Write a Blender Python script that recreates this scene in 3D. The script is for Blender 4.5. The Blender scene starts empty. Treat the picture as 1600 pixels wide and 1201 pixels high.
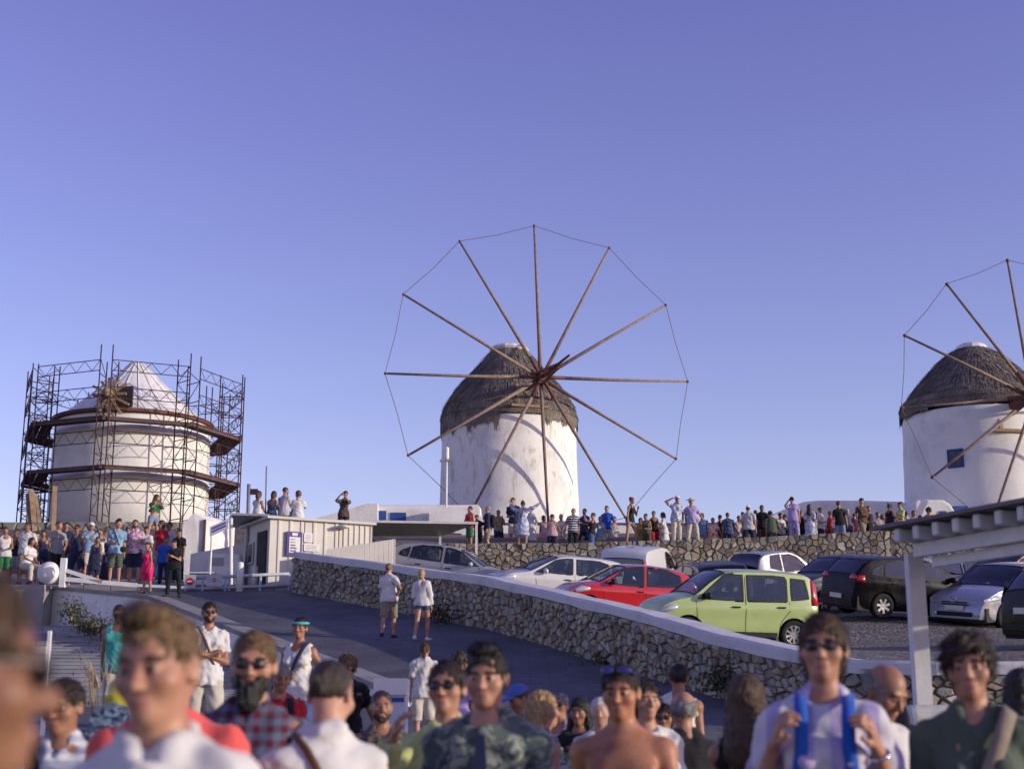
import bpy, bmesh, math, random
import numpy as np
from mathutils import Vector, Matrix, Euler, Quaternion, noise
random.seed(7); rng = np.random.RandomState(7)
R = math.radians
scene = bpy.context.scene
C = bpy.context.collection

# ------------------------------------------------------------------ camera, sky, sun, exposure
CAMZ = 1.45; FPX = 2222.0; PITCH = math.atan(519.5/FPX)
cam_d = bpy.data.cameras.new('camera'); cam = bpy.data.objects.new('camera', cam_d); C.objects.link(cam)
cam.location = (0, 0, CAMZ); cam.rotation_euler = (math.pi/2+PITCH, 0, 0)
cam_d.lens = 50.0; cam_d.sensor_width = 36.0; cam_d.clip_start = 0.05; cam_d.clip_end = 6000
cam_d.dof.use_dof = True; cam_d.dof.focus_distance = 50.0; cam_d.dof.aperture_fstop = 2.8
scene.camera = cam

SUN_AZ = 72.0   # degrees, measured from "behind the camera" (-Y) towards the right (+X)
SUN_EL = 10.5
sd = Vector((math.sin(R(SUN_AZ))*math.cos(R(SUN_EL)), -math.cos(R(SUN_AZ))*math.cos(R(SUN_EL)), math.sin(R(SUN_EL))))
world = bpy.data.worlds.new("World"); scene.world = world; world.use_nodes = True
wn = world.node_tree; wn.nodes.clear()
wo = wn.nodes.new('ShaderNodeOutputWorld'); bg = wn.nodes.new('ShaderNodeBackground')
sky = wn.nodes.new('ShaderNodeTexSky'); sky.sky_type = 'NISHITA'; sky.sun_disc = False
sky.sun_elevation = R(SUN_EL); sky.sun_rotation = math.atan2(sd.x, sd.y)
sky.altitude = 0; sky.air_density = 1.0; sky.dust_density = .25; sky.ozone_density = 3.0
tint = wn.nodes.new('ShaderNodeMix'); tint.data_type = 'RGBA'; tint.blend_type = 'MULTIPLY'
tint.inputs[0].default_value = 1.0
# the photograph's violet cast, a little stronger away from the horizon
tc_ = wn.nodes.new('ShaderNodeTexCoord'); sx_ = wn.nodes.new('ShaderNodeSeparateXYZ'); wn.links.new(tc_.outputs['Generated'], sx_.inputs[0])
cr_ = wn.nodes.new('ShaderNodeValToRGB'); wn.links.new(sx_.outputs[2], cr_.inputs[0])
cr_.color_ramp.elements[0].position = .04; cr_.color_ramp.elements[0].color = (1.36, .94, 1.03, 1)
cr_.color_ramp.elements[1].position = .50; cr_.color_ramp.elements[1].color = (1.26, .68, 1.05, 1)
wn.links.new(cr_.outputs[0], tint.inputs[7])
wn.links.new(sky.outputs[0], tint.inputs[6]); wn.links.new(tint.outputs[2], bg.inputs[0])
bg.inputs[1].default_value = 0.15
wn.links.new(bg.outputs[0], wo.inputs[0])
sun_d = bpy.data.lights.new('sun', 'SUN'); sun = bpy.data.objects.new('sun', sun_d); C.objects.link(sun)
sun_d.energy = 2.6; sun_d.angle = R(0.5); sun_d.color = (1.0, 0.89, 0.70)
sun.rotation_euler = sd.to_track_quat('Z', 'Y').to_euler(); sun.location = (30, -10, 30)
vs = scene.view_settings; vs.view_transform = 'Standard'; vs.look = 'None'; vs.exposure = 0.6; vs.gamma = 1.0
vs.use_curve_mapping = False

# ------------------------------------------------------------------ helpers
def at(px, py, D):
    """the point of the ground plan at forward distance D (metres) that shows at this pixel of the photograph"""
    x = (px-800)/FPX; v = (600.5-py)/FPX
    d = Vector((x, math.cos(PITCH)-v*math.sin(PITCH), math.sin(PITCH)+v*math.cos(PITCH)))
    return Vector((0, 0, CAMZ)) + d*(D/d.y)
def tag(o, label=None, cat=None, group=None, kind=None):
    if label: o['label'] = label
    if cat: o['category'] = cat
    if group: o['group'] = group
    if kind: o['kind'] = kind
    return o
def thing(name, loc, label, cat, rz=0, group=None):
    o = bpy.data.objects.new(name, None); C.objects.link(o); o.location = loc; o.rotation_euler = (0, 0, rz)
    o.empty_display_size = 0.2
    return tag(o, label, cat, group)
def link(name, me, parent=None, m=None, smooth=False):
    if m is not None and len(me.materials) == 0:
        for q in (m if isinstance(m, (list, tuple)) else [m]): me.materials.append(q)
    o = bpy.data.objects.new(name, me); C.objects.link(o)
    if parent is not None: o.parent = parent
    if smooth: me.polygons.foreach_set('use_smooth', [True]*len(me.polygons))
    return o
def mk(name, V, F, m=None, parent=None, smooth=False, kind=None, mi=None):
    me = bpy.data.meshes.new(name); me.from_pydata([tuple(v) for v in V], [], [tuple(f) for f in F])
    o = link(name, me, parent, m, smooth)
    if mi is not None: me.polygons.foreach_set('material_index', mi)
    if kind: o['kind'] = kind
    return o
class MB:
    """collects simple solids into one mesh"""
    def __init__(s): s.V = []; s.F = []
    def add(s, V, F):
        n = len(s.V); s.V += [Vector(v) for v in V]; s.F += [tuple(i+n for i in f) for f in F]; return s
    def box(s, x0, y0, z0, x1, y1, z1, M=None):
        V = [Vector((x, y, z)) for x in (x0, x1) for y in (y0, y1) for z in (z0, z1)]
        if M is not None: V = [M @ v for v in V]
        return s.add(V, [(0,1,3,2), (4,6,7,5), (0,4,5,1), (2,3,7,6), (0,2,6,4), (1,5,7,3)])
    def bar(s, a, b, w, h=None, up=(0,0,1)):
        a = Vector(a); b = Vector(b); h = h or w; d = (b-a).normalized(); u = Vector(up)
        if abs(d.dot(u)) > .99: u = Vector((1, 0, 0))
        r = d.cross(u).normalized(); u = r.cross(d).normalized()
        V = [p + r*i*w/2 + u*j*h/2 for p in (a, b) for i, j in ((-1,-1), (1,-1), (1,1), (-1,1))]
        return s.add(V, [(3,2,1,0), (4,5,6,7), (0,1,5,4), (1,2,6,5), (2,3,7,6), (3,0,4,7)])
    def tube(s, pts, r, n=8, r2=None, closed=False):
        pts = [Vector(p) for p in pts]; m = len(pts); V = []; F = []
        u = None
        for i, p in enumerate(pts):
            d = (pts[(i+1) % m if closed else min(i+1, m-1)] - pts[(i-1) % m if closed else max(i-1, 0)]).normalized()
            if u is None:
                u = Vector((0, 0, 1)) if abs(d.z) < .9 else Vector((1, 0, 0))
            u = (u - d*u.dot(d)).normalized(); w = d.cross(u)
            rr = r if r2 is None else r + (r2-r)*i/(m-1)
            V += [p + (u*math.cos(t) + w*math.sin(t))*rr for t in (2*math.pi*k/n for k in range(n))]
        for i in range(m if closed else m-1):
            j = (i+1) % m
            F += [(i*n+k, i*n+(k+1) % n, j*n+(k+1) % n, j*n+k) for k in range(n)]
        if not closed: F += [tuple(range(n))[::-1], tuple((m-1)*n+k for k in range(n))]
        return s.add(V, F)
    def lathe(s, prof, n=32, c=(0,0,0), M=None):
        V = []; F = []; m = len(prof)
        for (r, z) in prof:
            for k in range(n):
                t = 2*math.pi*k/n; v = Vector((r*math.cos(t), r*math.sin(t), z))
                V.append((M @ v if M is not None else v) + Vector(c))
        for i in range(m-1):
            F += [(i*n+k, i*n+(k+1) % n, (i+1)*n+(k+1) % n, (i+1)*n+k) for k in range(n)]
        F += [tuple(range(n))[::-1], tuple((m-1)*n+k for k in range(n))]
        return s.add(V, F)
    def prism(s, poly, depth, M=None):
        """polygon [(x,z)] extruded along y from 0 to depth"""
        n = len(poly); V = [Vector((x, y, z)) for y in (0, depth) for x, z in poly]
        if M is not None: V = [M @ v for v in V]
        return s.add(V, [tuple(range(n)), tuple(range(2*n-1, n-1, -1))] + [(k, k+n, (k+1) % n+n, (k+1) % n) for k in range(n)])
    def build(s, name, m, parent=None, smooth=False, kind=None):
        return mk(name, s.V, s.F, m, parent, smooth, kind)

# ------------------------------------------------------------------ materials
MATS = {}
def new_mat(name):
    m = bpy.data.materials.new(name); m.use_nodes = True; nt = m.node_tree
    return m, nt, nt.nodes['Principled BSDF']
def N(nt, t, **kw):
    n = nt.nodes.new(t)
    for k, v in kw.items():
        if isinstance(k, str) and hasattr(n, k): setattr(n, k, v)
    return n
def ramp(nt, src, stops):
    r = nt.nodes.new('ShaderNodeValToRGB'); e = r.color_ramp.elements
    while len(e) < len(stops): e.new(0.5)
    for i, (p, c) in enumerate(stops):
        e[i].position = p; e[i].color = (*c, 1) if len(c) == 3 else c
    nt.links.new(src, r.inputs[0]); return r.outputs[0]
def coords(nt, scale=(1,1,1), world=False, rot=(0,0,0)):
    tc = nt.nodes.new('ShaderNodeTexCoord'); mp = nt.nodes.new('ShaderNodeMapping')
    if world:
        g = nt.nodes.new('ShaderNodeNewGeometry'); nt.links.new(g.outputs['Position'], mp.inputs[0])
    else: nt.links.new(tc.outputs['Object'], mp.inputs[0])
    mp.inputs['Scale'].default_value = scale; mp.inputs['Rotation'].default_value = rot
    return mp.outputs[0]
def noise_t(nt, co, scale, detail=4, rough=.55, dist=0):
    n = nt.nodes.new('ShaderNodeTexNoise'); n.inputs['Scale'].default_value = scale
    n.inputs['Detail'].default_value = detail; n.inputs['Roughness'].default_value = rough
    n.inputs['Distortion'].default_value = dist
    nt.links.new(co, n.inputs['Vector']); return n.outputs['Fac']
def bump(nt, b, h, strength=.3, dist=.02):
    n = nt.nodes.new('ShaderNodeBump'); n.inputs['Strength'].default_value = strength; n.inputs['Distance'].default_value = dist
    nt.links.new(h, n.inputs['Height']); nt.links.new(n.outputs[0], b.inputs['Normal']); return n
def scl(c, f): return tuple(min(1, x*f) for x in c)
def mixc(nt, fac, a, b, mode='MIX'):
    n = nt.nodes.new('ShaderNodeMix'); n.data_type = 'RGBA'; n.blend_type = mode
    for s, v in ((0, fac), (6, a), (7, b)):
        if hasattr(v, 'links') or isinstance(v, bpy.types.NodeSocket): nt.links.new(v, n.inputs[s])
        else: n.inputs[s].default_value = v if not isinstance(v, tuple) else ((*v, 1) if len(v) == 3 else v)
    return n.outputs[2]
def rough_mat(name, c, var=.25, scale=3, rough=.85, b=.2, bs=None, world=False, aniso=(1,1,1), dist=.01, spec=.3, metal=0, perobj=0):
    """plain surface with broad and fine tonal variation and fine relief"""
    if name in MATS: return MATS[name]
    m, nt, bs_ = new_mat(name)
    co = coords(nt, aniso, world)
    f1 = noise_t(nt, co, scale, 6, .6)
    col = ramp(nt, f1, [(.3, scl(c, 1-var)), (.7, scl(c, 1+var))])
    if perobj:
        oi = nt.nodes.new('ShaderNodeObjectInfo')
        v = ramp(nt, oi.outputs['Random'], [(0, (1-perobj,)*3), (1, (1+perobj,)*3)])
        col = mixc(nt, 1.0, col, v, 'MULTIPLY')
    nt.links.new(col, bs_.inputs['Base Color'])
    bs_.inputs['Roughness'].default_value = rough; bs_.inputs['Specular IOR Level'].default_value = spec
    bs_.inputs['Metallic'].default_value = metal
    if b: bump(nt, bs_, noise_t(nt, co, bs or scale*8, 4), b, dist)
    MATS[name] = m; return m
def plaster(name, c=(.74,.73,.70), stain=(.42,.36,.30), amt=.5, scale=1.2, thr=.60):
    if name in MATS: return MATS[name]
    m, nt, b = new_mat(name); co = coords(nt, (1,1,1), True)
    f = noise_t(nt, co, scale, 8, .65)
    col = ramp(nt, f, [(.30, scl(c, .78)), (.5, c), (.75, scl(c, 1.05))])
    co2 = coords(nt, (1,1,.35), True)
    st = ramp(nt, noise_t(nt, co2, scale*2.1, 9, .7, .6), [(thr, (0,0,0)), (thr+.13, (amt,)*3)])
    col = mixc(nt, st, col, stain)
    nt.links.new(col, b.inputs['Base Color']); b.inputs['Roughness'].default_value = .9; b.inputs['Specular IOR Level'].default_value = .2
    bump(nt, b, noise_t(nt, co, 9, 8, .6), .35, .03)
    MATS[name] = m; return m
def glossy(name, c, rough=.25, coat=1.0, metal=0, dirt=.12):
    if name in MATS: return MATS[name]
    m, nt, b = new_mat(name); co = coords(nt)
    f = noise_t(nt, co, 2.3, 6, .6)
    nt.links.new(ramp(nt, f, [(.3, scl(c, 1-dirt)), (.7, scl(c, 1+dirt*.5))]), b.inputs['Base Color'])
    nt.links.new(ramp(nt, noise_t(nt, co, 5, 5), [(.3, (rough*.7,)*3), (.7, (rough*1.4,)*3)]), b.inputs['Roughness'])
    b.inputs['Coat Weight'].default_value = coat; b.inputs['Coat Roughness'].default_value = .06
    b.inputs['Metallic'].default_value = metal
    MATS[name] = m; return m

# ------------------------------------------------------------------ heights of the ground
def zG(y):
    """plaza and road going up to the gate"""
    return float(np.interp(y, [-50, 8.5, 11, 14, 17, 21, 24, 27, 30, 33.5, 35, 37, 38, 43, 46], [0, 0, .12, .5, .98, 1.6, 2.13, 2.72, 3.25, 3.9, 4.2, 4.6, 4.72, 5.35, 5.8]))
def zS(y):
    return float(np.interp(y, [14, 16, 20, 25, 31, 36, 40], [.5, .8, 1.3, 2.0, 2.85, 3.6, 4.2]))
_cp = np.array([(-5.66,37,5.3),(-3,33.5,4.65),(-.54,30,3.95),(2.16,24,2.85),(3,22,2.5),(4.3,19.5,2.1),(6.7,18.6,2.1),(14,18,2.1),
    (5.6,29,2.84),(3.0,28,2.84),(6.5,27,2.7),(3.4,25,2.75),(9.05,35,3.83),(11.5,35,3.64),(-1.9,41,4.80),(2,39,4.24),(3.2,36,3.70),(4,45,4.95),(5.8,43,4.6),
    (8,43,4.8),(9,39,4.3),(12.5,42,4.55),(14,40,4.45),(-4,46,5.6),(8,47,5.5),(20,47,5.6),(20,35,4.1),(20,25,2.9),(26,18,2.1),(-6,46,5.7)])
def _tps(d): return np.where(d > 0, d*d*np.log(np.maximum(d, 1e-9)), 0)
_d = np.linalg.norm(_cp[:, None, :2]-_cp[None, :, :2], axis=2)
_n = len(_cp); _A = np.zeros((_n+3, _n+3)); _A[:_n, :_n] = _tps(_d)+np.eye(_n)*.6
_A[:_n, _n] = 1; _A[:_n, _n+1:] = _cp[:, :2]; _A[_n, :_n] = 1; _A[_n+1:, :_n] = _cp[:, :2].T
_w = np.linalg.solve(_A, np.concatenate([_cp[:, 2], [0, 0, 0]]))
def zL(x, y):
    d = np.linalg.norm(_cp[:, :2]-np.array([x, y]), axis=1)
    return float(_tps(d) @ _w[:_n] + _w[_n] + _w[_n+1]*x + _w[_n+2]*y)
def zP(x, y):
    """hilltop behind the far wall and behind the gate"""
    right = np.interp(y, [45.5, 47, 50, 53, 60, 68, 76, 100, 140], [7.15, 7.2, 7.6, 8.0, 9.4, 10.6, 11.0, 9.0, 2])
    left = np.interp(y, [43, 45, 48.5, 50.6, 53, 57, 60, 70, 100, 140], [5.3, 5.6, 7.1, 8.15, 8.35, 8.6, 9.2, 9.8, 9.0, 2])
    t = min(1, max(0, (x+7.5)/3)); return float(left*(1-t)+right*t)
# ------------------------------------------------------------------ materials of the place
def mat_road():
    m, nt, b = new_mat('worn_paving'); co = coords(nt, (1,1,1), True)
    f = noise_t(nt, co, .55, 9, .68, .5)
    col = ramp(nt, f, [(.32, (.058,.058,.070)), (.5, (.090,.089,.104)), (.68, (.14,.137,.15))])
    br = nt.nodes.new('ShaderNodeTexBrick'); nt.links.new(co, br.inputs[0])
    br.inputs['Scale'].default_value = 1.0; br.inputs['Brick Width'].default_value = .6; br.inputs['Row Height'].default_value = .35
    br.inputs['Mortar Size'].default_value = .02; br.inputs['Color1'].default_value = (.85,.85,.85,1); br.inputs['Color2'].default_value = (1.1,1.1,1.1,1)
    br.inputs['Mortar'].default_value = (.6,.6,.6,1)
    col = mixc(nt, .6, col, br.outputs[0], 'MULTIPLY')
    nt.links.new(col, b.inputs['Base Color']); b.inputs['Roughness'].default_value = .8
    bump(nt, b, noise_t(nt, co, 25, 5), .4, .01); return m
def mat_cobble():
    m, nt, b = new_mat('cobbles'); co = coords(nt, (1,1,1), True)
    v = nt.nodes.new('ShaderNodeTexVoronoi'); v.inputs['Scale'].default_value = 7; nt.links.new(co, v.inputs['Vector'])
    e = nt.nodes.new('ShaderNodeTexVoronoi'); e.feature = 'DISTANCE_TO_EDGE'; e.inputs['Scale'].default_value = 7; nt.links.new(co, e.inputs['Vector'])
    tone = nt.nodes.new('ShaderNodeSeparateColor'); nt.links.new(v.outputs['Color'], tone.inputs[0])
    col = ramp(nt, tone.outputs[0], [(0, (.13,.115,.10)), (.5, (.20,.18,.15)), (1, (.30,.27,.23))])
    big = ramp(nt, noise_t(nt, co, .5, 5), [(.3, (.7,.7,.72)), (.7, (1.1,1.1,1.1))])
    col = mixc(nt, 1.0, col, big, 'MULTIPLY')
    ed = ramp(nt, e.outputs['Distance'], [(.0, (0,0,0)), (.1, (1,1,1))])
    col = mixc(nt, ed, (.06,.055,.05), col)
    nt.links.new(col, b.inputs['Base Color']); b.inputs['Roughness'].default_value = .85
    bump(nt, b, ramp(nt, e.outputs['Distance'], [(0, (0,0,0)), (.25, (1,1,1))]), .9, .03); return m
M_road = mat_road(); M_cob = mat_cobble()
M_earth = rough_mat('dry_earth', (.17,.14,.11), .35, .7, .95, .6, 8, True, dist=.05)
M_rock = rough_mat('dark_rock', (.16,.13,.11), .4, 1.5, .95, .8, 6, True, dist=.08)
M_white = plaster('whitewash', (.76,.75,.72), (.36,.33,.30), .35)
M_cap = plaster('cap_whitewash', (.58,.57,.58), (.40,.38,.36), .35, 2.0)
M_mill = plaster('mill_whitewash', (.78,.77,.735), (.36,.31,.26), .7, 1.1, thr=.55)
M_mill2 = plaster('mill_whitewash_clean', (.74,.74,.72), (.55,.52,.48), .3, .8)
M_mort = rough_mat('dry_mortar', (.19,.175,.15), .3, 5, .95, .6, 30, True)
M_kerb = rough_mat('grey_concrete', (.27,.26,.25), .2, 2.5, .9, .4, 20, True)
M_slab = rough_mat('blue_grey_slabs', (.29,.295,.32), .2, 1.5, .8, .4, 15, True, perobj=.12)
STONES = [rough_mat('stone_tan', (.30,.26,.19), .35, 6, .9, .7, 25, dist=.02, perobj=.25),
          rough_mat('stone_grey', (.245,.24,.21), .35, 6, .9, .7, 25, dist=.02, perobj=.25),
          rough_mat('stone_brown', (.20,.165,.125), .35, 6, .9, .7, 25, dist=.02, perobj=.25),
          rough_mat('stone_pale', (.36,.33,.28), .25, 6, .9, .7, 25, dist=.02, perobj=.2)]
def stuck(n=1): return random.choices(STONES, (38, 34, 20, 8))[0]

# ------------------------------------------------------------------ ground sheets
def sheet(name, us, vs_, f, m, label=None):
    V = [f(u, v) for v in vs_ for u in us]; n = len(us)
    F = [(j*n+i, j*n+i+1, (j+1)*n+i+1, (j+1)*n+i) for j in range(len(vs_)-1) for i in range(n-1)]
    o = mk(name, V, F, m, smooth=True, kind='structure')
    if label: o['label'] = label
    return o
# wall line between road and car park (plan)
WL = [(-5.66,37.0), (-3.0,33.5), (-.54,30.0), (2.16,24.0), (3.0,22.0), (3.7,20.5), (4.3,19.2), (5.3,18.55), (7.2,18.4), (10.5,18.4)]
def xw(y):
    return float(np.interp(y, [p[1] for p in WL[:7]][::-1], [p[0] for p in WL[:7]][::-1]))
PL0 = Vector((-8.9, 35.0)); PL1 = Vector((-1.5, 21.0))      # parapet between road and stepped path
def xp(y): return PL0.x + (PL0.y-y)/(PL0.y-PL1.y)*(PL1.x-PL0.x)
sheet('ground', list(np.linspace(-2500, 2500, 9)), list(np.linspace(-2500, 2500, 9)), lambda u, v: (u, v, -3.0), M_earth)
ys = [-25, 0, 8.5] + list(np.linspace(9.5, 21, 24))
sheet('plaza', list(np.linspace(-22, 26, 40)), ys, lambda u, v: (u, v, zG(v)), M_road)
def fr(u, v):
    x0 = xp(v)+.05 if v < 35 else -8.9 - (v-35)*1.2
    x1 = min(xw(v)+.1, 4.5) if v < 37 else -5.2+(v-37)*.3
    return (x0+(x1-x0)*u, v, zG(v)+.004)
sheet('road', list(np.linspace(0, 1, 14)), list(np.linspace(20.9, 38.0, 40)), fr, M_road)
sheet('pavement', list(np.linspace(-26, -4.2, 30)), list(np.linspace(38.0, 45.2, 12)), lambda u, v: (u, v, zG(v)+.05), M_kerb)
def fl(u, v):
    x0 = (xw(v)+.25) if v > 19.2 else 4.6
    if v > 37: x0 = -5.3+(v-37)*.15
    x = x0+(34-x0)*u*u**.15; return (x, v, zL(x, v))
sheet('car_park', list(np.linspace(0, 1, 50)), list(np.linspace(18.75, 46.9, 50)), fl, M_cob)
def fa(u, v):
    x = 4.2+(34-4.2)*u; return (x, v, np.interp(v, [24.2, 26.4, 26.8], [0, .0, .01])+zL(x, v)+.012)
sheet('hillside', list(np.linspace(-70, -4.7, 60)), list(np.linspace(44.6, 140, 80)), lambda u, v: (u, v, zP(u, v)+(.18*noise.noise(Vector((u*.9, v*.9, 0))) if v > 45.4 else -.05)), M_rock)
MB().box(-26, 36.7, 2.5, -12.0, 38.4, zG(38.2)+.02).build('bank', M_kerb, kind='structure')
# the long edge stone at the top of the road
k = MB(); 
for i in range(12):
    xa = -13.5+i*.72; k.box(xa, 37.9, zG(37.95)-.2, xa+.70, 38.12, zG(37.95)+.16)
k.build('kerb', M_kerb, kind='structure')

# ------------------------------------------------------------------ rubble stone walls, every stone its own piece
def clip(poly, p, n):
    out = []
    for i in range(len(poly)):
        a = poly[i]; b = poly[(i+1) % len(poly)]
        da = (a[0]-p[0])*n[0]+(a[1]-p[1])*n[1]; db = (b[0]-p[0])*n[0]+(b[1]-p[1])*n[1]
        if da <= 0: out.append(a)
        if (da < 0) != (db < 0) and da != db:
            t = da/(da-db); out.append((a[0]+(b[0]-a[0])*t, a[1]+(b[1]-a[1])*t))
    return out
def voronoi(W, H, sx, sy, jit=.52, seed=1):
    r = random.Random(seed); nx = max(1, round(W/sx)); ny = max(1, round(H/sy)); sx = W/nx; sy = H/ny; pts = []
    for j in range(ny):
        i = 0
        while i < nx:
            if r.random() < .16: i += 1; continue
            off = .5*(j % 2)
            pts.append(((i+.5+off*.8+r.uniform(-jit, jit))*sx, (j+.5+r.uniform(-jit, jit))*sy)); i += 1
    cells = []
    P = np.array(pts)
    for i, p in enumerate(pts):
        poly = [(max(0, p[0]-sx*2), max(0, p[1]-sy*2)), (min(W, p[0]+sx*2), max(0, p[1]-sy*2)), (min(W, p[0]+sx*2), min(H, p[1]+sy*2)), (max(0, p[0]-sx*2), min(H, p[1]+sy*2))]
        d = (P-np.array(p))/np.array([sx, sy]); dd = (d**2).sum(1); idx = np.argsort(dd)[1:16]
        for q in idx:
            q = pts[q]; n = (q[0]-p[0], q[1]-p[1]); poly = clip(poly, ((p[0]+q[0])/2, (p[1]+q[1])/2), n)
            if len(poly) < 3: break
        if len(poly) >= 3: cells.append(poly)
    return cells
def stone_geo(poly, f, joint, r):
    """poly in (s, t) metres; f(s, t, depth) -> world point"""
    cx = sum(p[0] for p in poly)/len(poly); cy = sum(p[1] for p in poly)/len(poly)
    # drop very short edges
    q = [p for i, p in enumerate(poly) if math.dist(p, poly[i-1]) > .02]
    if len(q) < 3: return None
    size = math.sqrt(abs(sum(q[i-1][0]*q[i][1]-q[i][0]*q[i-1][1] for i in range(len(q)))/2))
    if size < .05: return None
    s1 = max(.3, 1-joint*2/size); dep = r.uniform(.02, .085); n = len(q)
    tx = r.uniform(-.03, .03); ty = r.uniform(-.03, .03)
    def ring(s, d, jit): return [f(cx+(x-cx)*s+r.uniform(-jit, jit), cy+(y-cy)*s+r.uniform(-jit, jit), d+tx*(x-cx)/size+ty*(y-cy)/size) for x, y in q]
    V = ring(s1, -.06, 0)+ring(s1*.99, dep*.45, .006)+ring(s1*.87, dep, .008)+[f(cx, cy, dep*1.03)]
    F = []
    for a in (0, n):
        F += [(a+i, a+(i+1) % n, a+n+(i+1) % n, a+n+i) for i in range(n)]
    F += [(2*n+i, 2*n+(i+1) % n, 3*n) for i in range(n)]
    return V, F, size
def stone_wall(parent, cells, f, joint, seed, vis=None, limit=296, mats=None):
    r = random.Random(seed); G = []
    for c in cells:
        g = stone_geo(c, f, joint, r)
        if g: G.append(g)
    def rank(g):
        p = g[0][-1]; return g[2]/max(1, p[1])*(1 if (vis is None or vis(p)) else .01)
    G.sort(key=rank, reverse=True)
    for i, (V, F, s) in enumerate(G[:limit]):
        c = V[-1]; o = mk('stone', [v-c for v in V], F, (mats or stuck)() if callable(mats or stuck) else mats, parent); o.location = c
    rest = {}
    if G[limit:]:
        V = []; F = []; mi = []
        for (v, fc, s) in G[limit:]:
            n = len(V); V += v; F += [tuple(i+n for i in q) for q in fc]; k = r.choices(range(4), (38, 34, 20, 8))[0]; mi += [k]*len(fc)
        o = mk('stones', V, F, STONES, parent, kind='stuff', mi=mi)
def lerp_path(path, s):
    """path [(x, y)] -> point and left normal at arc length s"""
    for i in range(len(path)-1):
        a = Vector(path[i][:2]); b = Vector(path[i+1][:2]); l = (b-a).length
        if s <= l or i == len(path)-2:
            t = s/l; p = a.lerp(b, t); d = (b-a).normalized(); return p, Vector((d.y, -d.x)), i, t
        s -= l
def path_len(path): return sum((Vector(path[i+1][:2])-Vector(path[i][:2])).length for i in range(len(path)-1))

# near retaining wall: cap heights read from the photograph
capz = {i: at(px, py, WL[i][1]).z for i, (px, py) in enumerate(((460,861), (601,880), (760,901), (1002,955), (1107,986), (1207,1008), (1306,1029), (1446,1032), (1685,1032), (2091,1032)))}
near_wall = thing('stone_wall', (-5.66, 37, zG(37)), 'long rubble stone wall with a whitewashed top sloping down beside the road', 'stone wall')
near_wall.rotation_euler = (0, 0, 0)
def np_(v): return Vector(v)-near_wall.location
def wall_tz(path, zs, s):
    p, n, i, t = lerp_path(path, s); return p, n, zs[i]*(1-t)+zs[i+1]*t
base_z = [min(zG(p[1]), 9)-.05 for p in WL[:7]]+[zG(18.4)-.0, zG(18.4), zG(18.4)]
Lw = path_len(WL); czs = [capz[i] for i in range(len(WL))]
def fw(s, t, d):   # t in 0..1.15 metres of nominal height
    p, n, zt = wall_tz(WL, czs, max(0, min(Lw, s))); _, _, zb = wall_tz(WL, base_z, max(0, min(Lw, s)))
    z = zb+(zt-.17-zb)*t/1.15
    # face normal towards the road
    q = p - Vector((n.x, n.y))*(-.0)
    side = Vector((n.x, n.y))
    return np_((p.x+side.x*d, p.y+side.y*d, z))
# outward (road) side is -x/-y; check the normal's sign
_p, _nrm, _, _ = lerp_path(WL, 5.0)
SG = 1 if _nrm.x < 0 else -1
fw_ = (lambda s, t, d: fw(s, t, d*SG))
cells = voronoi(Lw-.1, 1.15, .18, .135, seed=5)
stone_wall(near_wall, cells, fw_, .013, 3, vis=lambda p: (p[0]+near_wall.location.x)/max(1, p[1]+near_wall.location.y) < .28)
def ribbon(path, zs_top, zs_bot, o0, o1, rnd=0):
    """solid following a path: offset o0..o1 to the road side"""
    V = []; F = []; n = len(path)
    for i, p in enumerate(path):
        a = Vector(path[max(0, i-1)][:2]); b = Vector(path[min(n-1, i+1)][:2]); d = (b-a).normalized(); nn = Vector((d.y, -d.x))*SG
        q = Vector(p[:2])
        for (o, z) in ((o0, zs_bot[i]), (o1, zs_bot[i]), (o1, zs_top[i]-rnd), (o1-(rnd if o1 > o0 else -rnd), zs_top[i]), (o0, zs_top[i])):
            V.append((q.x+nn.x*o, q.y+nn.y*o, z))
    for i in range(n-1):
        F += [(i*5+k, i*5+(k+1) % 5, (i+1)*5+(k+1) % 5, (i+1)*5+k) for k in range(5)]
    F += [(4,3,2,1,0), tuple((n-1)*5+k for k in range(5))]
    return V, F
def densify(path, zs, step=.5):
    P = []; Z = []; L = path_len(path); n = int(L/step)
    for k in range(n+1):
        p, _, z = wall_tz(path, zs, L*k/n); P.append((p.x, p.y)); Z.append(z)
    return P, Z
PD, ZD = densify(WL, czs); _, ZB = densify(WL, base_z)
V, F = ribbon(PD, [z-.1 for z in ZD], [z-.3 for z in ZB], -.42, 0)
mk('core', [np_(v) for v in V], F, M_mort, near_wall)
rr = random.Random(4)
V, F = ribbon(PD, [z+rr.uniform(-.012, .012) for z in ZD], [z-.17+rr.uniform(-.015, .015) for z in ZD], -.45, .05+.0, .04)
mk('cap', [np_(v) for v in V], F, M_cap, near_wall, smooth=False)
# rounded whitewashed lip at the upper end
# far wall below the mills
FW = [(-4.6,46.6), (2.0,46.9), (8,47.2), (12.5,47.2), (18,47.3), (34,48)]
fz = [at(600,850,46.6).z, at(895,849,46.9).z, at(1180,840,47.2).z, at(1330,829,47.2).z, at(1500,838,47.3).z, at(1750,850,47.6).z]
fb = [zL(p[0], 46.8)-.15 for p in FW]
far_wall = thing('stone_wall', (-4.6, 46.6, fb[0]), 'tall rubble retaining wall behind the parked cars with visitors along its top', 'stone wall')
def fwf(s, t, d):
    p, n, zt = wall_tz(FW, fz, max(0, min(LF, s))); _, _, zb = wall_tz(FW, fb, max(0, min(LF, s)))
    return Vector((p.x, p.y-d, zb+(zt+.03-zb)*t/1.75))-far_wall.location
LF = path_len(FW)
cells = voronoi(LF, 1.75, .22, .15, seed=8)
_fl = far_wall.location.copy()
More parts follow.
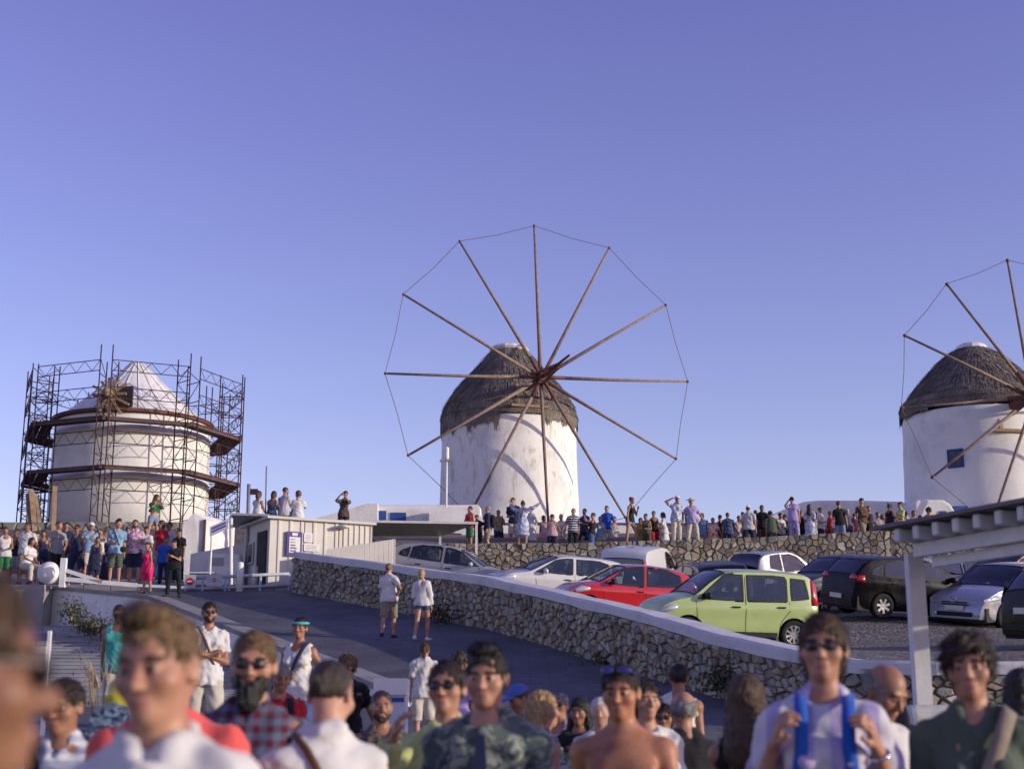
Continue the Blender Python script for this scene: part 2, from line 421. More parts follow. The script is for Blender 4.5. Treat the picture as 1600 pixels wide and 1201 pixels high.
stone_wall(far_wall, cells, fwf, .014, 6, vis=lambda p: (p[2]+_fl.z) > 6.2 and (p[0]+_fl.x) < 12.6)
PD, ZD = densify(FW, fz, 1.0); _, ZB = densify(FW, fb, 1.0)
V = []; F = []
for i, p in enumerate(PD):
    V += [(p[0], p[1], ZB[i]-.3), (p[0], p[1]+.8, ZB[i]-.3), (p[0], p[1]+.8, ZD[i]-.02), (p[0], p[1], ZD[i]-.02)]
n = len(PD)
for i in range(n-1): F += [(i*4+k, i*4+(k+1) % 4, (i+1)*4+(k+1) % 4, (i+1)*4+k) for k in range(4)]
F += [(3,2,1,0), tuple((n-1)*4+k for k in range(4))]
mk('core', [Vector(v)-_fl for v in V], F, M_mort, far_wall)
def fhill(u, v):
    yw = float(np.interp(u, [p[0] for p in FW], [p[1] for p in FW]))+.03; zw = float(np.interp(u, [p[0] for p in FW], fz)); y = yw+v
    t = min(1, v/3.0); return (u, y, zw+.004+(zP(u, y)-zw)*t*t*(3-2*t)+(.05*noise.noise(Vector((u*.4, y*.4, 0))) if v > 1 else 0))
sheet('hilltop', list(np.linspace(-4.9, 70, 60)), [0, .3, .8, 1.4, 2, 2.6, 3.2, 4, 5, 6, 8, 10, 13, 17, 22, 30, 40, 60, 90], fhill, M_earth)

# ------------------------------------------------------------------ parapet left of the road, stepped path, kerb stones
par = thing('parapet_wall', (-8.9, 35, 3.6), 'low whitewashed wall with a grey top between the road and the stepped path', 'wall')
pz = lambda y: zG(y)+.16
PPth = [(-12.2,37.6), (-8.9,35.0), (-1.5,21.0)]
pts, zt = densify(PPth, [pz(37.6), pz(35), pz(21)], .7)
SGo = SG; SG = -1
V, F = ribbon(pts, [z-.08 for z in zt], [min(zS(p[1])-.4, z-.5) for p, z in zip(pts, zt)], -.0, .4)
V2, F2 = ribbon(pts, zt, [z-.1 for z in zt], -.03, .45, .02)
SG = SGo
mk('wall_body', [Vector(v)-par.location for v in V], F, M_white, par)
mk('wall_top', [Vector(v)-par.location for v in V2], F2, M_kerb, par)
# steps: broad slabs
st_y = 16.0; i = 0
pave = thing('stepped_path', (-9, 16, zS(16)), 'broad shallow steps of blue grey slabs climbing on the left', 'steps')
while st_y < 36.5:
    tr = .66; z = zS(st_y+.3); xl = -15.5; xr = xp(st_y)-.42 if st_y > 20 else xp(20)-.5
    if st_y > 35: xr = -9.4
    x = xl; 
    while x < xr-.05:
        w = min(random.uniform(1.2, 2.1), xr-x); w = w if xr-x-w > .5 else xr-x
        mb = MB().box(x+.01, st_y+.018, z-.45, x+w-.01, st_y+tr+.015, z-.022).box(x+.006, st_y+.0, z-.022, x+w-.006, st_y+tr+.0, z)
        vis = -.38 < (x+w)/st_y
        if vis or True:
            c = Vector((x, st_y, z)); o = mk('slab', [v-c for v in mb.V], mb.F, M_slab, pave); o.location = c-pave.location
        x += w
    st_y += tr
# ------------------------------------------------------------------ people: distance-field bodies meshed with surface nets
def smin(a, b, k):
    h = np.maximum(k-np.abs(a-b), 0)/k
    return np.minimum(a, b)-h*h*k*.25
class Field:
    def __init__(s, lo, hi, h, fine=()):
        s.ax = []
        for i in range(3):
            v = lo[i]; A = [v]
            while v < hi[i]:
                st = h
                for (fl, fh, fhh) in fine:
                    if fl[i]-.01 <= v <= fh[i]: st = min(st, fhh)
                v += st; A.append(v)
            s.ax.append(np.array(A, np.float32))
        s.F = np.full([len(a) for a in s.ax], .12, np.float32)
    def win(s, lo, hi):
        sl = []; g = []
        for i in range(3):
            a = max(0, np.searchsorted(s.ax[i], lo[i])-1); b = np.searchsorted(s.ax[i], hi[i])+1; sl.append(slice(a, b))
        X = s.ax[0][sl[0]][:, None, None]; Y = s.ax[1][sl[1]][None, :, None]; Z = s.ax[2][sl[2]][None, None, :]
        return tuple(sl), X, Y, Z
    def put(s, sl, d, k, op):
        if d.size == 0: return
        W = s.F[sl]
        if op == 'u': s.F[sl] = smin(W, d, k)
        elif op == 's': s.F[sl] = -smin(-W, d, k)
    def cap(s, a, b, ra, rb, k=.02, op='u', sq=None, flat=0):
        """tapered capsule; sq = (unit direction, factor) makes it thinner that way; flat=1 cuts end b square, 2 both"""
        a = np.array(a, np.float32); b = np.array(b, np.float32); m = max(ra, rb)+.05+k
        sl, X, Y, Z = s.win(np.minimum(a, b)-m, np.maximum(a, b)+m)
        px, py, pz = X-a[0], Y-a[1], Z-a[2]; ba = b-a; L2 = float(ba@ba)+1e-9
        t0 = (px*ba[0]+py*ba[1]+pz*ba[2])/L2; t = np.clip(t0, 0, 1)
        qx, qy, qz = px-ba[0]*t, py-ba[1]*t, pz-ba[2]*t
        if sq is not None:
            n, f = sq; w = (qx*n[0]+qy*n[1]+qz*n[2])*(f-1); qx = qx+w*n[0]; qy = qy+w*n[1]; qz = qz+w*n[2]
        d = np.sqrt(qx*qx+qy*qy+qz*qz)-(ra+(rb-ra)*t)
        if sq is not None: d = d/(1+(sq[1]-1)*.5)
        if flat:
            L = math.sqrt(L2); d = np.maximum(d, (t0-1)*L)
            if flat == 2: d = np.maximum(d, -t0*L)
        s.put(sl, d, k, op)
    def ell(s, c, r, M=None, k=.02, op='u'):
        c = np.array(c, np.float32); m = max(r)+.05+k
        sl, X, Y, Z = s.win(c-m, c+m); px, py, pz = X-c[0], Y-c[1], Z-c[2]
        if M is not None:
            px, py, pz = (M[0][0]*px+M[1][0]*py+M[2][0]*pz, M[0][1]*px+M[1][1]*py+M[2][1]*pz, M[0][2]*px+M[1][2]*py+M[2][2]*pz)
        k0 = np.sqrt((px/r[0])**2+(py/r[1])**2+(pz/r[2])**2)
        k1 = np.sqrt((px/r[0]**2)**2+(py/r[1]**2)**2+(pz/r[2]**2)**2)+1e-6
        s.put(sl, k0*(k0-1)/k1, k, op)
    def half(s, c, n):
        """keep only the side away from n"""
        d = (s.ax[0][:, None, None]-c[0])*n[0]+(s.ax[1][None, :, None]-c[1])*n[1]+(s.ax[2][None, None, :]-c[2])*n[2]
        s.F = np.maximum(s.F, d.astype(np.float32))
    def ripple(s, amp, wl, seed, zf=1.0):
        r = np.random.RandomState(seed); X = s.ax[0][:, None, None]; Y = s.ax[1][None, :, None]; Z = s.ax[2][None, None, :]
        D = np.zeros_like(s.F)
        for i in range(4):
            v = r.normal(size=3); v /= np.linalg.norm(v); v *= 6.28/(wl*r.uniform(.7, 1.5)); w = r.normal(size=3)*4; v[2] *= zf
            D += np.sin(X*v[0]+Y*v[1]+Z*v[2]+r.uniform(0, 6)+1.3*np.sin(X*w[0]+Y*w[1]+Z*w[2]))
        s.F = s.F+D.astype(np.float32)*amp*.5-(amp*.28 if zf == 1.0 and wl > .04 else 0)
    def mesh(s):
        F = s.F; S = F < 0
        c = np.zeros([n-1 for n in F.shape], np.int8)
        offs = [(i, j, k) for i in (0, 1) for j in (0, 1) for k in (0, 1)]
        nx, ny, nz = c.shape
        for (i, j, k) in offs: c += S[i:i+nx, j:j+ny, k:k+nz]
        act = (c > 0) & (c < 8); I = np.argwhere(act)
        if len(I) == 0: return None
        val = np.stack([F[I[:, 0]+i, I[:, 1]+j, I[:, 2]+k] for (i, j, k) in offs], 1)
        acc = np.zeros((len(I), 3), np.float32); cnt = np.zeros(len(I), np.float32); O = np.array(offs, np.float32)
        for a in range(8):
            for b in range(a+1, 8):
                if abs(O[a]-O[b]).sum() == 1:
                    va, vb = val[:, a], val[:, b]; m = (va < 0) != (vb < 0)
                    t = np.where(m, va/(va-vb+1e-12*(va == vb)), 0)
                    acc += np.where(m[:, None], O[a]+(O[b]-O[a])*t[:, None], 0); cnt += m
        p = acc/cnt[:, None]
        V = np.empty((len(I), 3), np.float32)
        for i in range(3):
            A = s.ax[i]; V[:, i] = A[I[:, i]]+(A[I[:, i]+1]-A[I[:, i]])*p[:, i]
        idx = np.full(c.shape, -1, np.int32); idx[act] = np.arange(len(I))
        Q = []
        for ax in range(3):
            u, v = [(1, 2), (2, 0), (0, 1)][ax]
            n = list(F.shape); sl0 = [slice(1, n[q]-1) for q in range(3)]; sl0[ax] = slice(0, n[ax]-1)
            sl1 = list(sl0); sl1[ax] = slice(1, n[ax])
            a = S[tuple(sl0)]; b = S[tuple(sl1)]; E = np.argwhere(a != b)
            if len(E) == 0: continue
            flip = a[tuple(E.T)]; base = E.copy(); base[:, u] += 1; base[:, v] += 1
            def g(du, dv):
                w = base.copy(); w[:, u] -= du; w[:, v] -= dv; return idx[w[:, 0], w[:, 1], w[:, 2]]
            q = np.stack([g(1, 1), g(0, 1), g(0, 0), g(1, 0)], 1); q[~flip] = q[~flip][:, ::-1]
            Q.append(q)
        Q = np.concatenate(Q); Q = Q[(Q >= 0).all(1)]
        return V, Q
def np_mesh(name, V, Q, smooth=True):
    me = bpy.data.meshes.new(name); me.vertices.add(len(V)); me.vertices.foreach_set('co', np.ascontiguousarray(V, np.float32).ravel())
    n = len(Q); w = Q.shape[1]; me.loops.add(n*w); me.loops.foreach_set('vertex_index', Q.astype(np.int32).ravel())
    me.polygons.add(n); me.polygons.foreach_set('loop_start', np.arange(0, n*w, w, dtype=np.int32))
    me.polygons.foreach_set('use_smooth', np.full(n, smooth)); me.update(calc_edges=True); return me
def unit(v): v = np.array(v, float); return v/np.linalg.norm(v)
def rotm(ax, a):
    return np.array(Matrix.Rotation(a, 3, ax))

def skin_mat(i):
    c = [(.52,.31,.22), (.43,.235,.155), (.34,.175,.105), (.24,.12,.07), (.42,.20,.115)][i]; nm = 'skin_%d' % i
    if nm in MATS: return MATS[nm]
    m, nt, b = new_mat('skin'); co = coords(nt)
    f = noise_t(nt, co, 11, 7, .7)
    nt.links.new(ramp(nt, f, [(.32, (c[0]*.72, c[1]*.56, c[2]*.55)), (.52, (c[0]*.92, c[1]*.88, c[2]*.88)), (.7, (c[0]*1.08, c[1]*1.08, c[2]*1.08))]), b.inputs['Base Color'])
    b.inputs['Roughness'].default_value = .5; b.inputs['Subsurface Weight'].default_value = .08
    b.inputs['Subsurface Radius'].default_value = (.02, .008, .004); b.inputs['Specular IOR Level'].default_value = .4
    bump(nt, b, noise_t(nt, co, 90, 3), .15, .003); MATS[nm] = m; return m
def hair_mat(col):
    nm = 'hair_'+col
    if nm in MATS: return MATS[nm]
    c = dict(black=(.012,.010,.010), dark=(.03,.018,.012), brown=(.075,.042,.022), light=(.19,.115,.055), blond=(.42,.28,.13), grey=(.28,.27,.26), red=(.16,.06,.025), white=(.55,.53,.5))[col]
    m, nt, b = new_mat('hair'); co = coords(nt, (1,1,.16))
    f = noise_t(nt, co, 95, 5, .7, .5)
    nt.links.new(ramp(nt, f, [(.32, scl(c, .62)), (.52, c), (.7, scl(c, 1.5))]), b.inputs['Base Color'])
    b.inputs['Roughness'].default_value = .45; bump(nt, b, f, .9, .012); MATS[nm] = m; return m
def cloth(name, c, kind='plain', c2=(.1,.1,.1), s=1.0, c3=None):
    if name in MATS: return MATS[name]
    m, nt, b = new_mat(name); co = coords(nt); base = c
    fold = ramp(nt, noise_t(nt, co, 5, 6), [(.3, (.88,.88,.88)), (.7, (1.06,1.06,1.06))])
    col = None
    if kind in ('stripes', 'vstripes', 'plaid'):
        def wave(d, sc):
            w = nt.nodes.new('ShaderNodeTexWave'); w.bands_direction = d; w.inputs['Scale'].default_value = sc; w.inputs['Distortion'].default_value = .8
            w.inputs['Detail'].default_value = 1; nt.links.new(co, w.inputs[0]); return ramp(nt, w.outputs['Fac'], [(.42, (0,0,0)), (.58, (1,1,1))])
        if kind == 'stripes': col = mixc(nt, wave('Z', 7*s), c, c2)
        elif kind == 'vstripes': col = mixc(nt, wave('X', 8*s), c, c2)
        else:
            col = mixc(nt, .5, mixc(nt, wave('X', 5*s), c, c2), mixc(nt, wave('Z', 5*s), c, c2))
            col = mixc(nt, ramp(nt, noise_t(nt, co, 3, 2), [(.4, (0,0,0)), (.6, (.25,.25,.25))]), col, c)
    elif kind in ('floral', 'camo'):
        v = nt.nodes.new('ShaderNodeTexVoronoi'); v.inputs['Scale'].default_value = 26*s; nt.links.new(co, v.inputs['Vector'])
        sp = nt.nodes.new('ShaderNodeSeparateColor'); nt.links.new(v.outputs['Color'], sp.inputs[0])
        f1 = noise_t(nt, co, 16*s, 3, .6, 1.2); f2 = noise_t(nt, coords(nt, (1,1,1), rot=(1,2,3)), 11*s, 3, .6, 1.0)
        col = mixc(nt, ramp(nt, f1, [(.50, (0,0,0)), (.55, (1,1,1))]), c, c2)
        col = mixc(nt, ramp(nt, f2, [(.54, (0,0,0)), (.58, (1,1,1))]), col, c3 or scl(c2, .5))
        col = mixc(nt, ramp(nt, sp.outputs[0], [(.80, (0,0,0)), (.84, (.8,.8,.8))]), col, scl(c, 1.3))
    elif kind == 'band':   # pale cloth with dark bands near the hems
        w = nt.nodes.new('ShaderNodeTexWave'); w.bands_direction = 'Z'; w.inputs['Scale'].default_value = 1.15; nt.links.new(co, w.inputs[0])
        col = mixc(nt, ramp(nt, w.outputs['Fac'], [(.88, (0,0,0)), (.92, (1,1,1))]), c, c2)
    if col is None: col = mixc(nt, 1.0, (*c, 1), fold, 'MULTIPLY')
    else: col = mixc(nt, 1.0, col, fold, 'MULTIPLY')
    nt.links.new(col, b.inputs['Base Color']); b.inputs['Roughness'].default_value = .85; b.inputs['Specular IOR Level'].default_value = .2
    b.inputs['Sheen Weight'].default_value = .15
    bump(nt, b, noise_t(nt, co, 9, 3, .5, .8), .22, .02); MATS[name] = m; return m
M_lip = rough_mat('lips', (.38,.17,.13), .15, 30, .5, 0); M_brow = rough_mat('eyebrow', (.05,.03,.02), .2, 60, .8, 0)
M_eyew = rough_mat('eye_white', (.34,.28,.25), .05, 30, .3, 0); M_iris = rough_mat('iris', (.03,.02,.015), .1, 30, .2, 0)
M_lens = glossy('sunglass_lens', (.012,.010,.012), .3, .25); M_frame = rough_mat('glasses_frame', (.02,.018,.02), .1, 10, .3, 0)
M_phone = rough_mat('phone_black', (.02,.02,.022), .1, 10, .25, 0); M_sole = rough_mat('sole', (.6,.58,.55), .1, 20, .8, .1)

ARMS = dict(
 down=((.13,.02,-1), (.06,-.16,-1)), back=((.16,.25,-1), (.05,.05,-1)), out=((.45,-.05,-.9), (.35,-.25,-.9)),
 phone=((.12,-.22,-1), (-.42,-.85,.35)), photo=((.22,-.80,-.35), (-.62,-.30,.80)), high=((.25,-.85,.02), (-.62,-.30,.78)),
 raised=((.85,-.05,.50), (.45,-.15,.95)), shade=((.75,-.45,.45), (-.75,-.10,.42)), glasses=((.40,-.62,-.62), (-.32,-.22,.93)),
 strap=((.30,-.05,-1), (-.26,-.55,.82)), cross=((.12,-.28,-1), (-.93,-.32,.30)), hip=((.55,.15,-.9), (-.50,-.25,-.62)), belly=((.16,.02,-1), (-.55,-.82,.02)),
 lap=((.10,-.45,-.9), (-.25,-.85,-.25)), prop=((.25,.45,-.9), (.05,.1,-1)), chin=((.15,-.5,-.85), (-.35,-.35,.95)), hold=((.25,-.2,-1), (-.28,-1,.15)))
LEGS = dict(
 stand=(((.04,.0,-1), (.01,.02,-1)), ((.04,.0,-1), (.01,.02,-1))), wide=(((.16,-.02,-1), (.08,.02,-1)), ((.16,0,-1), (.08,.02,-1))),
 walk=(((.02,-.28,-1), (0,.05,-1)), ((.02,.20,-1), (0,.42,-1))), contra=(((.03,.02,-1), (.01,0,-1)), ((.12,-.14,-1), (.04,.16,-1))),
 sit=(((.16,-1,-.12), (.05,-.05,-1)), ((.16,-1,-.12), (.05,-.1,-1))), step=(((.06,.05,-1), (.02,0,-1)), ((.10,-.9,-.35), (0,.12,-1))),
 lean=(((.10,.12,-1), (.04,.1,-1)), ((.25,-.30,-.95), (.1,.1,-1))))
HANDS = {}
def person(label, loc, rz, H=1.72, sex='m', skin=1, hair=('short', 'dark'), top=('tshirt', None), bottom=('shorts', None), shoes=None,
           arms=('down', 'down'), legs='stand', lean=0, head=(0, 0), lod=2, extras=(), group='visitors', seed=0, roll=0, fat=1.0, turn=0):
    """local frame: faces -Y, x positive is the person's left; rz=0 faces the camera side"""
    s = H/1.75; f = sex == 'f'; rnd = random.Random(seed*31+7)
    hc, hf = {0: (.016, .0062), 1: (.015, .009), 2: (.019, .014), 3: (.024, .018)}[lod]
    W = (.85 if f else .94)*fat; HP = 1.04 if f else 1.0
    T0 = np.array([0, 0, .97]); Rl = rotm('X', lean)@rotm('Y', roll)@rotm('Z', turn)       # torso lean about the hips
    def tp(p): return (T0+Rl@(np.array(p, float)-T0))*s
    def tdir(v): return Rl@np.array(v, float)
    neck = (0, .012, 1.53); Rh = Rl@rotm('Z', head[0])@rotm('X', head[1])
    hb = tp(neck)
    def hp(p): return hb+Rh@(np.array(p, float)+np.array([0, -.012, .115]))*s      # head frame: origin at the head's centre
    # joints
    J = {}
    la = LEGS[legs]
    hipz = .93
    for i, sx in ((0, -1), (1, 1)):
        hip = np.array([sx*.09*HP, 0, hipz])*s; td, sdr = [unit((v[0]*sx, v[1], v[2])) for v in la[i]]
        kn = hip+td*.44*s; an = kn+sdr*.41*s
        toe = an+np.array([sx*.04, -.16, -.05])*s; J['leg', sx] = (hip, kn, an, toe)
        a = arms[i] if not isinstance(arms[i], str) else ARMS[arms[i]]
        sh = tp((sx*.178*W, .008, 1.392)); ud, fd = [unit(tdir((v[0]*sx, v[1], v[2]))) for v in a]
        el = sh+ud*.285*s; wr = el+fd*.25*s; J['arm', sx] = (sh, el, wr, fd, ud)
    low = min(J['leg', -1][2][2], J['leg', 1][2][2])-.075*s
    pts = [hp((0, 0, .16)), hp((0, 0, -.1))]+[q for k in J for q in J[k][:3]]+[J['leg', x][3] for x in (-1, 1)]+[J['arm', x][2]+J['arm', x][3]*.2*s for x in (-1, 1)]+[tp((x, y, z)) for x in (-.2, .2) for y in (-.15, .15) for z in (.85, 1.45)]
    P = np.array(pts); lo = P.min(0)-.13; hi = P.max(0)+.13; lo[2] = low-.06
    hcen = hp((0, 0, 0)); fine = [(hcen-.125*s, hcen+np.array([.125, .125, .135])*s, hf)]
    if lod <= 1:
        for sx in (-1, 1):
            q = J['arm', sx][2]+J['arm', sx][3]*.08*s
            fine.append((q-.095, q+.095, hf+.0012))
    root = thing('person', loc, label, 'person', rz, group)
    def out(fld, name, m, parent=root):
        r = fld.mesh()
        if r is None: return None
        V, Q = r; V = V-np.array([0, 0, low]); me = np_mesh(name, V, Q); o = link(name, me, parent, m); return o
    up_ = lambda sx: (lambda c: c)
    def torso(B, g=0., hips=True, upper=True):
        dep = (tdir((0, 1, 0)), 1.42)
        if hips:
            B.ell(np.array([0, .008, .945])*s, np.array([.155*HP+g, .108+g, .115+g])*s*np.array([fat, fat, 1]), k=.05)
        B.cap(np.array([0, 0, .98])*s, tp((0, -.005, 1.13)), (.150*W*HP+g)*s, ((.128 if f else .145)*W+g)*s, .06, sq=dep)
        if upper:
            B.cap(tp((0, -.005, 1.12)), tp((0, .0, 1.33)), ((.126 if f else .144)*W+g)*s, (.165*W+g)*s, .06, sq=dep)
            B.cap(tp((-.145*W, .008, 1.388)), tp((.145*W, .008, 1.388)), (.057+g)*s, (.057+g)*s, .05)
            if f:
                for sx in (-1, 1): B.ell(tp((sx*.072, -.098, 1.275)), np.array([.062+g, .055+g, .062+g])*s, k=.04)
            else:
                for sx in (-1, 1): B.ell(tp((sx*.075, -.088, 1.315)), np.array([.078+g, .032+g, .055+g])*s, k=.04)
            if fat > 1.05: B.ell(tp((0, -.06, 1.08)), np.array([.14+g, .12+g, .13+g])*s, k=.06)
            for sx in (-1, 1):
                B.cap(tp((sx*.125*W, .012, 1.400)), tp((sx*.02, .02, 1.495)), (.040+g*.6)*s, (.040+g*.4)*s, .05)
    # ---- body
    B = Field(lo, hi, hc, fine)
    torso(B)
    B.cap(tp((0, .012, 1.42)), hp((0, .012, -.05)), .056*s*(.9 if f else 1), .052*s*(.9 if f else 1.02), .03)
    for sx in (-1, 1):
        hip, kn, an, toe = J['leg', sx]
        B.cap(hip, kn, .086*s*HP*fat**.5, .055*s, .04); B.cap(kn, an, .052*s, .036*s, .02)
        mid = kn+(an-kn)*.32+np.array([0, .022, 0])*s; B.cap(mid, kn+(an-kn)*.5+np.array([0, .012, 0])*s, .046*s, .038*s, .03)
        sh, el, wr, fd, ud = J['arm', sx]; ar = .88 if f else 1.0
        B.ell(sh, np.array([.062, .06, .062])*s*ar, k=.03)
        B.cap(sh, el, .052*s*ar, .038*s*ar, .02); B.cap(el, wr, .041*s*ar, .026*s*ar, .015)
        B.cap(an, an+np.array([0, .03, -.045])*s, .034*s, .03*s, .015)
        B.cap(an+np.array([0, 0, -.045])*s, toe+np.array([0, 0, .01])*s, .034*s, .027*s, .02)
        # hand: palm, four bent fingers of different lengths, thumb leaving the side of the palm
        d = fd; inw = tdir((-sx, 0, 0)); n = inw-d*np.dot(inw, d)
        if np.linalg.norm(n) < .35: n = tdir((0, 0, -1))-d*np.dot(tdir((0, 0, -1)), d)
        if np.linalg.norm(n) < .1: n = tdir((0, -1, 0))-d*np.dot(tdir((0, -1, 0)), d)
        n = unit(n); w = np.cross(d, n)*(1 if sx < 0 else -1)
        if np.dot(w, tdir((0, -1, 0))) < 0 and abs(d[2]) > .75: w = -w
        rr_ = lambda r: max(r*s, hf*.62)
        if lod >= 3:
            B.cap(wr, wr+d*.13*s, .028*s, .024*s, .012); B.cap(wr+d*.03*s, wr+(d*.07+w*.045)*s, .016*s, .014*s, .01)
        else:
            B.cap(wr+(d*.02+w*.012)*s, wr+(d*.078+w*.026)*s, .026*s, .021*s, .01, sq=(n, 1.5))
            B.cap(wr+(d*.02-w*.010)*s, wr+(d*.078-w*.024)*s, .026*s, .021*s, .01, sq=(n, 1.5))
            curl = .45 if (arms[0 if sx < 0 else 1] in ('down', 'back', 'out', 'raised')) else 1.0
            for q in range(4):
                o_ = (1.5-q)*.0215; ln = (.038, .044, .041, .032)[q]*s
                b0 = wr+(d*.082+w*o_)*s; d1 = unit(d*math.cos(curl*.5)+n*math.sin(curl*.5)+w*o_*2.5); b1 = b0+d1*ln
                d2 = unit(d*math.cos(curl*1.3)+n*math.sin(curl*1.3)); b2 = b1+d2*ln*.85
                B.cap(b0, b1, rr_(.0098), rr_(.009), .004); B.cap(b1, b2, rr_(.009), rr_(.0076), .004)
            t0 = wr+(d*.028+w*.028)*s; t1 = t0+unit(d*.75+w*.62+n*.35)*.04*s; t2 = t1+unit(d*.9+w*.15+n*.5)*.032*s
            B.cap(t0, t1, rr_(.013), rr_(.0108), .008); B.cap(t1, t2, rr_(.0105), rr_(.0088), .004)
        HANDS[label, sx] = (wr, d, n, w, low)
    Hm = Rh
    B.ell(hp((0, .012, .032)), np.array([.076, .094, .088])*s, Hm, k=.02)
    B.ell(hp((0, -.028, -.035)), np.array([.058 if not f else .054, .060, .068])*s, Hm, k=.035)
    B.ell(hp((0, -.068, -.084)), np.array([.024, .020, .018])*s, Hm, k=.03)
    for sx in (-1, 1): B.ell(hp((sx*.046, -.058, -.018)), np.array([.022, .022, .02])*s, Hm, k=.03)
    for sx in (-1, 1): B.ell(hp((sx*.031, -.093, .008)), np.array([.019, .014, .012])*s, Hm, k=.012, op='s')
    B.cap(hp((-.036, -.076, .030)), hp((.036, -.076, .030)), .012*s, .012*s, .015)
    B.cap(hp((0, -.084, .014)), hp((0, -.108, -.024)), .009*s, .0125*s, .010)
    for sx in (-1, 1): B.ell(hp((sx*.011, -.098, -.026)), np.array([.008, .010, .008])*s, Hm, k=.008)
    for sx in (-1, 1): B.ell(hp((sx*.031, -.079, .007)), np.array([.0125, .0115, .0105])*s, Hm, k=.003)
    B.ell(hp((0, -.086, -.052)), np.array([.024, .010, .0055])*s, Hm, k=.008); B.ell(hp((0, -.084, -.0615)), np.array([.020, .010, .0065])*s, Hm, k=.008)
    for sx in (-1, 1):
        B.ell(hp((sx*.078, .010, -.002)), np.array([.011, .019, .031])*s, Hm@rotm('Z', -sx*.35), k=.006)
        B.ell(hp((sx*.084, .004, .002)), np.array([.006, .010, .017])*s, Hm@rotm('Z', -sx*.35), k=.004, op='s')
    body = out(B, 'body', [skin_mat(skin), M_lip, M_brow, M_eyew, M_iris])
    me = body.data; nv = len(me.polygons); ctr = np.empty(nv*3, np.float32); me.polygons.foreach_get('center', ctr); ctr = ctr.reshape(-1, 3)
    L = ((ctr+np.array([0, 0, low])-hb)@Rh)/s-np.array([0, -.012, .115]); mi = np.zeros(nv, np.int32); fr_ = L[:, 1] < -.055
    if lod <= 1:
        mi[fr_ & ((L[:, 0]/.024)**2+((L[:, 2]+.056)/.0115)**2 < 1) & (L[:, 1] < -.078)] = 1
        ax_ = np.abs(np.abs(L[:, 0])-.032)
        mi[fr_ & (ax_ < .019) & (np.abs(L[:, 2]-.030+ax_*.15) < .0055)] = 2
        mi[fr_ & ((ax_/.0125)**2+((L[:, 2]-.007)/.0048)**2 < 1)] = 3; mi[fr_ & (ax_ < .0065) & (np.abs(L[:, 2]-.007) < .0062)] = 4
        me.polygons.foreach_set('material_index', mi)
    # ---- hair
    st, hcol = hair; hh = max(hf, .0085) if lod < 2 else hf
    def hfield(ext=.16, down=.2):
        return Field(hcen-np.array([ext, ext, down]), hcen+np.array([ext, ext, .17]), hh)
    if st != 'bald':
        X = hfield(.16 if st not in ('long', 'afro') else .2, .2 if st not in ('long', 'pony') else .42)
        if st == 'fringe_bald':
            X.ell(hp((0, .022, .018)), np.array([.083, .098, .072])*s, Hm, k=.01); X.ell(hp((0, -.02, .10)), np.array([.070, .13, .075])*s, Hm, k=.01, op='s')
        else:
            g = dict(short=.005, buzz=.002, quiff=.004, bob=.008, long=.012, pony=.006, bun=.006, curly=.012, afro=.045).get(st, .01)
            X.ell(hp((0, .018, .036)), np.array([.077+g, .096+g, .089+g])*s, Hm, k=.01)
        if st == 'quiff': X.ell(hp((0, -.045, .118)), np.array([.058, .055, .026])*s, Hm, k=.03)
        X.ell(hp((0, -.128, -.043 if st != 'fringe_bald' else -.03)), np.array([.088, .088, .126])*s, Hm, k=.012, op='s')
        if st in ('short', 'quiff', 'buzz', 'fringe_bald', 'pony', 'bun'):
            X.ell(hp((0, -.01, -.125)), np.array([.15, .17, .105])*s, Hm, k=.012, op='s')
            for sx in (-1, 1): X.ell(hp((sx*.092, .004, -.018)), np.array([.026, .026, .036])*s, Hm, k=.008, op='s')
        if st == 'bob':
            X.cap(hp((0, .045, -.02)), hp((0, .055, -.080)), .078*s, .066*s, .03)
            X.ell(hp((0, -.128, -.052)), np.array([.078, .088, .134])*s, Hm, k=.012, op='s')
        if st == 'long':
            X.cap(hp((0, .055, -.02)), hb+tdir((0, .085, -.11))*s, .085*s, .105*s, .03, sq=(tdir((0, 1, 0)), 1.7))
            for sx in (-1, 1): X.cap(hp((sx*.072, .01, -.02)), hb+tdir((sx*.10, -.01, -.10))*s, .026*s, .034*s, .03)
            X.ell(hp((0, -.128, -.052)), np.array([.078, .096, .134])*s, Hm, k=.012, op='s')
        if st == 'pony': X.cap(hp((0, .105, .05)), hp((0, .135, -.12)), .034*s, .018*s, .02)
        if st == 'bun': X.ell(hp((0, .09, .10)), np.array([.040, .040, .038])*s, Hm, k=.015)
        X.ripple(.0035 if st not in ('curly', 'afro') else .013, .035 if st in ('curly', 'afro') else .016, seed, 1.0 if st in ('curly', 'afro') else .22)
        r_h = X.mesh()
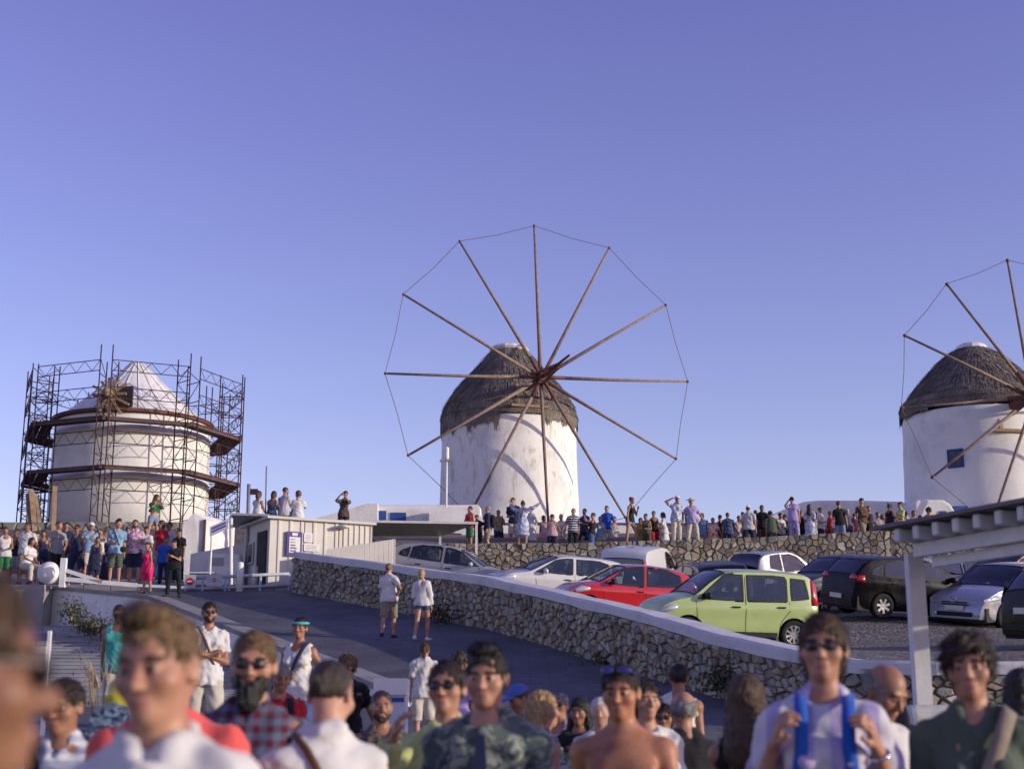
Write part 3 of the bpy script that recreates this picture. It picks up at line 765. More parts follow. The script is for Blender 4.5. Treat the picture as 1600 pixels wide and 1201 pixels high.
        if r_h is not None:
            Vh, Qh = r_h; Vh = Vh-np.array([0, 0, low]); ns = {0: 5200, 1: 2200, 2: 500}.get(lod, 0)
            if ns and st not in ('buzz',):
                rs = np.random.RandomState(seed+40); qi = rs.randint(0, len(Qh), ns); a_, b_, c_ = Vh[Qh[qi, 0]], Vh[Qh[qi, 1]], Vh[Qh[qi, 2]]
                nr = np.cross(b_-a_, c_-a_); nr /= np.linalg.norm(nr, axis=1)[:, None]+1e-9; nr = -nr if (nr*(a_-(hcen-np.array([0, 0, low])))).sum() < 0 else nr
                crown = hp((0, .05, .12))-np.array([0, 0, low]); fl = a_-crown; fl[:, 2] -= .05; fl -= nr*(fl*nr).sum(1)[:, None]; fl /= np.linalg.norm(fl, axis=1)[:, None]+1e-9
                fl += rs.normal(size=fl.shape)*.35; ln = rs.uniform(.007, .017, (ns, 1))*(1.6 if st in ('long', 'curly', 'bob') else 1); w_ = np.cross(nr, fl); w_ *= (.0011 if lod == 0 else .0022)/(np.linalg.norm(w_, axis=1)[:, None]+1e-9)
                p0 = a_-nr*.002; p1 = p0+fl*ln*.5+nr*rs.uniform(.001, .004, (ns, 1)); p2 = p0+fl*ln+nr*rs.uniform(-.002, .006, (ns, 1))
                SV = np.stack([p0-w_, p0+w_, p1+w_, p1-w_, p2+w_*.3, p2-w_*.3], 1).reshape(-1, 3); k0 = len(Vh)+np.arange(ns)*6
                SQ = np.concatenate([np.stack([k0, k0+1, k0+2, k0+3], 1), np.stack([k0+3, k0+2, k0+4, k0+5], 1)]); Vh = np.concatenate([Vh, SV]); Qh = np.concatenate([Qh, SQ])
            link('hair', np_mesh('hair', Vh, Qh), root, hair_mat(hcol))
    # ---- clothes
    tt, tm = top[:2]; tl = top[2] if len(top) > 2 else None
    cf = [(fl_, fh_, hc*.75) for fl_, fh_, _ in fine[:0]]
    gr = .012
    if tt != 'none':
        X = Field(lo, hi, hc*.85)
        hem = {'crop': 1.14, 'strap': .90, 'dress': .60, 'minidress': .70, 'longdress': .25, 'coverup': .5}.get(tt, .86)
        dress = tt in ('dress', 'minidress', 'longdress', 'coverup')
        torso(X, gr)
        if tt not in ('strap', 'crop', 'bikini') and not dress: X.ell(np.array([0, .006, .93])*s, np.array([.155*HP+.032, .108+.034, .13])*s*np.array([fat, fat, 1]), k=.05)
        if dress:
            X.cap(np.array([0, 0, 1.0])*s, np.array([0, 0, hem])*s, .168*s*HP*fat, (.20 if hem > .5 else .24)*s*fat, .05, sq=((0, 1, 0), 1.3), flat=1)
            for sx in (-1, 1): X.cap(J['leg', sx][0], J['leg', sx][1], .105*s*fat, .085*s, .05)
        else:
            X.cap(np.array([0, 0, 1.02])*s, np.array([0, 0, hem])*s, .166*s*HP*fat, .186*s*HP*fat, .04, sq=((0, 1, 0), 1.30))
        for sx in (-1, 1):
            sh, el, wr, fd, ud = J['arm', sx]
            if tt in ('tank', 'dress', 'minidress', 'strap', 'bikini'):
                X.ell(sh+tdir((sx*.045, 0, .01))*s, np.array([.062, .12, .12])*s, k=.008, op='s')
            elif tt in ('shirt', 'jacket', 'longdress', 'coverup'):
                g = .016 if tt != 'jacket' else .026
                X.cap(sh, el, (.054+g)*s, (.042+g)*s, .02); X.cap(el, wr-fd*.02*s, (.043+g)*s, (.030+g)*s, .015, flat=1)
                X.ell(el, np.array([.05, .05, .05])*s*1.05, k=.02)
            elif tt == 'rolled':
                X.cap(sh, el, (.054+.018)*s, (.042+.018)*s, .02); X.cap(el, el+(wr-el)*.35, (.043+.018)*s, (.040+.018)*s, .015, flat=1)
            else:
                X.ell(sh, np.array([.068, .066, .066])*s, k=.03)
                X.cap(sh, sh+ud*.19*s, (.053+.014)*s, (.047+.020)*s, .02, flat=1)
        if tt in ('strap', 'bikini', 'minidress'):
            X.ell(tp((0, -.10, 1.47)), np.array([.115, .12, .15])*s, k=.006, op='s'); X.ell(tp((0, .12, 1.47)), np.array([.125, .12, .17])*s, k=.006, op='s')
        elif tt in ('tank', 'dress'):
            X.ell(tp((0, -.09, 1.475)), np.array([.085, .10, .10])*s, k=.006, op='s'); X.ell(tp((0, .09, 1.49)), np.array([.085, .09, .07])*s, k=.006, op='s')
        elif tt in ('shirt', 'rolled', 'polo'):
            # open collar
            X.cap(tp((0, -.14, 1.37)), tp((0, -.075, 1.50)), .006*s, .036*s, .006, 's')
            for sx in (-1, 1):
                X.cap(tp((sx*.036, -.082, 1.435)), tp((sx*.060, -.022, 1.502)), .020*s, .024*s, .008, sq=(unit(tdir((sx*.6, -.5, .6))), 1.6))
                X.cap(tp((sx*.060, -.022, 1.502)), tp((sx*.03, .060, 1.515)), .024*s, .024*s, .008)
            X.cap(tp((-.035, .060, 1.515)), tp((.035, .060, 1.515)), .024*s, .024*s, .008)
            X.cap(tp((0, .0, 1.43)), hp((0, .005, -.06)), .053*s, .054*s, .003, 's')
        else:
            X.ell(tp((0, -.055, 1.50)), np.array([.066, .055, .045])*s, k=.006, op='s')
        if not dress: X.half(np.array([0, 0, hem])*s, (0, 0, -1))
        if tt in ('crop', 'bikini'): X.half(tp((0, 0, 1.14 if tt == 'crop' else 1.20)), tdir((0, 0, -1)))
        X.ripple(.0075 if lod < 2 else .007, .11, seed+3)
        if lod < 2: X.ripple(.0035, .05, seed+13)
        nm = {'tshirt': 't_shirt', 'tank': 'tank_top', 'dress': 'dress', 'minidress': 'dress', 'longdress': 'dress', 'coverup': 'dress', 'jacket': 'jacket', 'strap': 'top', 'crop': 'top', 'bikini': 'top'}.get(tt, 'shirt')
        out(X, nm, tm)
    bt, bm = bottom
    if bt != 'none':
        X = Field(lo, np.minimum(hi, [9, 9, 1.12*s]), hc*.9)
        X.ell(np.array([0, .008, .94])*s, np.array([.165*HP, .119, .12])*s*np.array([fat, fat, 1]), k=.04)
        if bt == 'skirt':
            X.cap(np.array([0, 0, .98])*s, np.array([0, 0, .45])*s, .16*s, .24*s, .04, sq=((0, 1, 0), 1.25), flat=1)
        for sx in (-1, 1):
            hip, kn, an, toe = J['leg', sx]; fp = fat**.5
            if bt == 'pants': X.cap(hip, kn, .104*s*HP*fp, .074*s, .03); X.cap(kn, an, .070*s, .060*s, .02, flat=1)
            elif bt == 'shorts': X.cap(hip, kn-(kn-hip)*.02, .108*s*HP*fp, .092*s, .03, flat=1)
            elif bt == 'hotpants': X.cap(hip, hip+(kn-hip)*.36, .100*s*HP, .094*s, .02, flat=1)
        X.half(np.array([0, 0, 1.035])*s, (0, 0, 1))
        X.ripple(.005, .11, seed+5)
        out(X, {'pants': 'trousers', 'shorts': 'shorts', 'hotpants': 'shorts', 'skirt': 'skirt'}[bt], bm)
    if shoes is not None:
        for sx in (-1, 1):
            hip, kn, an, toe = J['leg', sx]; X = Field(np.minimum(an, toe)-.12, np.maximum(an, toe)+.12, hc*.7)
            X.cap(an+np.array([0, .035, -.04])*s, toe+np.array([0, -.01, .008])*s, .046*s, .038*s, .02)
            X.cap(an+np.array([0, .02, -.01])*s, an+np.array([0, .02, -.05])*s, .044*s, .044*s, .02)
            X.half(an+np.array([0, 0, .015])*s, (0, 0, 1)); X.half(an+np.array([0, 0, -.082])*s, (0, 0, -1))
            out(X, 'shoe', shoes)
    # ---- extras
    def local(v): v = np.array(v); return Vector(v-np.array([0, 0, low]))
    for ex in extras:
        k, m = ex[0], ex[1]
        if k == 'sunglasses':
            mb = MB(); z = .008; y = -.101
            for sx in (-1, 1):
                ring = [hp((sx*(.033+.0225*math.cos(t)), y+.010*abs(math.cos(t)) if sx*math.cos(t)*sx > 0 else y, z+.0165*math.sin(t))) for t in np.linspace(0, 6.283, 14, endpoint=False)]
                c0 = hp((sx*.033, y-.004, z)); n0 = len(mb.V); mb.add([local(c0)]+[local(q) for q in ring], [(0, i+1, (i+1) % 14+1) for i in range(14)])
                mb.tube([local(q) for q in ring], .0022*s, 5, closed=True)
                mb.bar(local(hp((sx*.057, y+.008, z+.008))), local(hp((sx*.082, .01, z+.010))), .004*s)
            mb.bar(local(hp((-.012, y, z+.006))), local(hp((.012, y, z+.006))), .004*s)
            mb.build('sunglasses', m or M_lens, root)
        elif k == 'lenses_up':
            X = Field(hcen-.16, hcen+.18, hh)
            for sx in (-1, 1): X.ell(hp((sx*.034, -.082, .105)), np.array([.030, .012, .020])*s, Hm@rotm('X', -.8), k=.006)
            X.cap(hp((-.08, .02, .07)), hp((-.06, -.075, .105)), .004*s+hh*.3, .004*s+hh*.3); X.cap(hp((.08, .02, .07)), hp((.06, -.075, .105)), .004*s+hh*.3, .004*s+hh*.3)
            out(X, 'sunglasses', m or M_lens)
        elif k in ('beard', 'longbeard', 'stubble'):
            X = Field(hcen-np.array([.12, .15, .22])*s, hcen+np.array([.12, .12, .08])*s, hh)
            if k == 'longbeard':
                X.cap(hp((0, -.05, -.05)), hp((0, -.085, -.13)), .062*s, .040*s, .02); X.ell(hp((0, -.02, -.05)), np.array([.069, .07, .07])*s, Hm, k=.02)
            else: X.ell(hp((0, -.028, -.040)), np.array([.064, .068, .068])*s, Hm, k=.02); X.ell(hp((0, -.068, -.086)), np.array([.03, .026, .022])*s, Hm, k=.02)
            X.ell(hp((0, -.15, -.006)), np.array([.072, .12, .042])*s, Hm, k=.01, op='s'); X.ell(hp((0, -.105, -.055)), np.array([.022, .03, .010])*s, Hm, k=.006, op='s')
            X.ell(hp((0, .04, .0)), np.array([.12, .055, .1])*s, Hm, k=.01, op='s')
            X.half(hp((0, 0, .0)), Rh@np.array([0, 0, 1])); X.ripple(.005, .02, seed+9); out(X, 'beard', m)
        elif k == 'cap':
            X = Field(hcen-.2, hcen+.22, hh)
            X.ell(hp((0, .014, .045)), np.array([.092, .110, .092])*s, Hm, k=.01); X.half(hp((0, 0, .045)), Rh@np.array([0, 0, -1]))
            sgn = 1 if (len(ex) > 2 and ex[2] == 'back') else -1
            X.ell(hp((0, sgn*.115, .052)), np.array([.070, .075, .010 if hh < .01 else .014])*s, Hm, k=.006); out(X, 'cap', m)
        elif k == 'strawhat':
            X = Field(hcen-.26, hcen+.26, hh)
            X.ell(hp((0, .014, .065)), np.array([.090, .105, .090])*s, Hm, k=.02); X.ell(hp((0, .01, .075)), np.array([.19, .21, .014 if hh < .01 else .02])*s, Hm, k=.02)
            X.ell(hp((0, .012, .015)), np.array([.082, .098, .062])*s, Hm, k=.005, op='s'); out(X, 'straw_hat', m)
        elif k == 'headband':
            pts_ = [local(hp((.086*math.cos(t), .014+.106*math.sin(t), .062+(.006*math.sin(t))))) for t in np.linspace(0, 6.283, 20, endpoint=False)]
            MB().tube(pts_, .014*s, 8, closed=True).build('headband', m, root, True)
        elif k == 'backpack':
            X = Field(tp((0, .2, 1.2))-.34, tp((0, .2, 1.2))+.34, hc*.8)
            X.cap(tp((-.05, .20, 1.06)), tp((-.05, .19, 1.34)), .12*s, .105*s, .03); X.cap(tp((.05, .20, 1.06)), tp((.05, .19, 1.34)), .12*s, .105*s, .03)
            X.ell(tp((0, .31, 1.12)), np.array([.11, .05, .10])*s, k=.02); X.half(tp((0, .10, 1.2)), tdir((0, -1, 0))); out(X, 'backpack', m)
        if k in ('backpack', 'straps'):
            mm = ex[2] if len(ex) > 2 else m
            for sx in (-1, 1):
                q = [(.088, .13, 1.36), (.094, .065, 1.462), (.094, .0, 1.485), (.094, -.075, 1.445), (.092, -.128, 1.38), (.092, -.150, 1.30), (.105, -.140, 1.20), (.14, -.08, 1.08)]
                mb = MB(); V = []; 
                for (a, b_, c_) in q:
                    o2 = .012 if not f else .02
                    for dx in (-.027, .027):
                        for oo in (0, .008): V.append(local(tp((sx*(a+dx)*W, b_*(1.0+o2*2)+(-.010-oo if b_ < 0 else .010+oo), c_+.014+oo))))
                F_ = []
                for i in range(len(q)-1):
                    b4 = i*4; F_ += [(b4, b4+2, b4+6, b4+4), (b4+1, b4+5, b4+7, b4+3), (b4, b4+4, b4+5, b4+1), (b4+2, b4+3, b4+7, b4+6)]
                mb.add(V, F_); mb.build('strap', mm, root, True)
        elif k == 'sling':
            sg = ex[2] if len(ex) > 2 else 1; q = []
            dep_ = .166 if not f else .178
            for t in np.linspace(0, 2*math.pi, 28, endpoint=False):
                # loop over one shoulder and under the other arm
                u = math.cos(t); v = math.sin(t); z = 1.25+.252*u; x = sg*(.01+.122*u)*W; y = -dep_*v*(1 if abs(u) < .8 else .85)*(.9)
                q.append((x, y-.002, z))
            V = []; F_ = []; n_ = len(q); wd = ex[3] if len(ex) > 3 else .018
            for (a, b_, c_) in q:
                for e in (-1, 1):
                    V.append(local(tp((a+sg*e*wd*.8, b_, c_-e*wd*.7)))); V.append(local(tp((a+sg*e*wd*.8, b_+(-.008 if b_ < 0 else .008), c_-e*wd*.7))))
            for i in range(n_):
                a = i*4; b_ = ((i+1) % n_)*4; F_ += [(a, a+2, b_+2, b_), (a+1, b_+1, b_+3, a+3), (a, b_, b_+1, a+1), (a+2, a+3, b_+3, b_+2)]
            mk('strap', V, F_, m, root, True)
            if len(ex) > 4 and ex[4]:
                X = Field(tp((-sg*.2, -.08, .98))-.22, tp((-sg*.2, -.08, .98))+.22, hc*.8); c_ = tp((-sg*.17, -.09, .98))
                X.ell(c_, np.array([.10, .055, .085])*s, k=.02); out(X, 'bag', m)
        elif k == 'bun': pass
        elif k == 'tie':
            mb = MB(); V = [local(tp(p)) for p in ((-.014, -.128, 1.435), (.014, -.128, 1.435), (-.03, -.166, 1.30), (.03, -.166, 1.30), (-.036, -.170, 1.08), (.036, -.170, 1.08), (0, -.165, 1.04))]
            V2 = [v+Vector((0, -.012, 0)) for v in V]; mb.add(V+V2, [(0,1,3,2), (2,3,5,4), (4,5,6), (7,9,10,8), (9,11,12,10), (11,13,12), (0,2,9,7), (2,4,11,9), (1,8,10,3), (3,10,12,5), (4,6,13,11), (5,12,13,6), (0,7,8,1)]); mb.build('scarf', m, root)
        elif k == 'watch':
            wr, d, n, w, _ = HANDS[label, ex[2]]; c_ = wr-d*.03*s
            pts_ = [local(c_+(n*math.cos(t)+w*math.sin(t))*.031*s) for t in np.linspace(0, 6.283, 14, endpoint=False)]
            MB().tube(pts_, .007*s, 6, closed=True).build('watch', m, root, True)
    root['_low'] = 0; del root['_low']
    return root
def held(label_of, root, sx, name, cat, label, build, toward=.09, off=.02, group=None):
    """a thing held in a hand: stays top-level, placed at the palm"""
    wr, d, n, w, low = HANDS[label_of, sx]
    c = Vector(wr+d*toward+n*off)-Vector((0, 0, low)); Mr = Matrix.Rotation(root.rotation_euler[2], 4, 'Z')
    t = thing(name, root.location+Mr@c, label, cat, 0, group)
    X = Vector(w); Z = Vector(d); Y = Vector(n)
    M3 = Matrix((X, Y, Z)).transposed()
    t.rotation_euler = (Mr.to_3x3()@M3).to_euler(); build(t); return t
def phone_build(case=None, screen=False):
    def f(t):
        mb = MB().box(-.037, -.004, -.075, .037, .004, .075); o = mb.build('case', case or M_phone, t)
        bv = o.modifiers.new('b', 'BEVEL'); bv.width = .003; bv.segments = 2
        MB().box(-.034, .0042, -.071, .034, .0052, .071).build('screen', M_screen if screen else M_lens, t)
        MB().box(-.030, -.0065, .045, -.010, -.0042, .067).build('camera_lens', M_lens, t)
    return f
_m, _nt, _b = new_mat('lit_screen'); _b.inputs['Emission Color'].default_value = (1, .8, .62, 1); _b.inputs['Emission Strength'].default_value = 1.6; _b.inputs['Base Color'].default_value = (.1,.1,.1,1)
M_screen = _m
# ------------------------------------------------------------------ cars
M_glass = None
def glass_mat():
    global M_glass
    if M_glass: return M_glass
    m, nt, b = new_mat('car_glass'); nt.nodes.remove(b)
    out = nt.nodes['Material Output']; gl = nt.nodes.new('ShaderNodeBsdfGlossy'); gl.inputs['Roughness'].default_value = .03; gl.inputs['Color'].default_value = (.9,.95,1,1)
    tr = nt.nodes.new('ShaderNodeBsdfTransparent'); tr.inputs['Color'].default_value = (.42,.47,.46,1)
    fz = nt.nodes.new('ShaderNodeFresnel'); fz.inputs['IOR'].default_value = 1.75
    mx = nt.nodes.new('ShaderNodeMixShader'); nt.links.new(fz.outputs[0], mx.inputs[0]); nt.links.new(tr.outputs[0], mx.inputs[1]); nt.links.new(gl.outputs[0], mx.inputs[2])
    nt.links.new(mx.outputs[0], out.inputs[0]); M_glass = m; return m
M_tyre = rough_mat('tyre_rubber', (.018,.018,.019), .2, 20, .85, .3, 60); M_trim = rough_mat('black_trim', (.016,.016,.018), .2, 10, .6, .1, 60)
M_rim = glossy('rim_metal', (.50,.50,.52), .3, .2, .7); M_in = rough_mat('car_interior', (.035,.035,.04), .2, 5, .8, 0)
M_seat = rough_mat('seat_fabric', (.07,.07,.08), .2, 8, .9, .2)
M_red = glossy('tail_lamp', (.42,.012,.014), .15); M_clear = glossy('lamp_glass', (.55,.57,.60), .08, 1, .3); M_plate = rough_mat('number_plate', (.6,.6,.58), .05, 5, .5, 0)
M_amber = glossy('indicator', (.7,.25,.03), .2); M_chrome = glossy('chrome', (.6,.6,.62), .12, 0, 1)
class CarShape:
    def __init__(s, L, W, top, belt, wb, wr, bot=.20, xoff=0, tum=.36, taper=.10):
        s.L, s.W, s.top_, s.belt_, s.wb, s.wr, s.bot, s.tum, s.taper = L, W, top, belt, wb, wr, bot, tum, taper
        s.ax = (xoff+wb/2, xoff-wb/2)
        # smooth the profile a little (Catmull-like dense resample)
        P = np.array(top, float); xs = []; zs = []
        for i in range(len(P)-1):
            p0 = P[max(0, i-1)]; p1 = P[i]; p2 = P[i+1]; p3 = P[min(len(P)-1, i+2)]
            m1 = (p2-p0)/2; m2 = (p3-p1)/2; l = np.linalg.norm(p2-p1)
            m1 = m1/max(1e-6, np.linalg.norm(m1))*l*.85; m2 = m2/max(1e-6, np.linalg.norm(m2))*l*.85
            for t in np.linspace(0, 1, 8, endpoint=False):
                q = (2*t**3-3*t**2+1)*p1+(t**3-2*t**2+t)*m1+(-2*t**3+3*t**2)*p2+(t**3-t**2)*m2; xs.append(q[0]); zs.append(q[1])
        xs.append(P[-1][0]); zs.append(P[-1][1]); o = np.maximum.accumulate(xs); s.tx = o; s.tz = np.array(zs)
    def zt(s, x): return float(np.interp(x, s.tx, s.tz))
    def zb(s, x):
        r = s.bot+.05*max(0, (abs(x)-s.L*.40)/(s.L*.1))
        for a in s.ax:
            RR = s.wr+.055
            if abs(x-a) < RR: r = max(r, s.wr+math.sqrt(RR*RR-(x-a)**2)*.96)
        return r
    def w(s, x):
        u = min(1, abs(x)/(s.L/2)); e = 11 if x > 0 else 14
        return s.W/2*(1-.05*u*u-s.taper*u**e-.02*(u**4 if x > 0 else 0))
    def belt(s, x): return float(np.interp(x, [p[0] for p in s.belt_], [p[1] for p in s.belt_]))
    def y(s, x, z):
        b = s.belt(x); y = s.w(x)
        if z > b: y *= (1-.028-s.tum*(z-b)/(s.W*.5)*.62)
        else:
            t = (b-z); y *= 1-.028*max(0, 1-t/.09)
            y += .012*math.sin(min(1, max(0, t/.30))*math.pi)
            if z < .38: y -= .05*((.38-z)/.2)**2
        return y
    def top(s, x, yy):
        zt = s.zt(x); rd = min(.055, max(.0, (zt-s.zb(x))*.3)); ye = s.y(x, zt-rd); u = min(1, abs(yy)/ye); return zt-rd*u**3.2
def car(label, loc, rz, sh, paint, tilt=None, side_w=(), screen=None, rear=None, doors=(), handles=(), lights=None, group='cars in the car park', roof=None, trim=True, rim='spoke', name='parked_car', extras=None, mirror=None, cat='car'):
    root = thing(name, loc, label, cat, rz, group)
    if tilt is not None:   # sit on the slope
        n = Vector(tilt).normalized(); q = Vector((0, 0, 1)).rotation_difference(n); root.rotation_euler = (q.to_matrix()@Matrix.Rotation(rz, 3, 'Z')).to_euler()
    # window openings decide which shell quads are left out: the grid is cut along the windows' own lines
    xs = set(np.linspace(-sh.L/2, sh.L/2, 75).tolist())
    for a in sh.ax:
        for t in np.linspace(-1, 1, 17): xs.add(a+math.sin(t*math.pi/2)*(sh.wr+.055)); 
        xs.add(a-(sh.wr+.0551)); xs.add(a+(sh.wr+.0551))
    xs = sorted(x for x in xs if -sh.L/2 <= x <= sh.L/2); X = [xs[0]]
    for x in xs:
        if x-X[-1] > .0005: X.append(x)
    NS = 16; NT = 9
    V = []; F = []; mi = []
    def inside(poly, x, z):
        c = False; n = len(poly)
        for i in range(n):
            (x1, z1), (x2, z2) = poly[i-1], poly[i]
            if (z1 > z) != (z2 > z) and x < (x2-x1)*(z-z1)/(z2-z1)+x1: c = not c
        return c
    grid = []
    for x in X:
        zt = sh.zt(x); zb = min(sh.zb(x), zt-.05); rd = min(.055, (zt-zb)*.3); zs = zt-rd; row = []
        b = min(sh.belt(x), zs-.01)
        zz = list(np.linspace(zb, b, 10))+list(np.linspace(b, zs, NS-9))[1:]
        for z in zz: row.append((x, sh.y(x, z), z))
        ye = row[-1][1]
        for k in range(1, NT+1):
            yy = ye*(1-k/NT)
            row.append((x, yy, zt-rd*(yy/ye)**3.2))
        grid.append(row)
    n = len(grid[0]); half = n
    rows = []
    for row in grid:
        full = row+[(x, -y, z) for (x, y, z) in row[-2::-1]]
        rows.append(full)
    nf = len(rows[0])
    for row in rows: V += row
    glassy = []
    for i in range(len(X)-1):
        for j in range(nf-1):
            q = (i*nf+j, (i+1)*nf+j, (i+1)*nf+j+1, i*nf+j+1)
            cx = sum(V[k][0] for k in q)/4; cz = sum(V[k][2] for k in q)/4; cy = sum(V[k][1] for k in q)/4
            hole = False
            if j < NS-1 or j >= nf-NS:
                for wp in side_w:
                    if inside(wp, cx, cz): hole = True
            else:
                for sc in (screen, rear):
                    if sc and sc[0] < cx < sc[1] and abs(cy) < sh.y(cx, sh.zt(cx)-.055)-sc[2]: hole = True
            if hole: continue
            F.append(q); mi.append(1 if (roof and cz > sh.belt(cx)+.02 and (j >= NS-1 and j < nf-NS)) else 0)
    F.append(tuple(range(nf))[::-1]); mi.append(0); F.append(tuple((len(X)-1)*nf+k for k in range(nf))); mi.append(0)
    mats = [paint, roof or paint]
    body = mk('body', V, F, mats, root, True, mi=mi)
    body.data.set_sharp_from_angle(angle=R(38)) if hasattr(body.data, 'set_sharp_from_angle') else None
    # floor pan, wheel wells and cabin so nothing is hollow
    mb = MB(); z0 = sh.bot-.02; wi = sh.W/2-.24
    mb.box(-sh.L/2+.12, -wi, z0, sh.L/2-.14, wi, .50)
    for a, b in ((-sh.L/2+.1, sh.ax[1]-sh.wr-.08), (sh.ax[1]+sh.wr+.08, sh.ax[0]-sh.wr-.08), (sh.ax[0]+sh.wr+.08, sh.L/2-.12)):
        if b > a: mb.box(a, -sh.W/2*.91, z0, b, sh.W/2*.91, .50)
    mb.box(sh.ax[0]-.5, -sh.W*.40, .5, sh.L/2-.35, sh.W*.40, .66)
    mb.build('underbody', M_in, root)
    zr = sh.zt(0); seat = MB()
    for xx in (.18, -.72):
        for sy in (-.36, .36):
            M = Matrix.Translation((xx, sy, .5))@Matrix.Rotation(-.18, 4, 'Y')
            seat.box(-.30, -.23, 0, .25, .23, .12, Matrix.Translation((xx, sy, .42))); seat.box(-.32, -.22, 0, -.20, .22, .62, M); seat.box(-.31, -.12, .64, -.22, .12, .82 if zr > 1.35 else .74, M)
    seat.build('seats', M_seat, root)
    dash = MB().box(sh.ax[0]-.62, -sh.W*.38, .6, sh.ax[0]-.38, sh.W*.38, .90); dash.tube([(sh.ax[0]-.74+.02*math.sin(t), .36+.17*math.cos(t), .95+.16*math.sin(t)) for t in np.linspace(0, 6.28, 14, endpoint=False)], .016, 6, closed=True)
    dash.build('dashboard', M_in, root)
    # glass
    gm = glass_mat()
    for wp in side_w:
        cx = sum(p[0] for p in wp)/len(wp); cz = sum(p[1] for p in wp)/len(wp)
        for sy in (1, -1):
            P = []
            for i in range(len(wp)):
                a = wp[i]; b = wp[(i+1) % len(wp)]
                for t in (0, .34, .67): P.append((a[0]+(b[0]-a[0])*t, a[1]+(b[1]-a[1])*t))
            ctr = (cx, sy*(sh.y(cx, cz)+.001), cz)
            Vg = [ctr]+[(x, sy*(sh.y(x, z)+.002), z) for x, z in P]; nn = len(P)
            g = mk('window', Vg, [((0, i+1, (i+1) % nn+1) if sy < 0 else (0, (i+1) % nn+1, i+1)) for i in range(nn)], gm, root)
            # rubber surround proud of the shell
            fr_ = MB(); O = []; I = []
            for x, z in P:
                dx, dz = x-cx, z-cz; l = math.hypot(dx, dz); e = .030
                xo, zo = x+dx/l*e*1.1, z+dz/l*e; O.append((xo, sy*(sh.y(xo, zo)+.007), zo)); xi, zi = x-dx/l*.012, z-dz/l*.012; I.append((xi, sy*(sh.y(xi, zi)+.009), zi))
            Vf = O+I+[(a, b-sy*.03, c) for a, b, c in I]+[(a, b-sy*.02, c) for a, b, c in O]; Ff = []
            for i in range(nn):
                j = (i+1) % nn; Ff += [(i, j, nn+j, nn+i), (nn+i, nn+j, 2*nn+j, 2*nn+i), (i, 3*nn+i, 3*nn+j, j)]
            mk('window_frame', Vf, Ff, M_trim, g)
    for nm, sc in (('windscreen', screen), ('rear_window', rear)):
        if not sc: continue
        nx = 9; ny = 9; V = []; F = []
        for i in range(nx):
            x = sc[0]-.02+(sc[1]-sc[0]+.04)*i/(nx-1); ye = sh.y(x, sh.zt(x)-.055)-sc[2]+.015
            for j in range(ny):
                yy = -ye+2*ye*j/(ny-1); V.append((x, yy, sh.top(x, yy)+.006))
        F = [(i*ny+j, (i+1)*ny+j, (i+1)*ny+j+1, i*ny+j+1) for i in range(nx-1) for j in range(ny-1)]
        g = mk(nm, V, F, gm, root, True)
        ed = [V[i*ny] for i in range(nx)]+[V[(nx-1)*ny+j] for j in range(1, ny)]+[V[i*ny+ny-1] for i in range(nx-2, -1, -1)]+[V[j] for j in range(ny-2, 0, -1)]
        MB().tube([Vector(e)+Vector((0, 0, .002)) for e in ed], .013, 5, closed=True).build('seal', M_trim, g)
    # shut lines and handles
    for sy in (1, -1):
        for d in doors:
            ln = MB(); P = d; off = .0025
            for i in range(len(P)-1):
                a, b = P[i], P[i+1]; k_ = max(1, int(math.dist(a, b)/.12))
                for q in range(k_):
                    p = [(a[0]+(b[0]-a[0])*t/k_, a[1]+(b[1]-a[1])*t/k_) for t in (q, q+1)]
                    ln.bar((p[0][0], sy*(sh.y(*p[0])+off), p[0][1]), (p[1][0], sy*(sh.y(*p[1])+off), p[1][1]), .006, .009)
            ln.build('door_gap', M_in, root)
        for (hx, hz) in handles:
            yy = sy*(sh.y(hx, hz)+.018); o = MB().box(hx-.09, yy-.012, hz-.016, hx+.09, yy+.012, hz+.016).build('handle', M_trim, root)
            bv = o.modifiers.new('b', 'BEVEL'); bv.width = .010; bv.segments = 2
        mx, mz = mirror or (screen[0]+.36 if screen else .6, sh.belt(.5)+.08)
        yy = sy*(sh.y(mx, mz)+.10); M = Matrix.Translation((mx, yy, mz))@Matrix.Diagonal((.07, .11, .075, 1))
        V = []; F = []; b = MB().lathe([(math.sin(t)*1.0, -math.cos(t)) for t in np.linspace(.05, 3.09, 9)], 12, M=M); b.bar((mx-.02, yy-sy*.12, mz-.03), (mx, yy, mz-.02), .05, .04)
        b.build('mirror', M_trim if trim else paint, root, True)
    if trim:
        for sy in (1, -1):
            P = [(x, sh.bot+.055) for x in np.linspace(sh.ax[1]+sh.wr+.08, sh.ax[0]-sh.wr-.08, 8)]; b = MB()
            for i in range(7): b.bar((P[i][0], sy*(sh.y(*P[i])+.004), P[i][1]), (P[i+1][0], sy*(sh.y(*P[i+1])+.004), P[i+1][1]), .02, .09)
            b.build('sill', M_trim, root)
    # wheels
    wheel = None
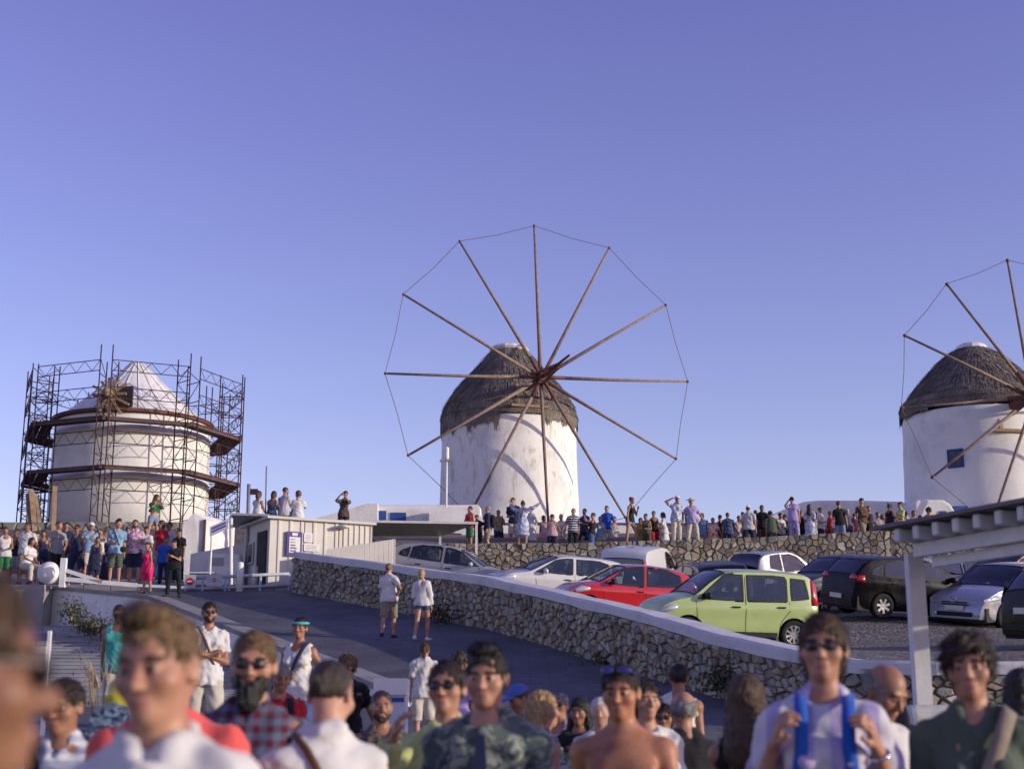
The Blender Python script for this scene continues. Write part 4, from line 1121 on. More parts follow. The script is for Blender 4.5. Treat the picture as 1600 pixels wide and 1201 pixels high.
    for a in sh.ax:
        for sy in (1, -1):
            wx = Matrix.Rotation(-math.pi/2*sy, 4, 'X'); r = sh.wr; y0 = sy*(sh.w(a)-.105)
            if wheel is None:
                t = MB().lathe([(r*.63, -.095), (r*.90, -.10), (r*.985, -.075), (r, 0), (r*.985, .075), (r*.90, .10), (r*.63, .095), (r*.60, .05)], 36)
                ty = t.build('wheel', M_tyre, root, True); q = MB().lathe([(r*.60, .05), (r*.635, .092), (r*.60, .098), (r*.54, .050), (r*.20, .030), (.001, .030)], 36)
                ri = q.build('rim', M_rim if rim != 'dark' else M_in, ty, True)
                sp = MB(); ns = {'spoke': 7, 'dark': 5, 'five': 5, 'disc': 9}[rim]
                for k in range(ns):
                    t_ = 2*math.pi*k/ns
                    wdt = .06 if rim != 'disc' else .045
                    for e in ((-.10, .10) if rim in ('five',) else (0,)):
                        sp.bar((.03*math.cos(t_), .03*math.sin(t_), .072), (r*.59*math.cos(t_+e), r*.59*math.sin(t_+e), .082), wdt*(.6 if rim == 'five' else 1), .03, up=(0, 0, 1))
                sp.lathe([(.001, .05), (.07, .05), (.065, .085), (.001, .09)], 14)
                so = sp.build('spokes', M_rim, ty); kids = (ri, so)
                if rim != 'dark': ri.data.materials.clear(); ri.data.materials.append(M_in if rim != 'disc' else M_rim)
                wheel = ty
            else:
                ty = wheel.copy(); C.objects.link(ty); ty.parent = root
                for k_ in kids: kk = k_.copy(); C.objects.link(kk); kk.parent = ty
            ty.location = (a, y0, r); ty.rotation_euler = (-math.pi/2*sy, a, 0)
    if lights: lights(root, sh)
    return root
def blob(root, name, m, c, r, n=14, M=None, cut=None):
    Mx = Matrix.Translation(c)@(M or Matrix())@Matrix.Diagonal((*r, 1))
    return MB().lathe([(math.sin(t), -math.cos(t)) for t in np.linspace(.04, 3.1, 9)], n, M=Mx).build(name, m, root, True)
def patch(root, name, m, sh, poly, sy, off=.012):
    """lamp or panel that follows the body side"""
    cx = sum(p[0] for p in poly)/len(poly); cz = sum(p[1] for p in poly)/len(poly); P = []
    for i in range(len(poly)):
        a = poly[i]; b = poly[(i+1) % len(poly)]
        for t in (0, .5): P.append((a[0]+(b[0]-a[0])*t, a[1]+(b[1]-a[1])*t))
    n = len(P); Y = lambda x, z: sh.y(max(-sh.L/2, min(sh.L/2, x)), z)
    V = [(cx, sy*(Y(cx, cz)+off*1.2), cz)]+[(cx+(x-cx)*.9, sy*(Y(x, z)+off), cz+(z-cz)*.9) for x, z in P]+[(x, sy*(Y(x, z)-.01), z) for x, z in P]
    F = [(0, i+1, (i+1) % n+1) for i in range(n)]+[(i+1, n+i+1, n+(i+1) % n+1, (i+1) % n+1) for i in range(n)]
    return mk(name, V, F, m, root, True)
def common_lights(front=None, back=None, plate=True, grille=True, tail_poly=None, head_poly=None, fog=True, badge=True, bumper=None):
    def f(root, sh):
        Lf = sh.L/2
        for sy in (1, -1):
            if head_poly: patch(root, 'headlight', M_clear, sh, head_poly, sy)
            if front: blob(root, 'headlight', M_clear, (front[0], sy*front[1], front[2]), front[3])
            if tail_poly: patch(root, 'tail_light', M_red, sh, tail_poly, sy)
            if back: blob(root, 'tail_light', M_red, (back[0], sy*back[1], back[2]), back[3])
            if fog: blob(root, 'fog_light', M_clear, (Lf-.01, sy*sh.W*.33, .36), (.02, .075, .035))
        if grille:
            MB().box(Lf-.02, -sh.W*.28, .30, Lf+.012, sh.W*.28, .40).build('lower_grille', M_trim, root)
            MB().box(Lf-.02, -sh.W*.20, .56, Lf+.010, sh.W*.20, .64).build('grille', M_trim, root)
        if plate:
            for x, z in ((Lf+.016, .44), (-Lf-.016, .62 if plate != 'low' else .42)):
                MB().box(x-.01, -.25, z, x+.01, .25, z+.11).build('number_plate', M_plate, root)
        if bumper: MB().box(-Lf-.012, -sh.W*.40, .34, -Lf+.03, sh.W*.40, .44).build('bumper_strip', M_trim, root)
    return f
# --- shapes (x forward, z up, metres)
def S_panda(): return CarShape(3.54, 1.59, [(-1.77,.50), (-1.765,.80), (-1.73,1.05), (-1.63,1.38), (-1.52,1.49), (-1.2,1.535), (-.3,1.55), (.30,1.50), (.62,1.33), (1.02,1.035), (1.35,.955), (1.62,.84), (1.73,.68), (1.77,.45)],
    [(-1.77,.93), (0,.90), (1.0,.88), (1.8,.8)], 2.30, .29, .22, -.02, .34, .10)
def S_small(): return CarShape(3.43, 1.63, [(-1.715,.50), (-1.70,.80), (-1.66,.98), (-1.45,1.28), (-1.25,1.41), (-.7,1.465), (-.2,1.47), (.2,1.41), (.62,1.18), (.95,.985), (1.3,.90), (1.58,.76), (1.69,.60), (1.715,.42)],
    [(-1.7,.98), (-.8,.93), (0,.90), (1.0,.86), (1.8,.8)], 2.34, .29, .20, .0, .40, .14)
def S_hatch(L=4.0, H=1.46): 
    k = L/4.0; h = H/1.46
    return CarShape(L, 1.70, [(-2.0*k,.50), (-1.985*k,.80), (-1.93*k,.99), (-1.78*k,1.17*h), (-1.60*k,1.34*h), (-1.42*k,1.41*h), (-.9*k,1.455*h), (-.2*k,1.46*h), (.2*k,1.42*h), (.62*k,1.22*h), (1.02*k,1.005), (1.5*k,.90), (1.82*k,.76), (1.95*k,.60), (2.0*k,.42)],
    [(-2.0*k,.98), (-1*k,.95), (0,.925), (1.0*k,.89), (2.0*k,.8)], 2.46*k, .30, .20, .02, .38, .13)
def S_500(): return CarShape(3.55, 1.63, [(-1.775,.45), (-1.76,.75), (-1.70,.95), (-1.55,1.12), (-1.28,1.36), (-1.0,1.45), (-.4,1.488), (.0,1.46), (.35,1.32), (.78,1.04), (1.15,.98), (1.45,.90), (1.66,.76), (1.75,.60), (1.775,.42)],
    [(-1.8,.95), (-.8,.92), (0,.89), (1.0,.86), (1.8,.78)], 2.30, .29, .20, .0, .42, .16)
def S_two(): return CarShape(2.70, 1.66, [(-1.35,.45), (-1.345,.8), (-1.30,1.05), (-1.18,1.40), (-1.0,1.51), (-.5,1.55), (0,1.53), (.35,1.38), (.80,1.02), (1.10,.88), (1.27,.72), (1.33,.58), (1.35,.42)],
    [(-1.4,1.0), (-.5,.95), (.2,.91), (1.4,.8)], 1.87, .30, .21, .0, .38, .14)
def S_van(): return CarShape(4.10, 1.72, [(-2.05,.45), (-2.04,.9), (-2.02,1.2), (-1.95,1.62), (-1.82,1.78), (-1.2,1.83), (-.2,1.82), (.25,1.74), (.62,1.50), (1.05,1.16), (1.5,1.02), (1.85,.86), (2.0,.66), (2.05,.42)],
    [(-2.05,1.10), (0,1.05), (1.0,.98), (2.1,.85)], 2.65, .31, .22, .05, .22, .08)
P_green = glossy('paint_lime', (.40,.50,.19), .35, .6, 0, .06); P_redc = glossy('paint_red', (.50,.012,.018), .22, 1, 0, .08)
P_silver = glossy('paint_silver', (.36,.37,.40), .4, .6, .1, .06); P_whitec = glossy('paint_white', (.60,.60,.61), .35, .7, 0, .06)
P_black = glossy('paint_black', (.005,.005,.007), .28, .0, 0, .3); P_black.node_tree.nodes['Principled BSDF'].inputs['Specular IOR Level'].default_value = .16; P_dark = glossy('paint_dark_grey', (.035,.038,.045), .42, .35, 0, .15)
P_dred = glossy('paint_dark_red', (.22,.012,.02), .25, 1, 0, .1); P_astra = glossy('paint_silver_blue', (.40,.41,.46), .28, 1, .4, .06)
def slope(x, y, e=.7): return (-(zL(x+e, y)-zL(x-e, y))/(2*e), -(zL(x, y+e)-zL(x, y-e))/(2*e), 1)
def place_car(px, D, head_deg, **kw):
    """px: image column of the car's middle; head_deg: heading measured from +X anticlockwise"""
    x = (px-800)/FPX*(D*math.cos(PITCH)+.0)*1.0
    x = at(px, 950, D).x
    return dict(loc=(x, D, zL(x, D)+.012), rz=R(head_deg), tilt=slope(x, D), **kw)
panda_w = [[(.93,.945), (.40,1.36), (.33,1.415), (-.03,1.43), (-.03,.945)], [(-.16,.945), (-.16,1.43), (-.95,1.42), (-1.0,1.36), (-1.0,.955)], [(-1.13,.98), (-1.13,1.385), (-1.42,1.36), (-1.50,1.02)]]
def hatch5(k=1, h=1): return [[(.86*k,.955), (.32*k,1.29*h), (.02*k,1.36*h), (-.12*k,1.365*h), (-.12*k,.965)], [(-.26*k,.97), (-.26*k,1.365*h), (-.85*k,1.355*h), (-1.10*k,1.30*h), (-1.16*k,1.00)], [(-1.26*k,1.02), (-1.22*k,1.27*h), (-1.45*k,1.14*h), (-1.5*k,1.05)]]
def hatch3(k=1, h=1): return [[(.86*k,.955), (.30*k,1.30*h), (.02*k,1.37*h), (-.30*k,1.375*h), (-.30*k,.965)], [(-.42*k,.975), (-.42*k,1.37*h), (-.95*k,1.34*h), (-1.25*k,1.18*h), (-1.22*k,1.05)]]
w_small = [[(.80,.93), (.34,1.26), (.10,1.36), (-.18,1.38), (-.18,.945)], [(-.30,.955), (-.30,1.38), (-.80,1.37), (-1.12,1.27), (-1.16,1.12), (-1.05,1.01)]]
w500 = [[(.62,.93), (.30,1.22), (.02,1.36), (-.30,1.40), (-.34,.94)], [(-.46,.95), (-.44,1.39), (-.80,1.34), (-1.08,1.16), (-1.06,.99)]]
w_two = [[(.62,.96), (.22,1.32), (-.05,1.42), (-.34,1.44), (-.34,.97)], [(-.46,.99), (-.46,1.44), (-.80,1.42), (-.86,1.10)]]
def gap5(k=1): return [[(.92*k,.93), (.86*k,.75), (.78*k,.30)], [(-.19*k,.93), (-.19*k,.32)], [(-1.2*k,.96), (-1.12*k,.80), (-.92*k,.62)], [(.80*k,.29), (-.75*k,.29)]]
car('pale green small hatchback parked right behind the whitewashed stone wall', sh=S_panda(), paint=P_green, side_w=panda_w, screen=(.34,.98,.07), rear=None, trim=True,
    doors=[[(.98,.90), (.95,.60), (.90,.30)], [(-.095,1.40), (-.095,.32)], [(-1.06,.93), (-1.06,.75), (-.86,.50), (-.84,.33)], [(.88,.28), (-.8,.28)]], handles=[(.12,.80), (-.88,.82)], rim='disc', mirror=(.74,1.0), name='parked_car',
    lights=common_lights(tail_poly=[(-1.58,.86), (-1.56,1.42), (-1.69,1.30), (-1.755,.86)], head_poly=[(1.38,.70), (1.34,.80), (1.52,.83), (1.70,.70), (1.70,.63)]), **place_car(1132, 28.8, 194)).scale = (.96, .96, .98)
car('bright red three door hatchback behind the green one', sh=S_small(), paint=P_redc, side_w=w_small, screen=(.28,.92,.08), trim=True, doors=[[(.84,.92), (.82,.7), (.76,.28)], [(-.24,.92), (-.27,.6), (-.30,.30)]], handles=[(-.10,.80)], rim='five', mirror=(.62,.98),
    lights=common_lights(head_poly=[(1.18,.72), (1.16,.80), (1.38,.82), (1.62,.68), (1.62,.60)], tail_poly=[(-1.50,.86), (-1.52,1.08), (-1.64,.98), (-1.67,.84)]), **place_car(972, 35.6, 195))
car('white five door hatchback between the silver car and the red one', sh=S_hatch(4.2,1.47), paint=P_whitec, side_w=hatch5(1.05,1.0), screen=(.30,1.02,.08), doors=gap5(1.05), handles=[(.0,.80), (-.95,.82)], trim=False, rim='five',
    lights=common_lights(head_poly=[(1.5,.72), (1.45,.82), (1.7,.82), (1.95,.68), (1.95,.6)], tail_poly=[(-1.8,.86), (-1.84,1.06), (-1.99,.96), (-2.03,.84)]), **place_car(868, 39.5, 197))
car('silver five door hatchback nearest the parking kiosk', sh=S_hatch(4.0,1.45), paint=P_silver, side_w=hatch5(), screen=(.30,1.0,.08), rear=(-1.90,-1.60,.10), doors=gap5(), handles=[(.0,.80), (-.90,.82)], trim=False, rim='five',
    lights=common_lights(tail_poly=[(-1.74,.84), (-1.72,1.0), (-1.90,1.0), (-1.95,.84)], head_poly=[(1.4,.72), (1.38,.80), (1.6,.8), (1.85,.66), (1.85,.6)]), **place_car(706, 41.5, -12))
car('white van with roof bars parked against the far stone wall', sh=S_van(), paint=P_whitec, side_w=[[(.92,1.12), (.55,1.46), (.1,1.62), (-.05,1.62), (-.05,1.12)]], screen=(.40,1.0,.08), rear=(-2.045,-1.99,.10), doors=[[(.95,1.05), (.9,.35)], [(-.12,1.6), (-.12,.35)]], handles=[(.02,.95)], trim=True, rim='disc', cat='van', name='parked_van',
    lights=common_lights(tail_poly=[(-1.96,.9), (-1.96,1.5), (-2.04,1.5), (-2.045,.9)], bumper=1), **place_car(1003, 44.5, 68))
car('dark grey saloon mostly hidden between the white van and the green hatchback', sh=S_hatch(4.1,1.42), paint=P_dark, side_w=hatch5(1.02,.97), screen=(.32,1.0,.08), rear=(-1.9,-1.62,.1), doors=gap5(1.02), trim=False, lights=common_lights(tail_poly=[(-1.74,.84), (-1.72,1.0), (-1.90,1.0), (-1.95,.84)]), **place_car(1106, 43, 100))
car('tiny silver two seater with a dark rear window by the far wall', sh=S_two(), paint=P_silver, side_w=w_two, screen=(.30,.82,.08), rear=(-1.32,-1.08,.10), doors=[[(.68,.93), (.62,.4)], [(-.40,.95), (-.42,.4)]], handles=[(-.26,.84)], trim=True, rim='spoke',
    lights=common_lights(tail_poly=[(-1.12,.80), (-1.12,.98), (-1.26,.98), (-1.32,.8)], grille=False, plate='low'), **place_car(1215, 43.2, 32))
car('rounded dark small car with circular headlights behind the black one', sh=S_500(), paint=P_dark, side_w=w500, screen=(.20,.74,.08), doors=[[(.68,.92), (.62,.3)], [(-.40,.94), (-.42,.32)]], handles=[(-.24,.82)], trim=False, rim='spoke',
    lights=common_lights(front=(1.56,.56,.78,(.10,.12,.12)), grille=True, tail_poly=[(-1.5,.8), (-1.5,1.0), (-1.62,1.0), (-1.66,.8)]), **place_car(1310, 38.2, 208))
car('black five door hatchback with red tail lights and steel wheels', sh=S_hatch(3.97,1.46), paint=P_black, side_w=hatch5(), screen=(.30,1.0,.08), rear=(-1.88,-1.60,.12), doors=gap5(), handles=[(.0,.82), (-.90,.84)], trim=False, rim='spoke',
    lights=common_lights(back=(-1.90,.60,.93,(.07,.15,.085)), tail_poly=[(-1.70,.84), (-1.70,1.0), (-1.86,1.0), (-1.93,.86)], plate='low', bumper=1, head_poly=[(1.4,.72), (1.38,.80), (1.6,.8), (1.85,.66), (1.85,.6)]), **place_car(1415, 35.2, 19))
car('white car mostly hidden behind the black hatchback', sh=S_hatch(4.2,1.45), paint=P_whitec, side_w=hatch5(1.05), screen=(.30,1.02,.08), rear=(-1.98,-1.7,.1), doors=gap5(1.05), trim=False, lights=common_lights(), **place_car(1480, 41.5, 35))
car('dark red hatchback at the back behind the silver one with the slanted headlights', sh=S_hatch(4.0,1.50), paint=P_dred, side_w=hatch5(1,1.02), screen=(.30,1.0,.08), doors=gap5(), trim=False, lights=common_lights(head_poly=[(1.4,.72), (1.38,.80), (1.6,.8), (1.85,.66), (1.85,.6)]), **place_car(1585, 39.5, 205))
def astra_l(root, sh):
    common_lights(head_poly=[(1.48,.70), (1.50,.76), (1.75,.80), (2.08,.70), (2.10,.63), (1.8,.64)])(root, sh); Lf = sh.L/2
    MB().bar((Lf+.02, -.62, .70), (Lf+.02, .62, .70), .02, .02).build('grille_bar', M_chrome, root); MB().bar((Lf+.02, -.55, .60), (Lf+.02, .55, .60), .02, .015).build('grille_bar', M_chrome, root)
    MB().tube([(Lf+.03, .075*math.cos(t), .69+.075*math.sin(t)) for t in np.linspace(0, 6.28, 16, endpoint=False)], .009, 6, closed=True).tube([(Lf+.03, -.07, .672), (Lf+.035, .015, .695), (Lf+.03, -.015, .685), (Lf+.03, .07, .708)], .008, 5).build('badge', M_chrome, root)
car('silver hatchback with a chrome barred grille facing the camera at the right', sh=S_hatch(4.37,1.48), paint=P_astra, side_w=hatch5(1.09,1.01), screen=(.30,1.12,.08), doors=gap5(1.09), handles=[(.0,.82), (-1.0,.84)], trim=False, rim='dark', lights=astra_l, **place_car(1574, 35.0, 218))
car('black car cut off by the right edge beside the gravel, only its tail showing', sh=S_hatch(4.0,1.5), paint=P_black, side_w=hatch5(1,1.02), screen=(.30,1.0,.08), rear=(-1.88,-1.60,.12), doors=gap5(), trim=False, lights=common_lights(tail_poly=[(-1.66,.84), (-1.70,1.12), (-1.90,1.08), (-1.97,.84)], bumper=1), **place_car(1756, 25.5, 12))
# ------------------------------------------------------------------ windmills
def mat_thatch():
    m, nt, b = new_mat('thatch'); co = coords(nt, (1,1,1), True)
    f = noise_t(nt, co, 1.6, 5); g = noise_t(nt, co, 22, 5, .7)
    col = ramp(nt, f, [(.3, (.14,.125,.118)), (.7, (.27,.24,.205))])
    col = mixc(nt, 1.0, col, ramp(nt, g, [(.3, (.55,.55,.55)), (.7, (1.5,1.45,1.4))]), 'MULTIPLY')
    nt.links.new(col, b.inputs['Base Color']); b.inputs['Roughness'].default_value = .95; b.inputs['Specular IOR Level'].default_value = .1
    bump(nt, b, g, .6, .04); return m
M_thatch = mat_thatch()
M_pole = rough_mat('weathered_pole', (.24,.17,.14), .3, 4, .8, .3, 30)
M_redwood = rough_mat('dark_red_wood', (.15,.065,.05), .3, 6, .8, .3, 30)
M_wood = rough_mat('bare_wood', (.30,.21,.13), .3, 5, .85, .4, 30, aniso=(1,1,.3))
M_rope = rough_mat('rope', (.16,.13,.12), .1, 10, .9, 0)
M_blue = rough_mat('blue_paint', (.03,.08,.28), .15, 8, .6, .1)
M_scaf = rough_mat('scaffold_rust', (.048,.024,.034), .4, 8, .7, .2)
M_plank = rough_mat('scaffold_plank', (.09,.055,.055), .35, 6, .9, .4, 30, perobj=.3)
M_felt = plaster('pale_roof_felt', (.72,.71,.69), (.45,.43,.42), .4, 2.2)
def mill(label, cx_px, D, r_px, y_eave, y_top, roofprof, axle_deg, hub_px, hub_py, a_len, sail_px, ang0, wall_mat, cap=True, bs=True, windows=(), fringe=None, seed=1, missing=()):
    """axle_deg: heading of the axle, 0 = towards -Y, positive towards +X"""
    c = at(cx_px, 700, D); Rm = r_px/FPX*D; zb = zP(c.x, D)-.6
    root = thing('windmill', (c.x, D, zb), label, 'windmill'); o0 = Vector((c.x, D, zb))
    ze = at(cx_px, y_eave, D-Rm).z-zb; r_ = random.Random(seed)
    prof = [(Rm*1.035, 0), (Rm*1.02, ze*.35), (Rm*1.0, ze*.8), (Rm*.995, ze+.25)]
    prof = [(float(np.interp(z, [p[1] for p in prof], [p[0] for p in prof])), z) for z in np.linspace(0, ze+.25, 26)]
    mb = MB(); n = 72; V = []; F = []
    for i, (rr0, z) in enumerate(prof):
        for k in range(n):
            t = 2*math.pi*k/n; q = rr0+.035*noise.noise(Vector((math.cos(t)*3, math.sin(t)*3, z*.8+seed)))
            V.append((q*math.cos(t), q*math.sin(t), z))
    for i in range(len(prof)-1): F += [(i*n+k, i*n+(k+1) % n, (i+1)*n+(k+1) % n, (i+1)*n+k) for k in range(n)]
    F += [tuple((len(prof)-1)*n+k for k in range(n))]
    mk('wall', V, F, wall_mat, root, True)
    # roof
    P = []
    for (f, y) in roofprof: P.append((f*Rm, at(cx_px, y, D).z-zb))
    zlist = [p[1] for p in P][::-1]; rl = [p[0] for p in P][::-1]
    up = [(P[0][0]*.93, P[0][1]-.05)]+P
    if fringe is None:
        MB().lathe([(Rm*1.02, P[0][1]-.18), (Rm*1.06, P[0][1]-.16), (Rm*1.06, P[0][1]-.02), (Rm*1.0, P[0][1])], 64).build('eave_ring', M_wood, root, False)
        rf = MB().lathe([(Rm*1.0, P[0][1]-.01)]+P+[(.01, P[-1][1]+.02)], 48).build('roof', M_felt, root, False)
        for k in range(16):   # seams of the felt
            t = 2*math.pi*k/16; s = MB().tube([((p[0]+.012)*math.cos(t), (p[0]+.012)*math.sin(t), p[1]+.012) for p in P], .012, 5); s.build('seam', M_felt, rf)
    else:
        rf = MB().lathe(up+[(.01, P[-1][1]+.02)], 56).build('roof', M_thatch, root, True)
        V = []; F = []
        Pz = np.array(zlist); Pr = np.array(rl)
        prof_len = 0; seg = []
        for i in range(len(P)-1): l = math.dist(P[i], P[i+1]); seg.append((prof_len, l)); prof_len += l
        def pt(u):
            s = u*prof_len
            for i, (a, l) in enumerate(seg):
                if s <= a+l or i == len(seg)-1:
                    t = (s-a)/l; return P[i][0]+(P[i+1][0]-P[i][0])*t, P[i][1]+(P[i+1][1]-P[i][1])*t
        def strand(t, r0, z0, r1, z1, w, tw):
            n0 = len(V); c0, s0 = math.cos(t), math.sin(t); tx, ty = -s0*w, c0*w; t1 = t+tw; c1, s1 = math.cos(t1), math.sin(t1)
            V.extend([(r0*c0-tx, r0*s0-ty, z0), (r0*c0+tx, r0*s0+ty, z0), (r1*c1+tx*.5, r1*s1+ty*.5, z1), (r1*c1-tx*.5, r1*s1-ty*.5, z1)]); F.append((n0, n0+1, n0+2, n0+3))
        for q in range(9000):
            u = 1-math.sqrt(r_.random()); r0, z0 = pt(min(.97, u+.05)); L = r_.uniform(.25, .5)
            lay = math.floor(u*9)/9; u1 = max(0, u-L/prof_len); r1, z1 = pt(u1); t = r_.uniform(0, 6.283)
            h = .03+r_.random()*.05+.05*((u*9) % 1)
            strand(t, r0+.01, z0+.01, r1+h, z1+h*.6, r_.uniform(.02, .045), r_.uniform(-.02, .02))
        # hanging clumps round the eaves
        for q in range(7000):
            t = r_.uniform(0, 6.283); cl = fringe(t)*(.55+.45*abs(noise.noise(Vector((math.cos(t)*9, math.sin(t)*9, seed))))*2.2)
            L = max(.18, cl*r_.uniform(.7, 1.1)); a, l = P[0]; r0 = a+r_.uniform(-.10, .06); z0 = l+r_.uniform(-.05, .30)
            r1 = max(Rm*1.02+.02, a+r_.uniform(-.10, .05)); strand(t, r0, z0, r1, z0-L, r_.uniform(.018, .04), r_.uniform(-.012, .012))
        mk('straw', V, F, M_thatch, rf, kind='stuff')
        if cap:
            zt = P[-1][1]; rt = P[-1][0]
            MB().lathe([(rt*1.15, zt-.15), (rt*1.25, zt-.02), (rt*1.08, zt+.12), (rt*.7, zt+.22), (.01, zt+.27)], 14).build('roof_cap', M_felt, root, False)
    for (wx, wy, ww, wh) in windows:
        t = math.asin(max(-1, min(1, (wx-cx_px)/FPX*D/Rm))); zc = at(wx, wy, D-Rm*math.cos(t)).z-zb
        view = -math.atan2(c.x, D); tt = t+view  # angle measured from -Y
        M = Matrix.Rotation(tt, 4, 'Z')@Matrix.Translation((0, -Rm*1.0, zc)); w = ww/FPX*D/2; h = wh/FPX*D/2
        wo_ = MB().box(-w, -.03, -h, w, .12, h, M).build('window', M_blue, root)
        fr2 = MB(); 
        for (a, b_, c_, d) in ((-w-.05, -h-.05, -w, h+.05), (w, -h-.05, w+.05, h+.05), (-w, -h-.05, w, -h), (-w, h, w, h+.05), (-.02, -h, .02, h)): fr2.box(a, -.06, b_, c_, .1, d, M)
        fr2.build('frame', M_blue, wo_)
        MB().box(-w+.04, -.045, -h+.04, w-.04, -.035, h-.04, M).build('pane', M_lens, wo_)
    # axle, hub, poles
    ad = R(axle_deg); A = Vector((math.sin(ad), -math.cos(ad), 0)); Rt = Vector((math.cos(ad), math.sin(ad), 0)); U = Vector((0, 0, 1))
    hub = A*a_len; zh = at(hub_px, hub_py, D+hub.y).z-zb; hub.z = zh
    MB().tube([Vector((0, 0, zh))+A*(Rm*.4), hub-A*.05], .16, 12).build('axle', M_redwood, root, True)
    w = MB(); w.bar(Vector((0, 0, zh-.45))+A*(Rm*.93)-Rt*.75, Vector((0, 0, zh-.45))+A*(Rm*.93)+Rt*.75, .18)
    w.build('beam', M_redwood, root)
    for s in (-1, 1): MB().bar(Vector((0, 0, zh-1.0))+A*(Rm*1.0)+Rt*s*.55, Vector((0, 0, zh+.15))+A*(Rm*.9)+Rt*s*.55, .13).build('post', M_wood, root)
    MB().bar(Vector((0, 0, zh-1.02))+A*(Rm*1.02)-Rt*.95, Vector((0, 0, zh-1.02))+A*(Rm*1.02)+Rt*.95, .14, .12).build('beam', M_wood, root)
    hb_ = MB().lathe([(.001, -.28), (.20, -.26), (.23, 0), (.20, .26), (.001, .28)], 14, M=Matrix.Translation(hub)@Matrix.Rotation(ad, 4, 'Z')@Matrix.Rotation(math.pi/2, 4, 'X')).build('hub', M_redwood, root)
    Ls = sail_px/FPX*(D+hub.y); tips = []
    if bs:
        tip = hub+A*4.1+U*.12; MB().tube([hub, tip], .10, 8, r2=.055).build('bowsprit', M_redwood, root, True)
        for k in range(3):
            d = (Rt*math.cos(k*2.1+.5)+U*math.sin(k*2.1+.5))*.35; MB().bar(hub+d, hub+A*2.6+d*.25, .10).build('brace', M_redwood, root)
    for k in range(12):
        a = R(ang0-30*k); d = Rt*math.cos(a)+U*math.sin(a); s = hub+A*(.10 if k % 2 else -.10)
        L = Ls*r_.uniform(.985, 1.015); e = hub+d*L+A*.02; tips.append(e)
        b = MB().tube([s, s.lerp(e, .5)+U*r_.uniform(-.04, .04), e], .00135*D, 8, r2=.00075*D); p = b.build('sail_pole', M_pole, root, True)
        MB().tube([s, s+d*1.15], .10, 8, r2=.092).build('root_wrap', M_redwood, p, True)
        MB().tube([e-d*.10, e+d*.04], .06, 8).build('tip', M_redwood, p, True)
    for k in range(12):
        a, b = tips[k], tips[(k+1) % 12]; m_ = a.lerp(b, .5)-U*.03+ (hub-a.lerp(b, .5))*.008
        MB().tube([a, m_, b], .00022*D, 4).build('rope', M_rope, root)
    return root, o0, zh, Rm
def fr_c(t):   # centre mill: long hanks on the left and in front-left, short in front-right
    d = math.degrees(t) % 360  # 270 = facing camera, 180 = left
    if 170 < d < 262: return 1.05
    if 262 <= d < 300: return .22
    return .62
mill('white windmill with twelve bare sail poles and shaggy thatch in the middle of the view', 795.5, 72.0, 107, 653, 540, [(1.01,660), (.97,640), (.76,607), (.565,586), (.40,565), (.24,546)], 17, 850, 590, 5.35, 258, 92.5, M_mill, fringe=fr_c, seed=3)
def fr_r(t):
    d = math.degrees(t) % 360
    return .55 if not (215 < d < 300) else .16
mill('windmill with pale thatch tip at the right edge, its poles cut off by the frame', 1529, 58.5, 116, 640, 540, [(1.0,642), (.93,628), (.72,598), (.48,570), (.32,553), (.18,545)], 9, 1603, 620, 4.7, 230, 96.5, M_mill2, windows=((1495,713,21,25),), fringe=fr_r, seed=8)
